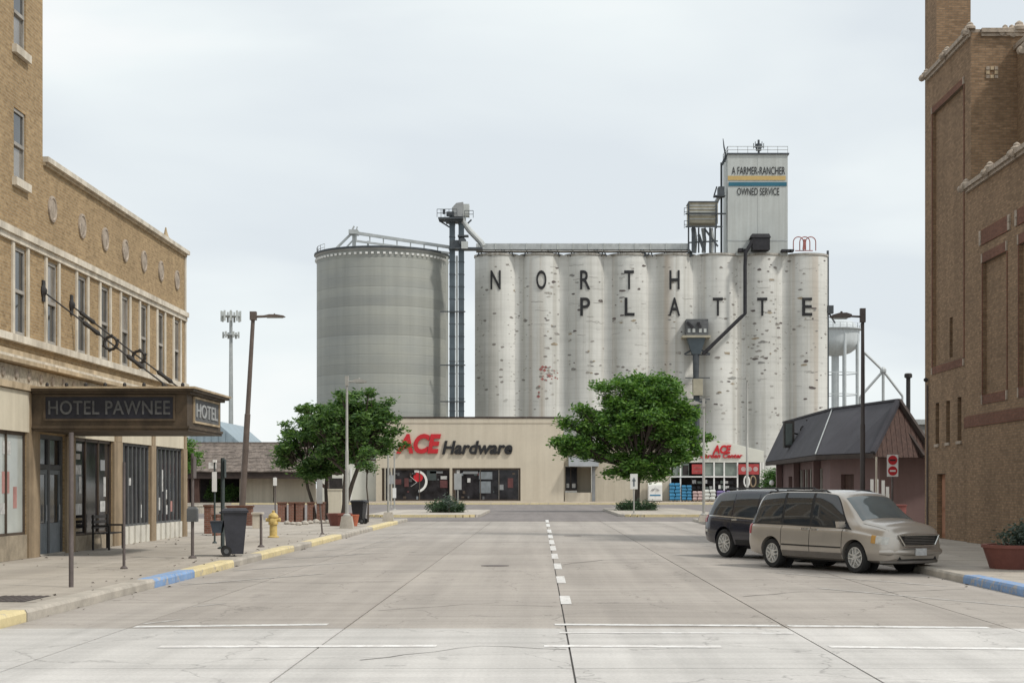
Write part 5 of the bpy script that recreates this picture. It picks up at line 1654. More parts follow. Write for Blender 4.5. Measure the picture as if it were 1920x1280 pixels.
MB().bar((E_[1][0] - .01, E_[1][1], ze + .03), (R_[1][0] - .01, R_[1][1], zr + .03), .045).build('roof_seam', MAT['galv'], rs_)
# soffit and the back slope down to the flat roof
MB().add([(E_[0][0] + .1, E_[0][1], ze - .2), (E_[1][0] + .1, E_[1][1], ze - .2), (E_[2][0] + .1, E_[2][1], ze - .2), (17.5, 67.4, ze - .2), (17.5, 92, ze - .2)], [(0, 1, 2, 3, 4)]).build('soffit', MAT['fascia'], rs_)
MB().add([(R_[0][0] + .12, R_[0][1], zr - .03), (R_[1][0] + .12, R_[1][1], zr - .03), (R_[2][0] + .12, R_[2][1], zr - .03), (16.75, 69.6, ze - .1), (16.2, 78, ze - .1), (16.2, 92.6, ze - .1)],
         [(0, 1, 4, 5), (1, 2, 3, 4)]).build('back_slope', MAT['fascia'], rs_)
# end of the mansard: boards under the rake, facing down the street
a2, p2, b2 = Vector((E_[2][0], E_[2][1], ze)), Vector((R_[2][0], R_[2][1], zr)), Vector((16.6, 67.3, ze - .05))
nb_ = 12
for i in range(nb_):
    t0, t1 = i / nb_ + .003, (i + 1) / nb_ - .003
    def top(t):
        ta = .52
        return a2.lerp(p2, t / ta) if t < ta else p2.lerp(b2, (t - ta) / (1 - ta))
    l0, l1 = a2.lerp(b2, t0) - Vector((0, 0, .18)), a2.lerp(b2, t1) - Vector((0, 0, .18))
    u0, u1 = top(t0) - Vector((0, .0, .06)), top(t1) - Vector((0, 0, .06))
    vs = [l0, l1, u1, u0]
    vs = [v + Vector((0, .05, 0)) for v in vs] + [v + Vector((0, .13, 0)) for v in vs]
    MB().add(vs, [(0, 1, 2, 3), (7, 6, 5, 4), (0, 4, 5, 1), (1, 5, 6, 2), (2, 6, 7, 3), (3, 7, 4, 0)]).build('gable_board', MAT['shaded_brown_wood'], rs_)
MB().bar(a2, p2, .20, .16).build('rake_board', MAT['mansard'], rs_)
MB().bar(p2, b2, .22, .18).build('rake_board', MAT['fascia'], rs_)
MB().bar(p2.lerp(b2, .25) - Vector((.25, .05, .45)), a2.lerp(b2, .82) - Vector((0, .06, .1)), .14).build('rake_board', MAT['fascia'], rs_)
# walls follow the eave, set back under it
W_ = [(13.55, 90.6), (13.05, 72.0), (14.45, 68.0)]
zw_ = ze - .2
for k, hol in ((0, [(4.2, 5.8, .15, 2.4), (8.0, 16.5, .9, 2.7)]), (1, [(1.0, 2.1, .15, 2.4)])):
    p_, q_ = Vector(W_[k]), Vector(W_[k + 1])
    d_ = (q_ - p_).normalized()
    nn_ = Vector((-d_.y, d_.x))
    if nn_.x < 0:
        nn_ = -nn_
    mp2 = lambda u, v, d, p_=p_, d_=d_, nn_=nn_: (p_.x + d_.x * u + nn_.x * d, p_.y + d_.y * u + nn_.y * d, v)
    m = MB()
    wall_holes(m, mp2, 0, (q_ - p_).length, 0, zw_, hol, .2)
    m.build('wall', MAT['plum_wall'], rs_)
    for h in hol:
        dr_ = h[1] - h[0] < 2
        g_ = MB().quad(mp2(h[0], h[2], .18), mp2(h[1], h[2], .18), mp2(h[1], h[3], .18), mp2(h[0], h[3], .18)).build('door' if dr_ else 'window_pane', MAT['shaded_brown_wood' if dr_ else 'shop_glass'], rs_)
        if not dr_:
            for i in range(10):
                u = h[0] + (i + .5) * (h[1] - h[0]) / 10
                MB().bar(mp2(u, h[2], .06), mp2(u, h[3], .06), .17).build('mullion', MAT['win_frame'] if i % 2 else MAT['plum_wall'], rs_)
MB().box(14.45, 22, 68.0, 68.3, 0, zw_).build('wall', MAT['plum_wall'], rs_)
for y in (75.0, 82.0, 89.0):
    x = 12.72 + (y - 72) * .026
    MB().box(x, x + .3, y - .17, y + .17, .15, zw_ - .02).build('porch_post', MAT['plum_wall'], rs_)
xg = 13.1
MB().lathe([(0, 0), (.13, .08), (.15, .2), (.08, .3), (0, .32)], (12.85, 88.6, 1.9), 10).build('globe_lamp', MAT['white'], rs_, True)
MB().box(16.2, 30, YN + 12, YF, 0, 4.9).build('rear_block', MAT['grey_shingle'], rs_)
MB().box(16.1, 30.1, YN + 11.9, YF + .1, 4.902, 5.15).build('rear_roof', MAT['galv'], rs_)
# flue
fx = A(1703, 0, 80).x
MB().tube((fx, 80, 3.5), (fx, 80, A(0, 708, 80).z), .11, n=12).lathe([(.11, 0), (.20, .05), (.20, .2), (.14, .25)], (fx, 80, A(0, 709, 80).z), 12).build('flue', MAT['iron'], rs_)
# projecting sign box with an iron scroll
SGY = 83.0
sgx0, sgx1 = A(1470, 0, SGY).x, A(1489, 0, SGY).x
bs = thing('sign_box', 'dark double faced sign box standing on the far end of the dark mansard roof', 'sign', (sgx0, SGY, 3.9))
MB().box(sgx0, sgx1, SGY - .1, SGY + .35, A(0, 839, SGY).z, A(0, 789, SGY).z).build('box', MAT['iron'], bs)
MB().box(sgx0 + .06, sgx1 - .12, SGY - .14, SGY - .101, A(0, 834, SGY).z, A(0, 794, SGY).z).build('face', MAT['green_post'], bs)
sc = MB()
c0 = A(1508, 803, SGY)
sc.path([c0 + Vector((.06 * t * math.cos(t), 0, .06 * t * math.sin(t))) for t in [k * .45 for k in range(18)]], .035, 6)
sc.bar(A(1489, 812, SGY), A(1512, 818, SGY + 1), .07).bar(A(1489, 832, SGY), A(1506, 836, SGY + 1), .07)
sc.build('scroll', MAT['iron'], bs)

# ================================================================== BANK KIOSK ACROSS THE CROSS STREET, LEFT
KY = 172.0
ks = KY / F
kx = lambda px: (px - CX) * ks
kz = lambda py: H + (HY - py) * ks
bk = thing('shingled_pavilion', 'low brown shingle roofed drive-through pavilion with a beige wall behind the plaza', 'pavilion', (kx(500), KY, .15))
e0, e1, r0, r1 = kx(300), kx(632), kx(350), kx(575)
zE, zR = kz(884), kz(829)
rows = 9
for j in range(rows):       # courses of shingles, each lapping the one below
    t0, t1 = j / rows, (j + 1) / rows + .02
    L_ = lambda t: (e0 + (r0 - e0) * t, e1 + (r1 - e1) * t, KY - 3 + 5.5 * t, zE + (zR - zE) * t)
    a, b = L_(t0), L_(min(1, t1))
    n_ = 26 - j
    for i in range(n_):
        u0, u1 = i / n_, (i + 1) / n_
        j_ = random.uniform(0, .06)
        x00, x01 = a[0] + (a[1] - a[0]) * u0 + .01, a[0] + (a[1] - a[0]) * u1 - .01
        x10, x11 = b[0] + (b[1] - b[0]) * u0 + .01, b[0] + (b[1] - b[0]) * u1 - .01
        vs = [(x00, a[2], a[3] + j_), (x01, a[2], a[3] + j_), (x11, b[2], b[3]), (x10, b[2], b[3])]
        MB().add(vs + [(p[0], p[1] + .05, p[2] - .12) for p in vs], [(0, 1, 2, 3), (7, 6, 5, 4), (0, 4, 5, 1), (1, 5, 6, 2), (2, 6, 7, 3), (3, 7, 4, 0)]).build('shingle', MAT['shingle'], bk)
core = MB().add([(e0, KY - 2.9, zE - .1), (e1, KY - 2.9, zE - .1), (e1, KY + 8, zE - .1), (e0, KY + 8, zE - .1), (r0, KY + 2.5, zR - .1), (r1, KY + 2.5, zR - .1)],
                [(0, 1, 2, 3), (0, 1, 5, 4), (1, 2, 5), (2, 3, 4, 5), (3, 0, 4)])
core.build('roof_core', MAT['shingle'], bk)
MB().bar((r0, KY + 2.5, zR), (r1, KY + 2.5, zR), .3, .2).build('ridge_cap', MAT['shingle'], bk)
MB().box(e0 + .2, e1 - .2, KY - 2.8, KY - 2.5, zE - .75, zE - .11).build('fascia', MAT['fascia'], bk)
MB().box(e0 + .2, e1 - .2, KY - 2.49, KY + 6, zE - .3, zE - .12).build('soffit', MAT['fascia'], bk)
for a, b in ((450, 513.5), (514.5, 592)):
    MB().box(kx(a) + .03, kx(b), KY - .5, KY + .2, .15, kz(895)).build('wall_panel', MAT['ace_wall2'], bk)
MB().box(kx(449), kx(592), KY - .6, KY - .501, kz(895), kz(892)).build('wall_cap', MAT['cream'], bk)
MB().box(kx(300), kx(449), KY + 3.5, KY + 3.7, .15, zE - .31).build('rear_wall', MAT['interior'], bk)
MB().bar((kx(592), KY - 2.2, kz(893)), (kx(618), KY - 2.2, kz(916)), .3).build('brace', MAT['shaded_brown_wood'], bk)
for px, w_ in ((618, .35), (360, .4), (378, .5)):
    MB().bar((kx(px), KY - 2.2, .15), (kx(px), KY - 2.2, kz(893)), w_).build('timber_post', MAT['shaded_brown_wood'], bk)
# grey roof and bluish metal roof farther back
bl = thing('metal_roofed_shed', 'large shed with a blue-grey metal gable roof behind the pavilion', 'shed', (A(405, 0, 205).x, 205, 0))
MB().box(A(330, 0, 205).x, A(455, 0, 205).x, 204.9, 225, 0, A(0, 850, 205).z).build('wall', MAT['grey_shingle'], bl)
ap, le, re_ = A(403, 788, 205), A(330, 835, 205), A(470, 846, 205)
MB().prism([(le.x, le.z), (ap.x, ap.z), (re_.x, re_.z), (re_.x, re_.z - 2), (le.x, le.z - 2)], lambda p, q, t: (p, t, q), 204.5, 225).build('roof', MAT['blue_roof'], bl)
for k in range(8):
    u = k / 7
    px = 345 + 95 * u
    zt_ = ap.z - abs(A(px, 0, 205).x - ap.x) * (ap.z - re_.z) / (re_.x - ap.x)
    MB().bar((A(px, 0, 205).x, 204.45, A(0, 850, 205).z), (A(px, 0, 205).x, 204.45, zt_), .07).build('roof_rib', MAT['blue_roof'], bl)
for k in range(4):
    MB().box(A(421 + 8 * k, 0, 205).x, A(425 + 8 * k, 0, 205).x, 204.3, 204.44, A(0, 849, 205).z, A(0, 841, 205).z).build('vent_panel', MAT['white'], bl)
sh_ = thing('grey_shed', 'small grey shingle roofed shed seen over the left end of the pavilion', 'shed', (A(380, 0, 190).x, 190, 0))
MB().box(A(345, 0, 190).x, A(432, 0, 190).x, 190, 197, 0, A(0, 858, 190).z).build('wall', MAT['grey_shingle'], sh_)
MB().prism([(189.3, A(0, 858, 190).z), (193.5, A(0, 834, 190).z), (197.7, A(0, 858, 190).z)], lambda p, q, t: (t, p, q), A(343, 0, 190).x, A(412, 0, 190).x).build('roof', MAT['grey_shingle'], sh_)

# ================================================================== TREES AND SHRUBS
rng = np.random.default_rng(4)
def leaf_mesh(name, pts, size, mat, flat=0.4):
    n = len(pts)
    d = rng.normal(size=(n, 3))
    d[:, 2] *= flat
    d /= np.linalg.norm(d, axis=1)[:, None]
    e_ = rng.normal(size=(n, 3))
    s_ = np.cross(d, e_)
    s_ /= np.linalg.norm(s_, axis=1)[:, None]
    L_ = size * rng.uniform(.7, 1.4, n)[:, None]
    W_ = L_ * .36
    v = np.empty((n, 4, 3))
    v[:, 0] = pts - d * L_
    v[:, 1] = pts + s_ * W_
    v[:, 2] = pts + d * L_
    v[:, 3] = pts - s_ * W_
    me = bpy.data.meshes.new(name)
    me.vertices.add(n * 4)
    me.vertices.foreach_set('co', v.reshape(-1))
    me.loops.add(n * 4)
    me.loops.foreach_set('vertex_index', np.arange(n * 4, dtype=np.int32))
    me.polygons.add(n)
    me.polygons.foreach_set('loop_start', np.arange(0, n * 4, 4, dtype=np.int32))
    me.materials.append(mat)
    me.update(calc_edges=True)
    return me
def tree(name, label, base, limbs_to, blobs, nclump, per, lsize, csize, mat, tr=.2, fork=.35, group=None, trunks=None):
    """blobs: (dx, dy, z, rx, ry, rz) from the base; leaves hang in clumps on twigs that grow from the limbs"""
    t = thing(name, label, 'tree' if nclump > 60 else 'young tree', base, group)
    bx_, by_, bz_ = base
    vol = np.array([b[3] * b[4] * b[5] for b in blobs]) ** .7
    vol /= vol.sum()
    cl = []
    mean_r = float(np.mean([b[3] for b in blobs]))
    while len(cl) < nclump:      # boughs inside the blobs, sprays of leaf clumps along each bough
        b = blobs[rng.choice(len(blobs), p=vol)]
        q = rng.normal(size=3)
        q /= np.linalg.norm(q)
        dirn = q.copy()
        q = q * rng.uniform(.2, 1.0) ** .5 * rng.uniform(.85, 1.06)
        c0 = np.array([b[0] + q[0] * b[3], b[1] + q[1] * b[4], b[2] + q[2] * b[5]])
        m = rng.integers(3, 9)
        out_ = dirn * np.array([1, 1, .35]) + np.array([0, 0, rng.uniform(-.25, .3)])
        ln = mean_r * rng.uniform(.25, .62)
        for k_ in range(m):
            cl.append(c0 + out_ * ln * (k_ / m - .55) + rng.normal(size=3) * mean_r * np.array([.10, .10, .06]))
    cl = np.array(cl)
    pts = []
    for c in cl:
        k = int(per * rng.uniform(.5, 1.4))
        s = csize * rng.uniform(.6, 1.25)
        p = c + rng.normal(size=(k, 3)) * np.array([s, s, s * .62])
        pts.append(p)
    pts = np.concatenate(pts)
    o = bpy.data.objects.new('crown', leaf_mesh('crown', pts, lsize, mat))
    COL.objects.link(o)
    o.parent = t
    tops = []
    for (x0, y0, x1, y1, zf, rr) in trunks or [(0, 0, 0, 0, fork, tr)]:
        h = zf
        ps = [(x0, y0, -.02), (x0 + (x1 - x0) * .3 + .03, y0, h * .35), (x0 + (x1 - x0) * .7 - .03, y0 + .02, h * .7), (x1, y1, h)]
        MB().path(ps, [rr * 1.35, rr, rr * .88, rr * .8], 10).build('trunk', MAT['bark'], t, True, local=True)
        tops.append(np.array([x1, y1, h]))
    # limbs
    for i in range(limbs_to):
        b = blobs[i % len(blobs)]
        end = np.array([b[0] + rng.uniform(-.6, .6) * b[3], b[1] + rng.uniform(-.6, .6) * b[4], b[2] + rng.uniform(-.1, .7) * b[5]])
        st_ = min(tops, key=lambda q: np.linalg.norm(q - end))
        mid = (st_ + end) / 2 + np.array([0, 0, .12 * np.linalg.norm(end - st_)]) * rng.uniform(-.3, 1)
        MB().path([st_ - np.array([0, 0, .1]), st_ * .6 + mid * .4, mid, end], [tr * .6, tr * .45, tr * .32, tr * .08], 7).build('limb', MAT['bark'], t, True, local=True)
    tw = MB()
    for c in cl[::2]:
        s = min(tops, key=lambda q: np.linalg.norm(q - c))
        a = s + (c - s) * rng.uniform(.45, .65) + np.array([0, 0, .1])
        tw.path([a, (a + c) / 2 + rng.normal(size=3) * .1, c], [.035, .025, .01], 4)
    tw.build('twigs', MAT['bark'], t, local=True)['kind'] = 'stuff'
    return t
u8 = 81.0 / F
# left: full tree over the plaza, darker one behind it, sapling on the right
bl_ = [(-.4, 0, 4.8, 1.7, 1.8, 1.5), (1.1, .2, 4.9, 1.6, 1.6, 1.5), (1.2, -.2, 6.2, 1.3, 1.3, .7), (0, 0, 6.1, 1.1, 1.3, .7), (2.3, 0, 4.2, .9, 1.1, 1.1), (-1.6, .3, 5.5, 1.1, 1.2, .8), (.2, .2, 3.5, 1.1, 1.2, .7), (2.2, 0, 5.4, .85, .9, .8), (-.8, 0, 3.4, 1.0, 1.1, .8), (.8, 0, 4.1, 1.3, 1.2, .9), (.6, 0, 5.3, 1.6, 1.4, 1.0)]
tree('shade_tree', 'broad green tree over the plaza with a forked trunk beside the red planter', (A(645, 0, 81).x, 81, .15), 9, bl_, 560, 44, .11, .20, MAT['leaf_a'], .17, trunks=[(0, 0, .12, 0, 2.4, .16), (-.15, .1, .7, .2, 2.7, .12)])
bl_ = [(-.9, 0, 4.0, 1.3, 1.4, 1.15), (.5, .2, 4.3, 1.25, 1.4, 1.5), (-1.8, 0, 3.5, .85, 1.0, .6), (.3, 0, 3.0, 1.2, 1.2, .8), (-.3, .2, 5.4, 1.0, 1.1, .8), (-1.7, .1, 4.7, .7, .9, .5), (-.6, 0, 2.5, 1.0, 1.1, .55), (-1.9, 0, 2.9, .6, .8, .45)]
tree('shade_tree', 'darker tree left of the broad one, with two thin leaning trunks', (A(607, 0, 83.5).x, 83.5, .15), 8, bl_, 460, 42, .11, .20, MAT['leaf_a'], .12, trunks=[(.1, 0, .15, 0, 2.2, .10), (-.45, 0, -.95, 0, 2.3, .09)])
tree('sapling', 'young thin tree with sparse leaves just right of the broad tree', (A(690, 0, 77).x, 77, .15), 4, [(-.1, 0, 2.6, .5, .5, .5), (.25, 0, 2.2, .45, .5, .45), (.0, 0, 3.3, .4, .4, .5)], 34, 32, .085, .18, MAT['leaf_a'], .045, trunks=[(0, 0, -.05, 0, 2.4, .04)])
# right: big one on the island
bl_ = [(.2, 0, 6.2, 3.2, 3.0, 2.7), (-2.9, .3, 5.3, 2.2, 2.3, 1.4), (2.9, -.2, 5.4, 2.3, 2.2, 2.1), (1.7, 0, 8.6, 1.8, 2.0, 1.1), (-1.5, .2, 8.5, 1.7, 2.0, 1.1), (-4.8, 0, 4.7, 1.5, 1.5, .75), (4.3, .4, 5.2, 1.2, 1.4, 1.6), (-.6, -.2, 3.4, 1.7, 1.8, .8), (1.9, .2, 3.6, 1.7, 1.8, .75), (-3.3, 0, 7.0, 1.4, 1.5, .8), (3.3, 0, 7.4, 1.3, 1.5, 1.0), (-5.2, .2, 6.2, .9, 1.0, .5), (.2, .3, 9.1, 1.3, 1.5, .7), (.2, 0, 7.6, 2.9, 2.7, 1.4), (-2.0, 0, 6.4, 2.2, 2.2, 1.5), (2.3, 0, 6.6, 2.2, 2.2, 1.7), (-.2, 0, 2.9, 1.7, 1.8, .75), (-2.7, 0, 3.9, 1.5, 1.6, .8), (3.1, 0, 3.9, 1.4, 1.6, .9), (.3, 0, 9.5, 1.8, 1.8, .6), (1.4, 0, 2.7, 1.3, 1.3, .5)]
tree('shade_tree', 'large bright green tree on the street island in front of the silos', (A(1192, 0, 118).x, 118, .15), 14, bl_, 1300, 50, .150, .30, MAT['leaf_b'], .26, trunks=[(0, 0, .25, 0, 2.7, .2)])
def shrub(name, label, base, blobs, nclump, per, lsize, csize, mat, group=None, stems=True):
    t = thing(name, label, 'shrub', base, group)
    pts = []
    st_ = MB()
    for _ in range(nclump):
        b = blobs[rng.integers(len(blobs))]
        q = rng.normal(size=3)
        q /= np.linalg.norm(q)
        q *= rng.uniform(.3, 1) ** .5
        c = np.array([b[0] + q[0] * b[3], b[1] + q[1] * b[4], max(.06, b[2] + q[2] * b[5])])
        pts.append(c + rng.normal(size=(per, 3)) * csize)
        if stems:
            st_.path([(c[0] * .4, c[1] * .4, -.02), (c[0] * .8, c[1] * .8, c[2] * .5), tuple(c)], [.02, .014, .006], 4)
    pts = np.concatenate(pts)
    pts[:, 2] = np.maximum(pts[:, 2], .03)
    o = bpy.data.objects.new('foliage', leaf_mesh('foliage', pts, lsize, mat))
    COL.objects.link(o)
    o.parent = t
    if stems:
        st_.build('stems', MAT['bark'], t, local=True)['kind'] = 'stuff'
    return t
shrub('low_shrub', 'low spreading dark shrub on the left street island', (A(836, 0, 106).x, 106, .15), [(-.5, 0, .3, .9, .9, .36), (.55, 0, .28, .8, .9, .34), (0, 0, .38, .7, .8, .36)], 110, 44, .07, .13, MAT['leaf_c'])
tl = thing('grey_leaf_plant', 'small grey-green plant sticking out of the dark shrub on the left island', 'plant', (A(842, 0, 104.6).x, 104.6, .15))
pts = np.array([[0, 0, .75]]) + rng.normal(size=(260, 3)) * np.array([.24, .2, .22])
o = bpy.data.objects.new('foliage', leaf_mesh('foliage', pts, .09, MAT['leaf_e']))
COL.objects.link(o)
o.parent = tl
MB().tube((0, 0, 0), (0, 0, .8), .025).build('stem', MAT['bark'], tl, local=True)
shrub('low_shrub', 'low dark shrub round the foot of the big island tree', (A(1192, 0, 115.5).x, 115.5, .15), [(-.5, 0, .25, .85, 1.0, .3), (.6, 0, .25, .85, 1.0, .3)], 100, 44, .075, .14, MAT['leaf_c'])
shrub('tall_shrub', 'tall light green bush at the far end of the dark roofed restaurant', (A(1456, 0, 104).x, 104, .15), [(-.2, 0, 1.2, .8, .8, 1.0), (.3, 0, 2.2, .7, .7, .9), (-.35, 0, 2.0, .55, .6, .8), (.6, 0, 1.2, .5, .6, .8)], 190, 40, .09, .17, MAT['leaf_d'])
shrub('tall_shrub', 'light green bush in the dark opening of the pavilion', (kx(432), KY + 1.2, .15), [(0, 0, 1.1, .9, .6, .7), (-.5, 0, .7, .6, .6, .5)], 60, 40, .12, .2, MAT['leaf_d'])
shrub('tall_shrub', 'dark green bush behind the white street sign in the pavilion opening', (kx(400), KY + 1.8, .15), [(0, 0, 1.6, .8, .6, 1.2), (-.3, 0, .8, .9, .6, .6)], 70, 40, .12, .2, MAT['leaf_a'])
tree('shade_tree', 'green tree peeping out beside the far end of the hotel', (A(340, 0, 140).x, 140, 0), 6, [(0, 0, 5.0, 1.5, 1.5, 1.6), (.4, 0, 3.8, 1.1, 1.2, .9)], 130, 50, .15, .35, MAT['leaf_b'], .15, trunks=[(0, 0, .1, 0, 2.6, .13)])
# ================================================================== STREET FURNITURE
def ground_at(px, py, zg=.15):
    y = GY(py, zg)
    return ((px - CX) * y / F, y, zg)
def lamp(label, base, h, arm, mat, r=.08, lean=0.0, plinth=None, group='street lamps along both pavements', head=.72):
    """pole, arm, flat head; arm > 0 points right"""
    t = thing('street_lamp', label, 'street lamp', base, group)
    top = (lean * h, 0, h)
    if plinth:
        MB().taper((0, 0, 0), .28, .28, .2, .2, plinth).build('plinth', MAT['kerb'], t, local=True)
    MB().lathe([(r * 2.2, plinth or 0), (r * 2.2, (plinth or 0) + .05), (r * 1.3, (plinth or 0) + .1)], (lean * (plinth or 0), 0, 0), 12).build('base_plate', MAT[mat], t, local=True)
    mid = (lean * h * .52, 0, h * .52)
    MB().path([(lean * .04, 0, plinth or .04), mid, (mid[0] + .001, 0, mid[2] + .02), top], [r, r * .95, r * .78, r * .62], 12).build('pole', MAT[mat], t, True, local=True)
    s = 1 if arm > 0 else -1
    MB().tube((top[0], 0, h - .12), (top[0] + arm * .62, 0, h - .10), r * .4, n=8).box(top[0] - r, top[0] + r, -r, r, h - .28, h + .12).build('arm', MAT[mat], t, local=True)
    hx = top[0] + arm
    hd = MB()
    hl = head
    x_in, x_out = hx - s * hl * .55, hx + s * hl * .5
    P_ = [(x_in, h - .13), (x_in, h - .06), (x_in + s * hl * .25, h - .01), (x_in + s * hl * .6, h - .015), (x_out - s * .08, h - .07), (x_out, h - .12), (x_out - s * .08, h - .15), (x_in + s * hl * .2, h - .15)]
    hd.prism(P_, lambda p, q, tt: (p, tt, q), -.13, .13)
    hd.build('lamp_head', MAT[mat], t, local=True)
    MB().box(min(x_in, x_out) + .12, max(x_in, x_out) - .12, -.1, .1, h - .18, h - .151).build('lens', MAT['pale_glass'], t, local=True)
    MB().lathe([(.035, 0), (.035, .05), (.02, .06)], (hx - s * .05, 0, h - .02), 8).build('photocell', MAT[mat], t, local=True)
    return t
lb = (A(452.5, 0, 76).x, 76, .15)
lamp('tall leaning brown street lamp right of the hotel canopy, arm to the right', lb, A(0, 589, 76).z - .15, 1.05, 'lamp_brown', .15, (475 - 452.5) * 76 / F / (A(0, 589, 76).z - .15), head=.95)
g = ground_at(650.5, 990)
lamp('thin grey street lamp on a concrete foot in front of the broad left tree', g, A(0, 710, g[1]).z - .15, .55, 'lamp_grey', .07, 0, .5, head=.55)
g = ground_at(728, 977)
tp_ = thing('pole_plinth', 'pale concrete block at the kerb corner carrying a thin grey pole', 'plinth', g)
MB().taper((0, 0, 0), .28, .28, .2, .2, .45).build('block', MAT['kerb'], tp_, local=True)
MB().tube((0, 0, .45), (0, 0, 3.25), .06, .05, 10).build('pole', MAT['lamp_grey'], tp_, True, local=True)
g = (A(1617.5, 0, 46).x, 46, .15)
lamp('dark brown street lamp behind the gold minivan, arm to the left', g, A(0, 586, 46).z - .15, -.66, 'lamp_dark', .075, head=.6)
g = ground_at(1319.5, 977)
lamp('thin grey street lamp standing just right of the big island tree', g, A(0, 752, g[1]).z - .15, -.5, 'lamp_grey', .07, 0, .3, head=.5)
g = (A(1401, 0, 112).x, 112, .15)
lamp('faint grey lamp pole in front of the silo between garden centre and restaurant', (g[0], g[1], .0), A(0, 706, 112).z, -1.1, 'lamp_grey', .09, head=.6)

def post(label, base, h, mat, r=.035, sign=None, lean=0, group='bare sign posts along the left pavement', foot=True, smat='sign_back', cat='sign post'):
    """sign: (z0, z1, width, facing 'x' or 'y')"""
    t = thing('sign_post', label, cat, base, group)
    MB().tube((0, 0, 0), (lean * h, 0, h), r, n=10).build('pole', MAT[mat], t, True, local=True)
    if foot:
        MB().lathe([(r * 2.6, 0), (r * 2.6, .025), (r * 1.4, .06)], (0, 0, 0), 12).build('foot', MAT[mat], t, local=True)
    if sign:
        z0, z1, w_, f_ = sign
        m = MB()
        if f_ == 'x':
            m.box(lean * z0 + r + .002, lean * z0 + r + .022, -w_ / 2, w_ / 2, z0, z1)
        else:
            m.box(lean * z0 - w_ / 2, lean * z0 + w_ / 2, -r - .022, -r - .002, z0, z1)
        m.build('sign_plate', MAT[smat], t, local=True)
        b = MB().lathe([(.015, 0), (.015, .01)], (0, 0, 0), 6)
    return t
g = ground_at(133.5, 1100)
post('nearest bare steel post by the kerb, in front of the hotel canopy', g, 2.62, 'post', .04, foot=False)
g = ground_at(232.5, 1066)
post('second nearest thin steel post, below the middle of the hotel sign', g, A(0, 866, g[1]).z - .15, 'post', .03)
g = ground_at(361, 1046)
post('dark steel post with a small box, near the far corner of the hotel', g, A(0, 849, g[1]).z - .15, 'post', .038, (1.9, 2.42, .30, 'x'), smat='post')
mtr = thing('meter_box', 'small grey box fixed on the dark post near the hotel corner', 'meter box', (g[0], g[1], 1.15))
MB().box(-.12, .12, -.1, .1, -.13, .17).taper((0, 0, .17), .12, .1, .07, .06, .06).build('box', MAT['grey_wood'], mtr, local=True)
g = ground_at(417.5, 1028)
post('dark green post with a capped top behind the wheeled bin', g, A(0, 858, g[1]).z - .15, 'green_post', .055, (1.95, 2.45, .22, 'x'), smat='green_post')
g = ground_at(402.5, 1018)
post('green post carrying a narrow white street sign beside the capped post', g, A(0, 866, g[1]).z - .15, 'green_post', .028, (1.55, 2.15, .14, 'y'), smat='white')
nb = thing('street_name_sign', 'little white street name plate on top of the green post', 'street sign', (g[0], g[1], 2.6))
MB().box(-.18, .05, -.012, .012, -.2, -.02).box(-.05, .06, -.05, .05, -.02, .06).build('plate', MAT['white'], nb, local=True)
g = ground_at(489.5, 1025)
post('short capped steel stub post beside the yellow hydrant', g, .93, 'post', .038, cat='stub post')
g = ground_at(604.5, 1001)
post('thin leaning post with a grey edge-on sign left of the lamp foot', g, 2.0, 'post', .03, (1.1, 1.95, .2, 'y'), -.085)
g = ground_at(516, 985)
post('thin post with a small white sign behind the yellow hydrant', g, A(0, 893, g[1]).z - .15, 'post', .03, (1.75, 2.1, .16, 'y'), smat='white')
g = (A(739.5, 0, 128).x, 128, 0)
post('grey sign post with a small white plate in front of the store window', g, 4.9, 'lamp_grey', .06, (.95, 1.75, .3, 'y'), smat='white')
g = ground_at(734, 950)
post('distant sign pole in front of the white column of the store', (A(733, 0, 145).x, 145, 0), 3.2, 'lamp_grey', .05, (2.1, 2.9, .5, 'y'))
g = (A(858.5, 0, 108).x, 108, .15)
t = post('pale square sign seen from behind over the shrub on the left island', g, 2.55, 'lamp_grey', .04, (1.5, 2.6, .5, 'y'))
g = (A(1188.5, 0, 99.5).x, 99.5, .15)
t = post('white sign with dark arrow on a pole in front of the island tree', g, 2.5, 'lamp_grey', .045, (1.55, 2.5, .46, 'y'), smat='white')
m = MB().box(-.05, .05, -.075, -.069, 1.72, 2.1).prism([(-.13, 2.05), (.13, 2.05), (0, 2.3)], lambda p, q, tt: (p, tt, q), -.075, -.069)
m.build('arrow', MAT['blue_grey_wood'], t, local=True)

# two red discs on one white board
g = (A(1673, 0, 50).x, 50, .15)
ne = thing('traffic_sign', 'white board with two red disc signs one above the other by the theatre', 'road sign', g)
zt_, zb_ = A(0, 852, 50).z - .15, A(0, 893, 50).z - .15
MB().tube((0, 0, 0), (0, 0, zb_ + .6), .035, n=10).build('pole', MAT['post'], ne, local=True)
MB().lathe([(.09, 0), (.09, .025), (.05, .06)], (0, 0, 0), 12).build('foot', MAT['post'], ne, local=True)
MB().box(-.175, .175, -.06, -.04, zb_, zt_).build('board', MAT['white'], ne, local=True)
hgt = zt_ - zb_
for k in (0, 1):
    zc_ = zb_ + hgt * (.26 + .49 * k)
    d_ = MB().lathe([(.145, 0), (.145, .01)], (0, -.071, zc_), 24, 'y').build('red_disc', MAT['sign_red'], ne, local=True)
    MB().box(-.09, .09, -.078, -.0715, zc_ - .025, zc_ + .025).build('bar', MAT['white'] if k == 0 else MAT['sign_black'], d_, local=True)

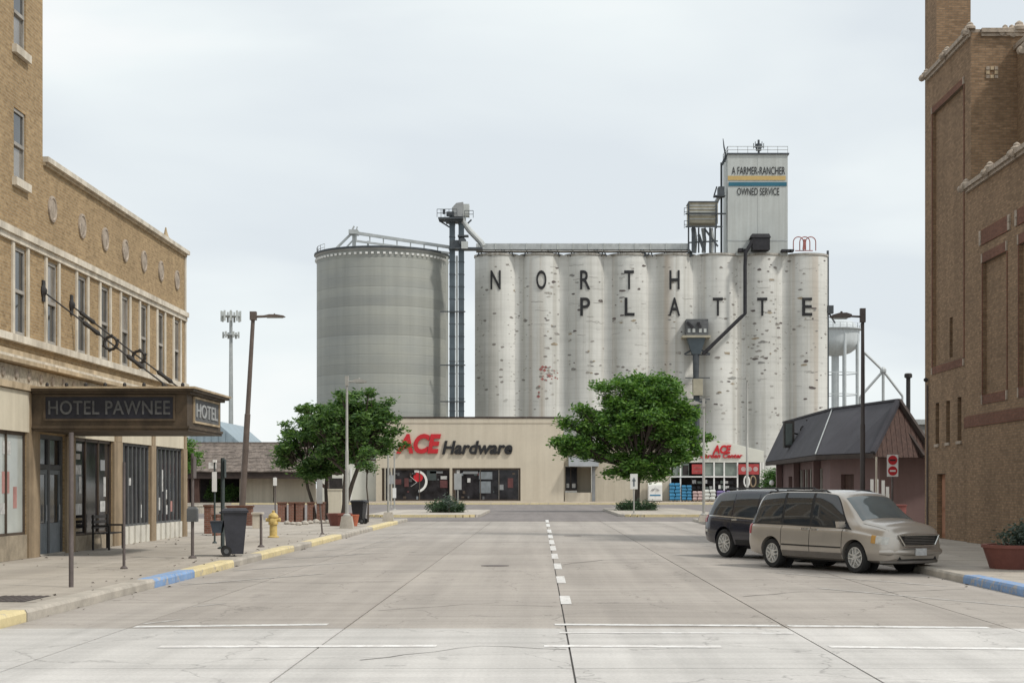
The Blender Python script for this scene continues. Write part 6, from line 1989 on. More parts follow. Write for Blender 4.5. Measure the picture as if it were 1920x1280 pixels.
# yellow hydrant
g = ground_at(512.5, 1007)
hy = thing('fire_hydrant', 'yellow fire hydrant standing near the kerb', 'fire hydrant', g)
MB().lathe([(.19, 0), (.19, .04), (.13, .06), (.125, .42), (.165, .44), (.165, .50), (.14, .52), (.135, .66), (.17, .68), (.17, .72), (.13, .78), (.07, .83), (.03, .84)], (0, 0, 0), 16).build('barrel', MAT['hydrant'], hy, True, local=True)
MB().lathe([(.045, .83), (.045, .9), (.03, .91)], (0, 0, 0), 5).build('top_nut', MAT['hydrant'], hy, local=True)
for s in (-1, 1):
    MB().lathe([(.06, 0), (.06, .07), (.075, .075), (.075, .12), (.03, .14)], (0, 0, 0), 10, 'x').build('side_cap', MAT['hydrant'], hy, local=True).location = (s * .11 if s > 0 else -.25, 0, .59)
MB().lathe([(.03, -.26), (.09, -.24), (.09, -.18), (.07, -.17), (.07, -.1)], (0, 0, .56), 10, 'y').build('front_cap', MAT['hydrant'], hy, local=True)

# wheeled bins
def wheelie(label, base, rz, mat='bin_plastic', h=1.05):
    t = thing('wheeled_bin', label, 'wheeled bin', base, 'wheeled bins', rz)
    MB().taper((0, 0, .06), .20, .24, .29, .34, h - .1).build('body', MAT[mat], t, local=True)
    MB().box(-.32, .32, -.37, .37, h - .06, h - .02).build('rim', MAT[mat], t, local=True)
    MB().taper((0, 0, h - .018), .33, .38, .27, .32, .06).build('lid', MAT[mat], t, local=True)
    MB().tube((-.36, -.25, h - .06), (-.36, .25, h - .06), .02, n=8).bar((-.3, -.25, h - .06), (-.36, -.25, h - .06), .04).bar((-.3, .25, h - .06), (-.36, .25, h - .06), .04).build('handle', MAT[mat], t, local=True)
    for s in (-1, 1):
        wv = MB().lathe([(.05, -.025), (.13, -.03), (.13, .03), (.05, .025)], (-.21, s * .27, .13), 16, 'y').build('wheel', MAT['rubber'], t, local=True)
        MB().lathe([(.06, 0), (.06, .01)], (-.21, s * .30 - .005, .13), 10, 'y').build('hub', MAT['grey_wood'], wv, local=True)
    return t
g = ground_at(436, 1043)
wheelie('dark grey wheeled rubbish bin near the yellow kerb, its wheels to the left', (g[0], g[1] + .3, .15), R(12), h=1.13)
# flap bin tray that hangs left of it
nb = thing('litter_tray', 'small dark blue litter tray clamped to the capped green post', 'litter tray', (A(408, 0, 39).x, 39, .75))
MB().taper((0, 0, -.02), .10, .12, .15, .15, .26).build('tray', MAT['bin_blue'], nb, local=True)
MB().box(-.16, .16, -.16, .16, .242, .27).build('rim', MAT['bin_plastic'], nb, local=True)
g = ground_at(672, 982)
wheelie('black wheeled bin beside the orange pot at the far street corner', (g[0], g[1] + .3, .15), R(170), 'black_bag', 1.05)

# planters
def planter(label, base, r0, r1, h, mat, n=8, cat='planter', name='planter'):
    t = thing(name, label, cat, base)
    MB().lathe([(r0, 0), (r1, h * .86), (r1 * 1.05, h * .87), (r1 * 1.05, h), (r1 * .9, h), (r1 * .88, h - .08)], (0, 0, 0), n).build('pot', MAT[mat], t, n > 10, local=True)
    MB().lathe([(r1 * .87, h - .09), (.01, h - .07)], (0, 0, 0), n).build('earth', MAT['bark'], t, local=True)
    return t
g = ground_at(644, 986)
planter('dark red tapered planter at the foot of the broad left tree', (g[0] - .25, g[1] + .6, .15), .40, .54, .55, 'planter', 8)
g = ground_at(663.5, 986)
t = planter('small orange clay pot next to the black wheeled bin', (g[0] - .02, g[1] + .2, .15), .14, .22, .5, 'terracotta', 16, 'pot', 'clay_pot')
g = ground_at(1900, 1068)
planter('big brownish red planter at the right edge by the theatre', (g[0] + .30, g[1] + .65, .15), .58, .72, .50, 'planter', 24)
shrub('planter_shrub', 'grey-green plant growing in the big planter at the right edge', (g[0] + .42, g[1] + .65, .56), [(0, 0, .2, .45, .45, .22), (.2, 0, .28, .4, .4, .2)], 60, 40, .05, .09, MAT['leaf_e'])

# brick pillars and low brick walls of the plaza
def pillar(label, px, pyb, wpx, hpx, dy=.5, mat='pillar_brick', name='brick_pillar'):
    x, y, z = ground_at(px, pyb)
    w_, h_ = wpx * y / F, hpx * y / F
    t = thing(name, label, 'brick pillar', (x, y, z), 'brick pillars on the plaza')
    MB().box(x - w_ / 2, x + w_ / 2, y, y + dy, z, z + h_ - .07).build('shaft', MAT[mat], t)
    MB().box(x - w_ / 2 - .03, x + w_ / 2 + .03, y - .03, y + dy + .03, z + h_ - .069, z + h_).build('cap', MAT['red_brick'], t)
    return t
pillar('lone brick pillar left of the wheeled bin', 389, 1000, 13, 54)
pillar('brick pillar stump close behind the lone pillar', 402, 1004, 8, 40, .9)
for i, (px, lab) in enumerate(((527, 'first brick pillar right of the hydrant'), (546, 'second brick pillar right of the hydrant'), (561, 'third brick pillar right of the hydrant'), (581, 'fourth brick pillar right of the hydrant'), (600, 'last brick pillar of the row, by the leaning trunk'))):
    pillar(lab, px, 978, 13 if i not in (1, 3) else 10, 37, .7)
def low_wall(label, px0, px1, pyb, hpx, mat, dy=.4):
    y = GY(pyb)
    a, b = (px0 - CX) * y / F, (px1 - CX) * y / F
    h_ = hpx * y / F
    t = thing('low_wall', label, 'low wall', ((a + b) / 2, y, .15))
    n = max(1, round((b - a) / .8))
    d = (b - a) / n
    for i in range(n):
        MB().box(a + i * d + .006, a + (i + 1) * d - .006, y, y + dy, .15, .15 + h_ - .08).build('panel', MAT[mat], t)
    MB().box(a - .04, b + .04, y - .04, y + dy + .04, .15 + h_ - .079, .15 + h_).build('cap', MAT['red_brick'] if mat == 'pillar_brick' else MAT[mat], t)
    return t
low_wall('reddish low brick wall behind the wheeled bin', 425, 472, 985, 38, 'pillar_brick')
low_wall('short pale low wall between the bin and the hydrant', 473, 490, 990, 30, 'cream')
low_wall('pale long low wall in front of the pavilion', 350, 470, 962, 16, 'cream')
low_wall('stepped pale low wall right of the pillars', 612, 640, 962, 46, 'beige_panel')
# pale rocks at the feet of the pillars
random.seed(9)
for i in range(9):
    px = 538 + i * 11
    x, y, z = ground_at(px, 982 + random.uniform(-2, 3))
    r = random.uniform(.13, .24)
    m = MB().lathe([(r * .8, 0), (r, r * .35), (r * .7, r * .8), (.02, r)], (0, 0, 0), 7)
    m.v = [(a * random.uniform(.85, 1.15), b * random.uniform(.85, 1.15), c) for a, b, c in m.v]
    o = m.build('edging_stone', MAT['kerb'], None, local=True)
    o.location = (x, y, z)
    tag(o, 'small pale stone at the foot of the brick pillars, %s from the left' % ORD[i], 'stone', 'stones by the brick pillars')
# bench under the shop window, left
by = HYp(172)
bn = thing('metal_bench', 'dark metal bench standing against the hotel under the dark window', 'bench', (HX + .45, by, .15))
for k in range(4):
    MB().box(HX + .25 + k * .11, HX + .33 + k * .11, by - .75, by + .75, .58, .61).build('seat_slat', MAT['iron'], bn)
for k in range(3):
    MB().box(HX + .2, HX + .22, by - .75, by + .75, .72 + k * .14, .80 + k * .14).build('back_slat', MAT['iron'], bn)
for s in (-.7, .7):
    MB().bar((HX + .23, by + s, .15), (HX + .23, by + s, 1.1), .05).bar((HX + .66, by + s, .15), (HX + .66, by + s, .8), .05).bar((HX + .23, by + s, .8), (HX + .66, by + s, .8), .05).build('leg', MAT['iron'], bn)
# white slatted rack behind the minivan
rk = thing('slatted_rack', 'white slatted board standing against the plum wall behind the minivan', 'rack', (A(1648, 0, 60).x, 60, .15))
for px, a, b in ((1635, 898, 946), (1644, 898, 946), (1656, 900, 944), (1664, 912, 945)):
    x = A(px, 0, 60).x
    MB().box(x - .055, x + .055, 59.97, 60.03, A(0, b, 60).z, A(0, a, 60).z).build('slat', MAT['white'], rk)
MB().box(A(1632, 0, 60).x, A(1668, 0, 60).x, 60.031, 60.07, .15, A(0, 925, 60).z).build('frame', MAT['cream'], rk)
post('thin pale pole in front of the plum wall, beside the white rack', (A(1643, 0, 59).x, 59, .15), A(0, 856, 59).z - .15, 'cream', .035, group='bare posts on the right pavement')
# red striped barrier by the theatre
rb = thing('red_bin', 'small red box low against the plum wall above the minivan bonnet', 'red box', (A(1688, 0, 63).x, 63, .15))
MB().taper((0, 0, 0), .16, .16, .2, .2, .95).build('body', MAT['faded_red'], rb, local=True)
MB().box(-.22, .22, -.22, .22, .951, 1.0).build('lid', MAT['faded_red'], rb, local=True)

# ================================================================== CARS
def pchip(tab, x):
    xs = np.array([p[0] for p in tab], float)
    ys = np.array([p[1] for p in tab], float)
    d = np.diff(ys) / np.diff(xs)
    m = np.zeros_like(xs)
    m[0], m[-1] = d[0], d[-1]
    for i in range(1, len(xs) - 1):
        m[i] = 0 if d[i - 1] * d[i] <= 0 else 2 * d[i - 1] * d[i] / (d[i - 1] + d[i])
    x = min(max(x, xs[0]), xs[-1])
    i = min(int(np.searchsorted(xs, x, 'right') - 1), len(xs) - 2)
    h = xs[i + 1] - xs[i]
    t = (x - xs[i]) / h
    return ((2 * t**3 - 3 * t**2 + 1) * ys[i] + (t**3 - 2 * t**2 + t) * h * m[i] + (-2 * t**3 + 3 * t**2) * ys[i + 1] + (t**3 - t**2) * h * m[i + 1])
class Body:
    def __init__(s, zr, zb, w, wr, z0):
        s.t = (zr, zb, w, wr, z0)

    def sec(s, x):
        zr, zb, w_, wr, z0 = [pchip(t, x) for t in s.t]
        zb = min(zb, zr - .045)
        wr = min(wr, w_ - .07)
        gh = zr - zb
        return [(0, z0), (w_ - .16, z0), (w_ - .045, z0 + .05), (w_ - .005, z0 + .19), (w_, z0 + .58 * (zb - z0)), (w_ - .022, zb - .055), (w_ - .055, zb),
                (w_ - .055 - (w_ - .055 - wr) * .42, zb + gh * .47), (wr, zr - min(.085, gh * .35)), (wr - .10, zr - min(.018, gh * .2)), (wr * .45, zr + .012), (0, zr + .02)]

    def S(s, x, v, side=1):
        p = s.sec(x)
        i = min(int(v), len(p) - 2)
        t = v - i
        q = [p[max(i - 1, 0)], p[i], p[i + 1], p[min(i + 2, len(p) - 1)]]
        if i == 0:
            q[0] = (-p[1][0], p[1][1])
        if i + 2 > len(p) - 1:
            q[3] = (-p[-2][0], p[-2][1])
        if i in (0, 1, 2):      # keep the sill crisp
            y, z = q[1][0] + (q[2][0] - q[1][0]) * t, q[1][1] + (q[2][1] - q[1][1]) * t
        else:
            y, z = [.5 * ((2 * b) + (c - a) * t + (2 * a - 5 * b + 4 * c - d) * t * t + (-a + 3 * b - 3 * c + d) * t ** 3) for a, b, c, d in zip(*q)]
        return Vector((x, y * side, z))

    def n(s, x, v, side):
        e = .004
        a = s.S(x + e, v, side) - s.S(x - e, v, side)
        b = s.S(x, min(v + .02, 11), side) - s.S(x, max(v - .02, 0), side)
        c = a.cross(b)
        if c.length < 1e-9:
            return Vector((0, 0, 1))
        c.normalize()
        ctr = Vector((x * .8, 0, .8))
        return c if c.dot(s.S(x, v, side) - ctr) > 0 else -c

    def patch(s, xa, xb, va, vb, side, off, nx=10, nv=6, both=False):
        """surface piece from xa(v) to xb(v), pushed out by off, with an edge back to the body"""
        fa = xa if callable(xa) else (lambda v: xa)
        fb = xb if callable(xb) else (lambda v: xb)
        m = MB()
        G = []
        for j in range(nv + 1):
            v = va + (vb - va) * j / nv
            row = []
            for i in range(nx + 1):
                x = fa(v) + (fb(v) - fa(v)) * i / nx
                row.append(s.S(x, v, side) + s.n(x, v, side) * off)
            G.append(row)
        vs = [p for r in G for p in r]
        fs = [(j * (nx + 1) + i, j * (nx + 1) + i + 1, (j + 1) * (nx + 1) + i + 1, (j + 1) * (nx + 1) + i) for j in range(nv) for i in range(nx)]
        m.add(vs, fs)
        # edges
        bd = [(0, i) for i in range(nx + 1)] + [(j, nx) for j in range(1, nv + 1)] + [(nv, i) for i in range(nx - 1, -1, -1)] + [(j, 0) for j in range(nv - 1, 0, -1)]
        top = [G[j][i] for j, i in bd]
        low = []
        for j, i in bd:
            v = va + (vb - va) * j / nv
            x = fa(v) + (fb(v) - fa(v)) * i / nx
            low.append(s.S(x, v, side) - s.n(x, v, side) * .01)
        k = len(bd)
        m.add(top + low, [(a, (a + 1) % k, (a + 1) % k + k, a + k) for a in range(k)])
        return m
def paint(name, c, rough=.32, metal=.45):
    m, t, b = new_mat(name)
    f = noise(t, coords(t, True, (1, 1, 1)), 2.0, 5)
    col = ramp(t, f, [(.3, tuple(q * .93 for q in c)), (.7, tuple(q * 1.04 for q in c))])
    dz = N(t, 'ShaderNodeSeparateXYZ')
    t.links.new(t.nodes.new('ShaderNodeTexCoord').outputs['Object'], dz.inputs[0])
    dust = ramp(t, dz.outputs[2], [(.25, .65), (.62, 0.0)])
    col = mix(t, mix(t, 1.0, dust, .45 if c[0] > .1 else .14, 'MULTIPLY'), col, (.24, .215, .185))       # road dust low on the doors
    t.links.new(col, b.inputs['Base Color'])
    b.inputs['Metallic'].default_value = metal
    b.inputs['Roughness'].default_value = rough
    b.inputs['Coat Weight'].default_value = .6
    b.inputs['Coat Roughness'].default_value = .08
    return m
MAT['gold_paint'] = paint('gold_paint', (.475, .44, .395), .28, .5)
MAT['navy_paint'] = paint('navy_paint', (.010, .012, .026), .22, .2)
MAT['car_glass'] = glassy('car_glass', (.03, .036, .042), .03, .75, .15)
MAT['screen_glass'] = glassy('windscreen_glass', (.11, .13, .135), .03, .8, .15)
MAT['chrome'] = M('chrome', (.62, .62, .60), rough=.22, metal=.9, var=.05, obj=True)
MAT['alloy'] = M('alloy_wheel', (.66, .655, .63), rough=.35, metal=.35, var=.12, obj=True, sc=6)
MAT['lamp_clear'] = glassy('headlight_lens', (.50, .50, .47), .08, .6, .2, 8)
MAT['amber'] = glassy('amber_lens', (.50, .28, .08), .1, .5, .1)
MAT['red_lens'] = glassy('red_lens', (.32, .03, .03), .1, .5, .1)
MAT['trim'] = M('car_trim', (.022, .022, .023), rough=.6, var=.2, obj=True, sc=4)
MAT['grey_trim'] = M('grey_trim', (.17, .155, .14), rough=.5, var=.1, obj=True, sc=4)
MAT['plate'] = M('licence_plate', (.55, .56, .56), rough=.5, var=.2, obj=True, sc=14)
MAT['gap'] = M('panel_gap', (.035, .032, .03), rough=.8, obj=True)

def wheel_proto(r, width, spokes, rim_r):
    m = MB().lathe([(rim_r, -width / 2 + .01), (r * .93, -width / 2), (r * .985, -width / 2 + .03), (r, -width / 4), (r, width / 4), (r * .985, width / 2 - .03), (r * .93, width / 2), (rim_r, width / 2 - .01), (rim_r * .97, 0)], (0, 0, 0), 36, 'y')
    tyre = m.mesh('wheel', MAT['rubber'], True)
    q = MB().lathe([(rim_r, 0.02), (rim_r, width / 2 - .012), (rim_r * .93, width / 2 - .008), (rim_r * .88, width / 2 - .05), (rim_r * .86, .03)], (0, 0, 0), 36, 'y')
    for k in range(spokes):
        t = 2 * PI * k / spokes + .3
        c, s = math.cos(t), math.sin(t)
        for sgn in (-1, 1):
            a = Vector((c * .045 - s * .035 * sgn, width / 2 - .02, s * .045 + c * .035 * sgn))
            b = Vector((c * rim_r * .93 - s * .045 * sgn, width / 2 - .03, s * rim_r * .93 + c * .045 * sgn))
            q.bar(a, b, .045, .03)
    q.lathe([(.07, width / 2 - .05), (.07, width / 2 - .01), (.03, width / 2)], (0, 0, 0), 14, 'y')
    rim = q.mesh('rim', MAT['alloy'], False)
    d = MB().lathe([(rim_r * .86, .0), (rim_r * .86, .02), (.02, .03)], (0, 0, 0), 24, 'y').mesh('brake_disc', MAT['trim'])
    return tyre, rim, d
def add_wheels(root, xs, track, r, protos):
    for x in xs:
        for s in (-1, 1):
            o = bpy.data.objects.new('wheel', protos[0])
            COL.objects.link(o)
            o.parent = root
            o.location = (x, s * track / 2, r)
            o.rotation_euler = (0, x, 0 if s > 0 else PI)
            for nm, me in (('rim', protos[1]), ('brake_disc', protos[2])):
                c = bpy.data.objects.new(nm, me)
                COL.objects.link(c)
                c.parent = o
def car_body(root, B, x0, x1, axles, arch, mat, front_bulge=.05):
    xs = list(np.linspace(x0, x1, 110))
    vsn = [i * .25 for i in range(45)]
    rings = []
    for x in xs:
        half = [B.S(x, v, 1) for v in vsn]
        ring = half + [Vector((p.x, -p.y, p.z)) for p in half[-2:0:-1]]
        rings.append(ring)
    # rounded ends
    def cap(ring, sgn):
        c = sum(ring, Vector()) / len(ring)
        return [c + (p - c) * .93 + Vector((sgn * front_bulge * .6, 0, 0)) for p in ring], [c + (p - c) * .72 + Vector((sgn * front_bulge, 0, 0)) for p in ring]
    a, b = cap(rings[-1], 1)
    rings += [a, b]
    a, b = cap(rings[0], -1)
    rings = [b, a] + rings
    n = len(rings[0])
    vs = [p for r in rings for p in r]
    fs = [(i * n + k, i * n + (k + 1) % n, (i + 1) * n + (k + 1) % n, (i + 1) * n + k) for i in range(len(rings) - 1) for k in range(n)]
    fs += [tuple(range(n)), tuple((len(rings) - 1) * n + k for k in range(n))]
    me = bpy.data.meshes.new('body')
    me.from_pydata([tuple(v) for v in vs], [], fs)
    bm = bmesh.new()
    bm.from_mesh(me)
    bmesh.ops.recalc_face_normals(bm, faces=bm.faces)
    bm.to_mesh(me)
    bm.free()
    me.materials.append(mat)
    o = bpy.data.objects.new('body', me)
    COL.objects.link(o)
    cut = MB()
    for ax in axles:
        for s in (-1, 1):
            cut.lathe([(arch, .50), (arch, 1.3)] if s > 0 else [(arch, -1.3), (arch, -.50)], (ax, 0, arch - .045), 40, 'y')
    ce = cut.mesh('cut', mat)
    bm = bmesh.new()
    bm.from_mesh(ce)
    bmesh.ops.recalc_face_normals(bm, faces=bm.faces)
    bm.to_mesh(ce)
    bm.free()
    co = bpy.data.objects.new('cut', ce)
    COL.objects.link(co)
    md = o.modifiers.new('b', 'BOOLEAN')
    md.object = co
    md.operation = 'DIFFERENCE'
    md.solver = 'EXACT'
    nm = bpy.data.meshes.new_from_object(o.evaluated_get(bpy.context.evaluated_depsgraph_get()))
    nm.name = 'body'
    o.modifiers.clear()
    o.data = nm
    bpy.data.objects.remove(co)
    nm.polygons.foreach_set('use_smooth', [True] * len(nm.polygons))
    nm.set_sharp_from_angle(angle=R(32))
    o.parent = root
    for ax in axles:
        for s in (-1, 1):
            q = MB().lathe([(arch - .004, -.012), (arch - .004, .012)], (ax, s * .515, arch - .045), 32, 'y')
            q.build('wheel_well', MAT['trim'], root, local=True)
            # arch lip lining
            pts = [(ax + (arch - .012) * math.cos(t), 0, arch - .045 + (arch - .012) * math.sin(t)) for t in [R(-5 + 190 * k / 20) for k in range(21)]]
            L_ = MB()
            for p, q2 in zip(pts, pts[1:]):
                L_.quad((p[0], s * .5, p[2]), (q2[0], s * .5, q2[2]), (q2[0], s * .80, q2[2]), (p[0], s * .80, p[2]))
            L_.build('wheel_arch', MAT['trim'], root, local=True)
    return o
def P(root, name, mb, mat, parent=None, smooth=True):
    return mb.build(name, MAT[mat], parent or root, smooth, local=True)

# ---------- gold minivan
van = thing('minivan', 'beige gold minivan parked at an angle with its nose to the right kerb', 'minivan', (6.80, 35.95, 0), 'cars parked on the right', R(-60))
B = Body(zr=[(-2.36, 1.00), (-2.33, 1.08), (-2.22, 1.36), (-2.08, 1.62), (-1.8, 1.725), (-1.0, 1.765), (0, 1.76), (.5, 1.725), (.82, 1.64), (1.14, 1.41), (1.42, 1.205), (1.56, 1.13), (1.8, 1.09), (2.05, 1.045), (2.22, .985), (2.34, .885)],
         zb=[(-2.36, .98), (-1.0, .965), (0, .945), (1.0, .93), (2.34, .79)],
         w=[(-2.36, .80), (-2.25, .865), (-1.9, .905), (-1.2, .92), (1.2, .92), (1.75, .90), (2.0, .875), (2.18, .82), (2.30, .735), (2.34, .685)],
         wr=[(-2.36, .60), (-2.2, .64), (-1.9, .675), (0, .70), (.8, .665), (1.2, .70), (1.5, .76), (1.9, .74), (2.2, .70), (2.34, .58)],
         z0=[(-2.36, .34), (-2.1, .28), (-1.5, .25), (1.5, .24), (2.2, .24), (2.34, .27)])
car_body(van, B, -2.36, 2.34, (-1.42, 1.42), .385, MAT['gold_paint'], .07)
add_wheels(van, (-1.42, 1.42), 1.56, .335, wheel_proto(.335, .215, 5, .225))
for s in (-1, 1):
    sl = lambda a, b: (lambda v: a + (b - a) * (v - 6.2) / 1.75)
    P(van, 'side_window', B.patch(sl(-2.24, -1.92), -1.12, 6.2, 8.2, s, .006), 'car_glass')
    P(van, 'side_window', B.patch(-1.03, -.12, 6.2, 8.2, s, .006), 'car_glass')
    P(van, 'side_window', B.patch(-.03, sl(1.20, .68), 6.2, 8.2, s, .006, 14, 8), 'car_glass')
    P(van, 'window_surround', B.patch(sl(-2.28, -1.95), sl(1.27, .72), 6.08, 8.27, s, .003, 40, 8), 'trim')
    for x in (-1.06, -.06):
        P(van, 'door_seam', B.patch(x - .007, x + .007, 2.6, 6.05, s, .003, 1, 10), 'gap')
    P(van, 'door_seam', B.patch(1.02, 1.034, 2.6, 6.05, s, .003, 1, 10), 'gap')
    P(van, 'side_moulding', B.patch(-1.02, 1.0, 3.46, 3.60, s, .012, 12, 2), 'gap')
    P(van, 'sill_trim', B.patch(-1.02, 1.0, 2.05, 2.9, s, .006, 12, 2), 'grey_trim')
    for x in (-.22, .10):
        c = B.S(x, 5.25, s)
        P(van, 'door_handle', MB().box(c.x - .11, c.x + .11, c.y - .012, c.y + .022 * 1, c.z - .022, c.z + .022) if s > 0 else MB().box(c.x - .11, c.x + .11, c.y - .022, c.y + .012, c.z - .022, c.z + .022), 'chrome')
    c = B.S(1.06, 6.3, s)
    mr = P(van, 'wing_mirror', MB().taper((c.x, c.y + s * .13, c.z - .02), .04, .08, .055, .095, .13).bar((c.x, c.y - s * .02, c.z + .02), (c.x, c.y + s * .10, c.z + .02), .06), 'gold_paint')
    P(van, 'mirror_glass', MB().box(c.x - .062, c.x - .058, c.y + s * .13 - .08, c.y + s * .13 + .08, c.z, c.z + .10), 'car_glass', mr)
    P(van, 'headlight', B.patch(1.93, 2.30, 4.35, 5.75, s, .010, 12, 6), 'lamp_clear')
    P(van, 'indicator', B.patch(1.93, 2.045, 4.35, 5.7, s, .014, 4, 6), 'amber')
    P(van, 'tail_light', B.patch(-2.34, -2.20, 4.3, 6.1, s, .010, 5, 8), 'red_lens')
    P(van, 'roof_rail', MB().path([(-1.9, s * .60, 1.665), (-1.8, s * .60, 1.735), (.2, s * .62, 1.76), (.35, s * .62, 1.70)], .022, 6), 'trim')
    P(van, 'fog_lamp', MB().lathe([(.055, 0), (.055, .02)], (2.33, s * .50, .40), 14, 'x'), 'lamp_clear')
    P(van, 'windscreen', B.patch(.85, 1.50, 8.6, 11, s, .006, 14, 8), 'screen_glass')
    P(van, 'bonnet_seam', B.patch(1.55, 2.24, 8.2, 8.27, s, .003, 10, 1), 'gap')
    P(van, 'rear_window', B.patch(-2.31, -2.09, 8.5, 11, s, .006, 8, 8), 'car_glass')
    P(van, 'wiper', MB().bar((1.47, s * .1 + .1, 1.125), (1.33, s * .1 + .55, 1.225), .02), 'trim')
for x in (-1.2, -.3):
    P(van, 'roof_bar', MB().bar((x, -.6, 1.765), (x, .6, 1.765), .05, .03), 'trim')
gr = P(van, 'grille', MB().prism([(-.42, .62), (.42, .62), (.54, .82), (-.54, .82)], lambda p, q, t: (t - .045 * (p / .5) ** 2, p, q), 2.36, 2.485), 'trim')
P(van, 'grille_surround', MB().path([(2.445, -.56, .83), (2.480, -.3, .83), (2.493, 0, .833), (2.480, .3, .83), (2.445, .56, .83)], .018, 6).path([(2.465, -.42, .61), (2.493, 0, .605), (2.465, .42, .61)], .014, 6).path([(2.445, -.56, .83), (2.465, -.42, .62)], .018, 6).path([(2.445, .56, .83), (2.465, .42, .62)], .018, 6), 'chrome', gr)
for k in range(5):
    P(van, 'grille_bar', MB().path([(2.460, -.42, .65 + .034 * k), (2.491, 0, .65 + .034 * k), (2.460, .42, .65 + .034 * k)], .006, 4), 'grey_trim', gr)
bp = P(van, 'bumper', MB().path([(2.14, -.83, .47), (2.28, -.72, .47), (2.385, -.38, .47), (2.42, 0, .47), (2.385, .38, .47), (2.28, .72, .47), (2.14, .83, .47)], [.05, .075, .08, .08, .08, .075, .05], 10), 'gold_paint')
P(van, 'air_intake', MB().prism([(-.55, .30), (.55, .30), (.50, .385), (-.50, .385)], lambda p, q, t: (t - .07 * (p / .55) ** 2, p, q), 2.36, 2.458), 'trim', bp)
P(van, 'licence_plate', MB().box(2.498, 2.512, -.155, .155, .40, .55), 'plate', bp)
P(van, 'lip', MB().path([(2.12, -.80, .26), (2.27, -.66, .26), (2.38, -.38, .255), (2.42, 0, .255), (2.38, .38, .255), (2.27, .66, .26), (2.12, .80, .26)], .03, 8), 'grey_trim', bp)
P(van, 'underbody', MB().box(-2.1, 2.1, -.62, .62, .20, .262), 'trim')

# ---------- dark suv
suv = thing('suv', 'dark navy suv parked behind the gold minivan, only its rear end showing', 'suv', (6.42, 41.15, 0), 'cars parked on the right', R(-60))
B = Body(zr=[(-2.55, 1.08), (-2.50, 1.20), (-2.36, 1.48), (-2.20, 1.66), (-1.9, 1.735), (-1.0, 1.775), (0, 1.77), (.45, 1.735), (.75, 1.63), (1.15, 1.36), (1.42, 1.19), (1.6, 1.12), (2.0, 1.06), (2.35, .98), (2.52, .86)],
         zb=[(-2.55, 1.03), (-2.2, 1.07), (-1.6, 1.05), (0, 1.0), (1.2, .98), (2.52, .80)],
         w=[(-2.55, .80), (-2.45, .88), (-2.1, .95), (-1.2, .985), (1.3, .985), (2.0, .95), (2.3, .85), (2.52, .66)],
         wr=[(-2.55, .62), (-2.3, .66), (-1.9, .70), (0, .73), (.8, .70), (1.3, .76), (1.6, .82), (2.1, .80), (2.52, .55)],
         z0=[(-2.55, .42), (-2.2, .34), (-1.5, .30), (1.6, .30), (2.52, .32)])
car_body(suv, B, -2.55, 2.52, (-1.51, 1.51), .43, MAT['navy_paint'], .06)
add_wheels(suv, (-1.51, 1.51), 1.70, .375, wheel_proto(.375, .235, 6, .255))
for s in (-1, 1):
    sl = lambda a, b: (lambda v: a + (b - a) * (v - 6.2) / 1.75)
    P(suv, 'side_window', B.patch(sl(-2.30, -2.05), -1.25, 6.25, 7.9, s, .006), 'car_glass')
    P(suv, 'side_window', B.patch(-1.17, -.22, 6.2, 7.9, s, .006), 'car_glass')
    P(suv, 'side_window', B.patch(-.13, sl(1.12, .62), 6.2, 7.9, s, .006, 14, 8), 'car_glass')
    P(suv, 'chrome_strip', B.patch(-2.28, 1.1, 6.02, 6.14, s, .010, 30, 1), 'chrome')
    P(suv, 'tail_light', B.patch(-2.53, -2.34, 4.6, 6.3, s, .012, 6, 8), 'red_lens')
    P(suv, 'reflector', B.patch(-2.42, -2.28, 3.55, 3.8, s, .012, 3, 2), 'lamp_clear')
    for x in (-1.21, -.17, 1.02):
        P(suv, 'door_seam', B.patch(x - .007, x + .007, 2.6, 5.9, s, .003, 1, 10), 'gap')
    for x in (-1.38, -.35):
        c = B.S(x + .33, 5.2, s)
        P(suv, 'door_handle', MB().box(c.x - .11, c.x + .11, c.y - .025, c.y + .025, c.z - .022, c.z + .022), 'chrome')
    P(suv, 'sill_trim', B.patch(-1.0, 1.05, 2.05, 2.95, s, .010, 12, 2), 'trim')
    P(suv, 'headlight', B.patch(2.05, 2.46, 4.5, 5.75, s, .010, 12, 6), 'lamp_clear')
    P(suv, 'windscreen', B.patch(.80, 1.52, 8.7, 11, s, .006, 14, 8), 'screen_glass')
    P(suv, 'rear_window', B.patch(-2.50, -2.22, 8.5, 11, s, .006, 8, 8), 'car_glass')
    P(suv, 'roof_rail', MB().path([(-1.9, s * .62, 1.73), (-1.8, s * .62, 1.80), (.2, s * .64, 1.82), (.35, s * .64, 1.76)], .022, 6), 'trim')
    c = B.S(1.0, 6.3, s)
    P(suv, 'wing_mirror', MB().taper((c.x, c.y + s * .13, c.z - .03), .05, .10, .07, .12, .18).bar((c.x, c.y - s * .02, c.z + .02), (c.x, c.y + s * .10, c.z + .02), .06), 'navy_paint')
P(suv, 'bumper', MB().path([(-2.36, -.88, .62), (-2.52, -.7, .62), (-2.6, 0, .62), (-2.52, .7, .62), (-2.36, .88, .62)], [.05, .09, .10, .09, .05], 10), 'navy_paint')
P(suv, 'grille', MB().prism([(-.5, .62), (.5, .62), (.55, .84), (-.55, .84)], lambda p, q, t: (t - .10 * (p / .5) ** 2, p, q), 2.52, 2.60), 'trim')
P(suv, 'underbody', MB().box(-2.2, 2.2, -.66, .66, .24, .312), 'trim')

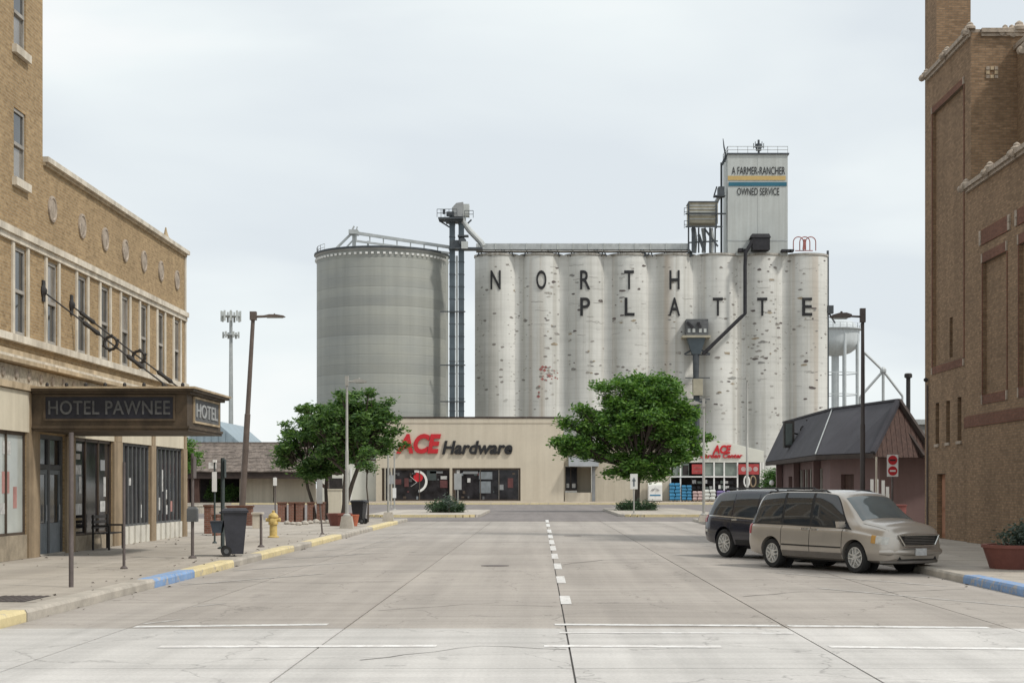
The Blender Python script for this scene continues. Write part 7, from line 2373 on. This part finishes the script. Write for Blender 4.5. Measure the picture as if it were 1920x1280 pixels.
# ================================================================== SMALL LITTER AND CRACKS
random.seed(21)
lt = MB()
for _ in range(150):
    side = random.random() < .62
    if side:
        x, y, z = random.choice([random.uniform(-11.9, -7.5), random.gauss(-7.55, .12), HX + abs(random.gauss(.1, .2))]), random.uniform(23, 60), .158
    else:
        x, y, z = random.choice([KL + abs(random.gauss(.05, .1)), KR - abs(random.gauss(.05, .1))]), random.uniform(22, 62), .006
    a, r = random.uniform(0, PI), random.uniform(.02, .055)
    c, s = math.cos(a) * r, math.sin(a) * r
    lt.quad((x - c, y - s, z), (x + s * .5, y - c * .5, z + r * .5), (x + c, y + s, z + .004), (x - s * .5, y + c * .5, z + r * .3))
tag(lt.build('leaf_litter', MAT['bark'], None), 'scattered dry leaves and grit along the kerbs and pavement', 'litter', kind='stuff')
def crack(pts, w_):
    m = MB()
    P_ = []
    for (xa, ya), (xb, yb) in zip(pts, pts[1:]):
        n_ = max(2, int(math.hypot(xb - xa, yb - ya) / .35))
        for i in range(n_):
            P_.append((xa + (xb - xa) * i / n_ + random.gauss(0, .035), ya + (yb - ya) * i / n_ + random.gauss(0, .05)))
    P_.append(pts[-1])
    wd = [w_ * random.uniform(.5, 1.3) for _ in P_]
    for i in range(len(P_) - 1):
        (x0_, y0_), (x1_, y1_) = P_[i], P_[i + 1]
        d_ = Vector((x1_ - x0_, y1_ - y0_)).normalized()
        nx_, ny_ = -d_.y, d_.x
        m.quad((x0_ - nx_ * wd[i], y0_ - ny_ * wd[i], .003), (x0_ + nx_ * wd[i], y0_ + ny_ * wd[i], .003), (x1_ + nx_ * wd[i + 1], y1_ + ny_ * wd[i + 1], .003), (x1_ - nx_ * wd[i + 1], y1_ - ny_ * wd[i + 1], .003))
    m.build('tar_seam', MAT['joint'], road)
crack([(-2.4, 24), (-1.1, 25.2), (.2, 24.8)], .014)
crack([(-6.9, 30.5), (-5.6, 31.2), (-4.2, 30.7), (-2.7, 31.4)], .018)
crack([(3.4, 27), (4.6, 28.2), (6.0, 28.0), (7.7, 29.0)], .016)
crack([(.5, 38), (1.6, 40.5), (3.1, 41)], .02)
crack([(-5.2, 44), (-3.4, 45.5), (-2.6, 45)], .022)
crack([(-1.9, 17.0), (-.7, 18.6), (.3, 18.2)], .012)
crack([(3.5, 52), (5.5, 53), (8, 52.5)], .028)
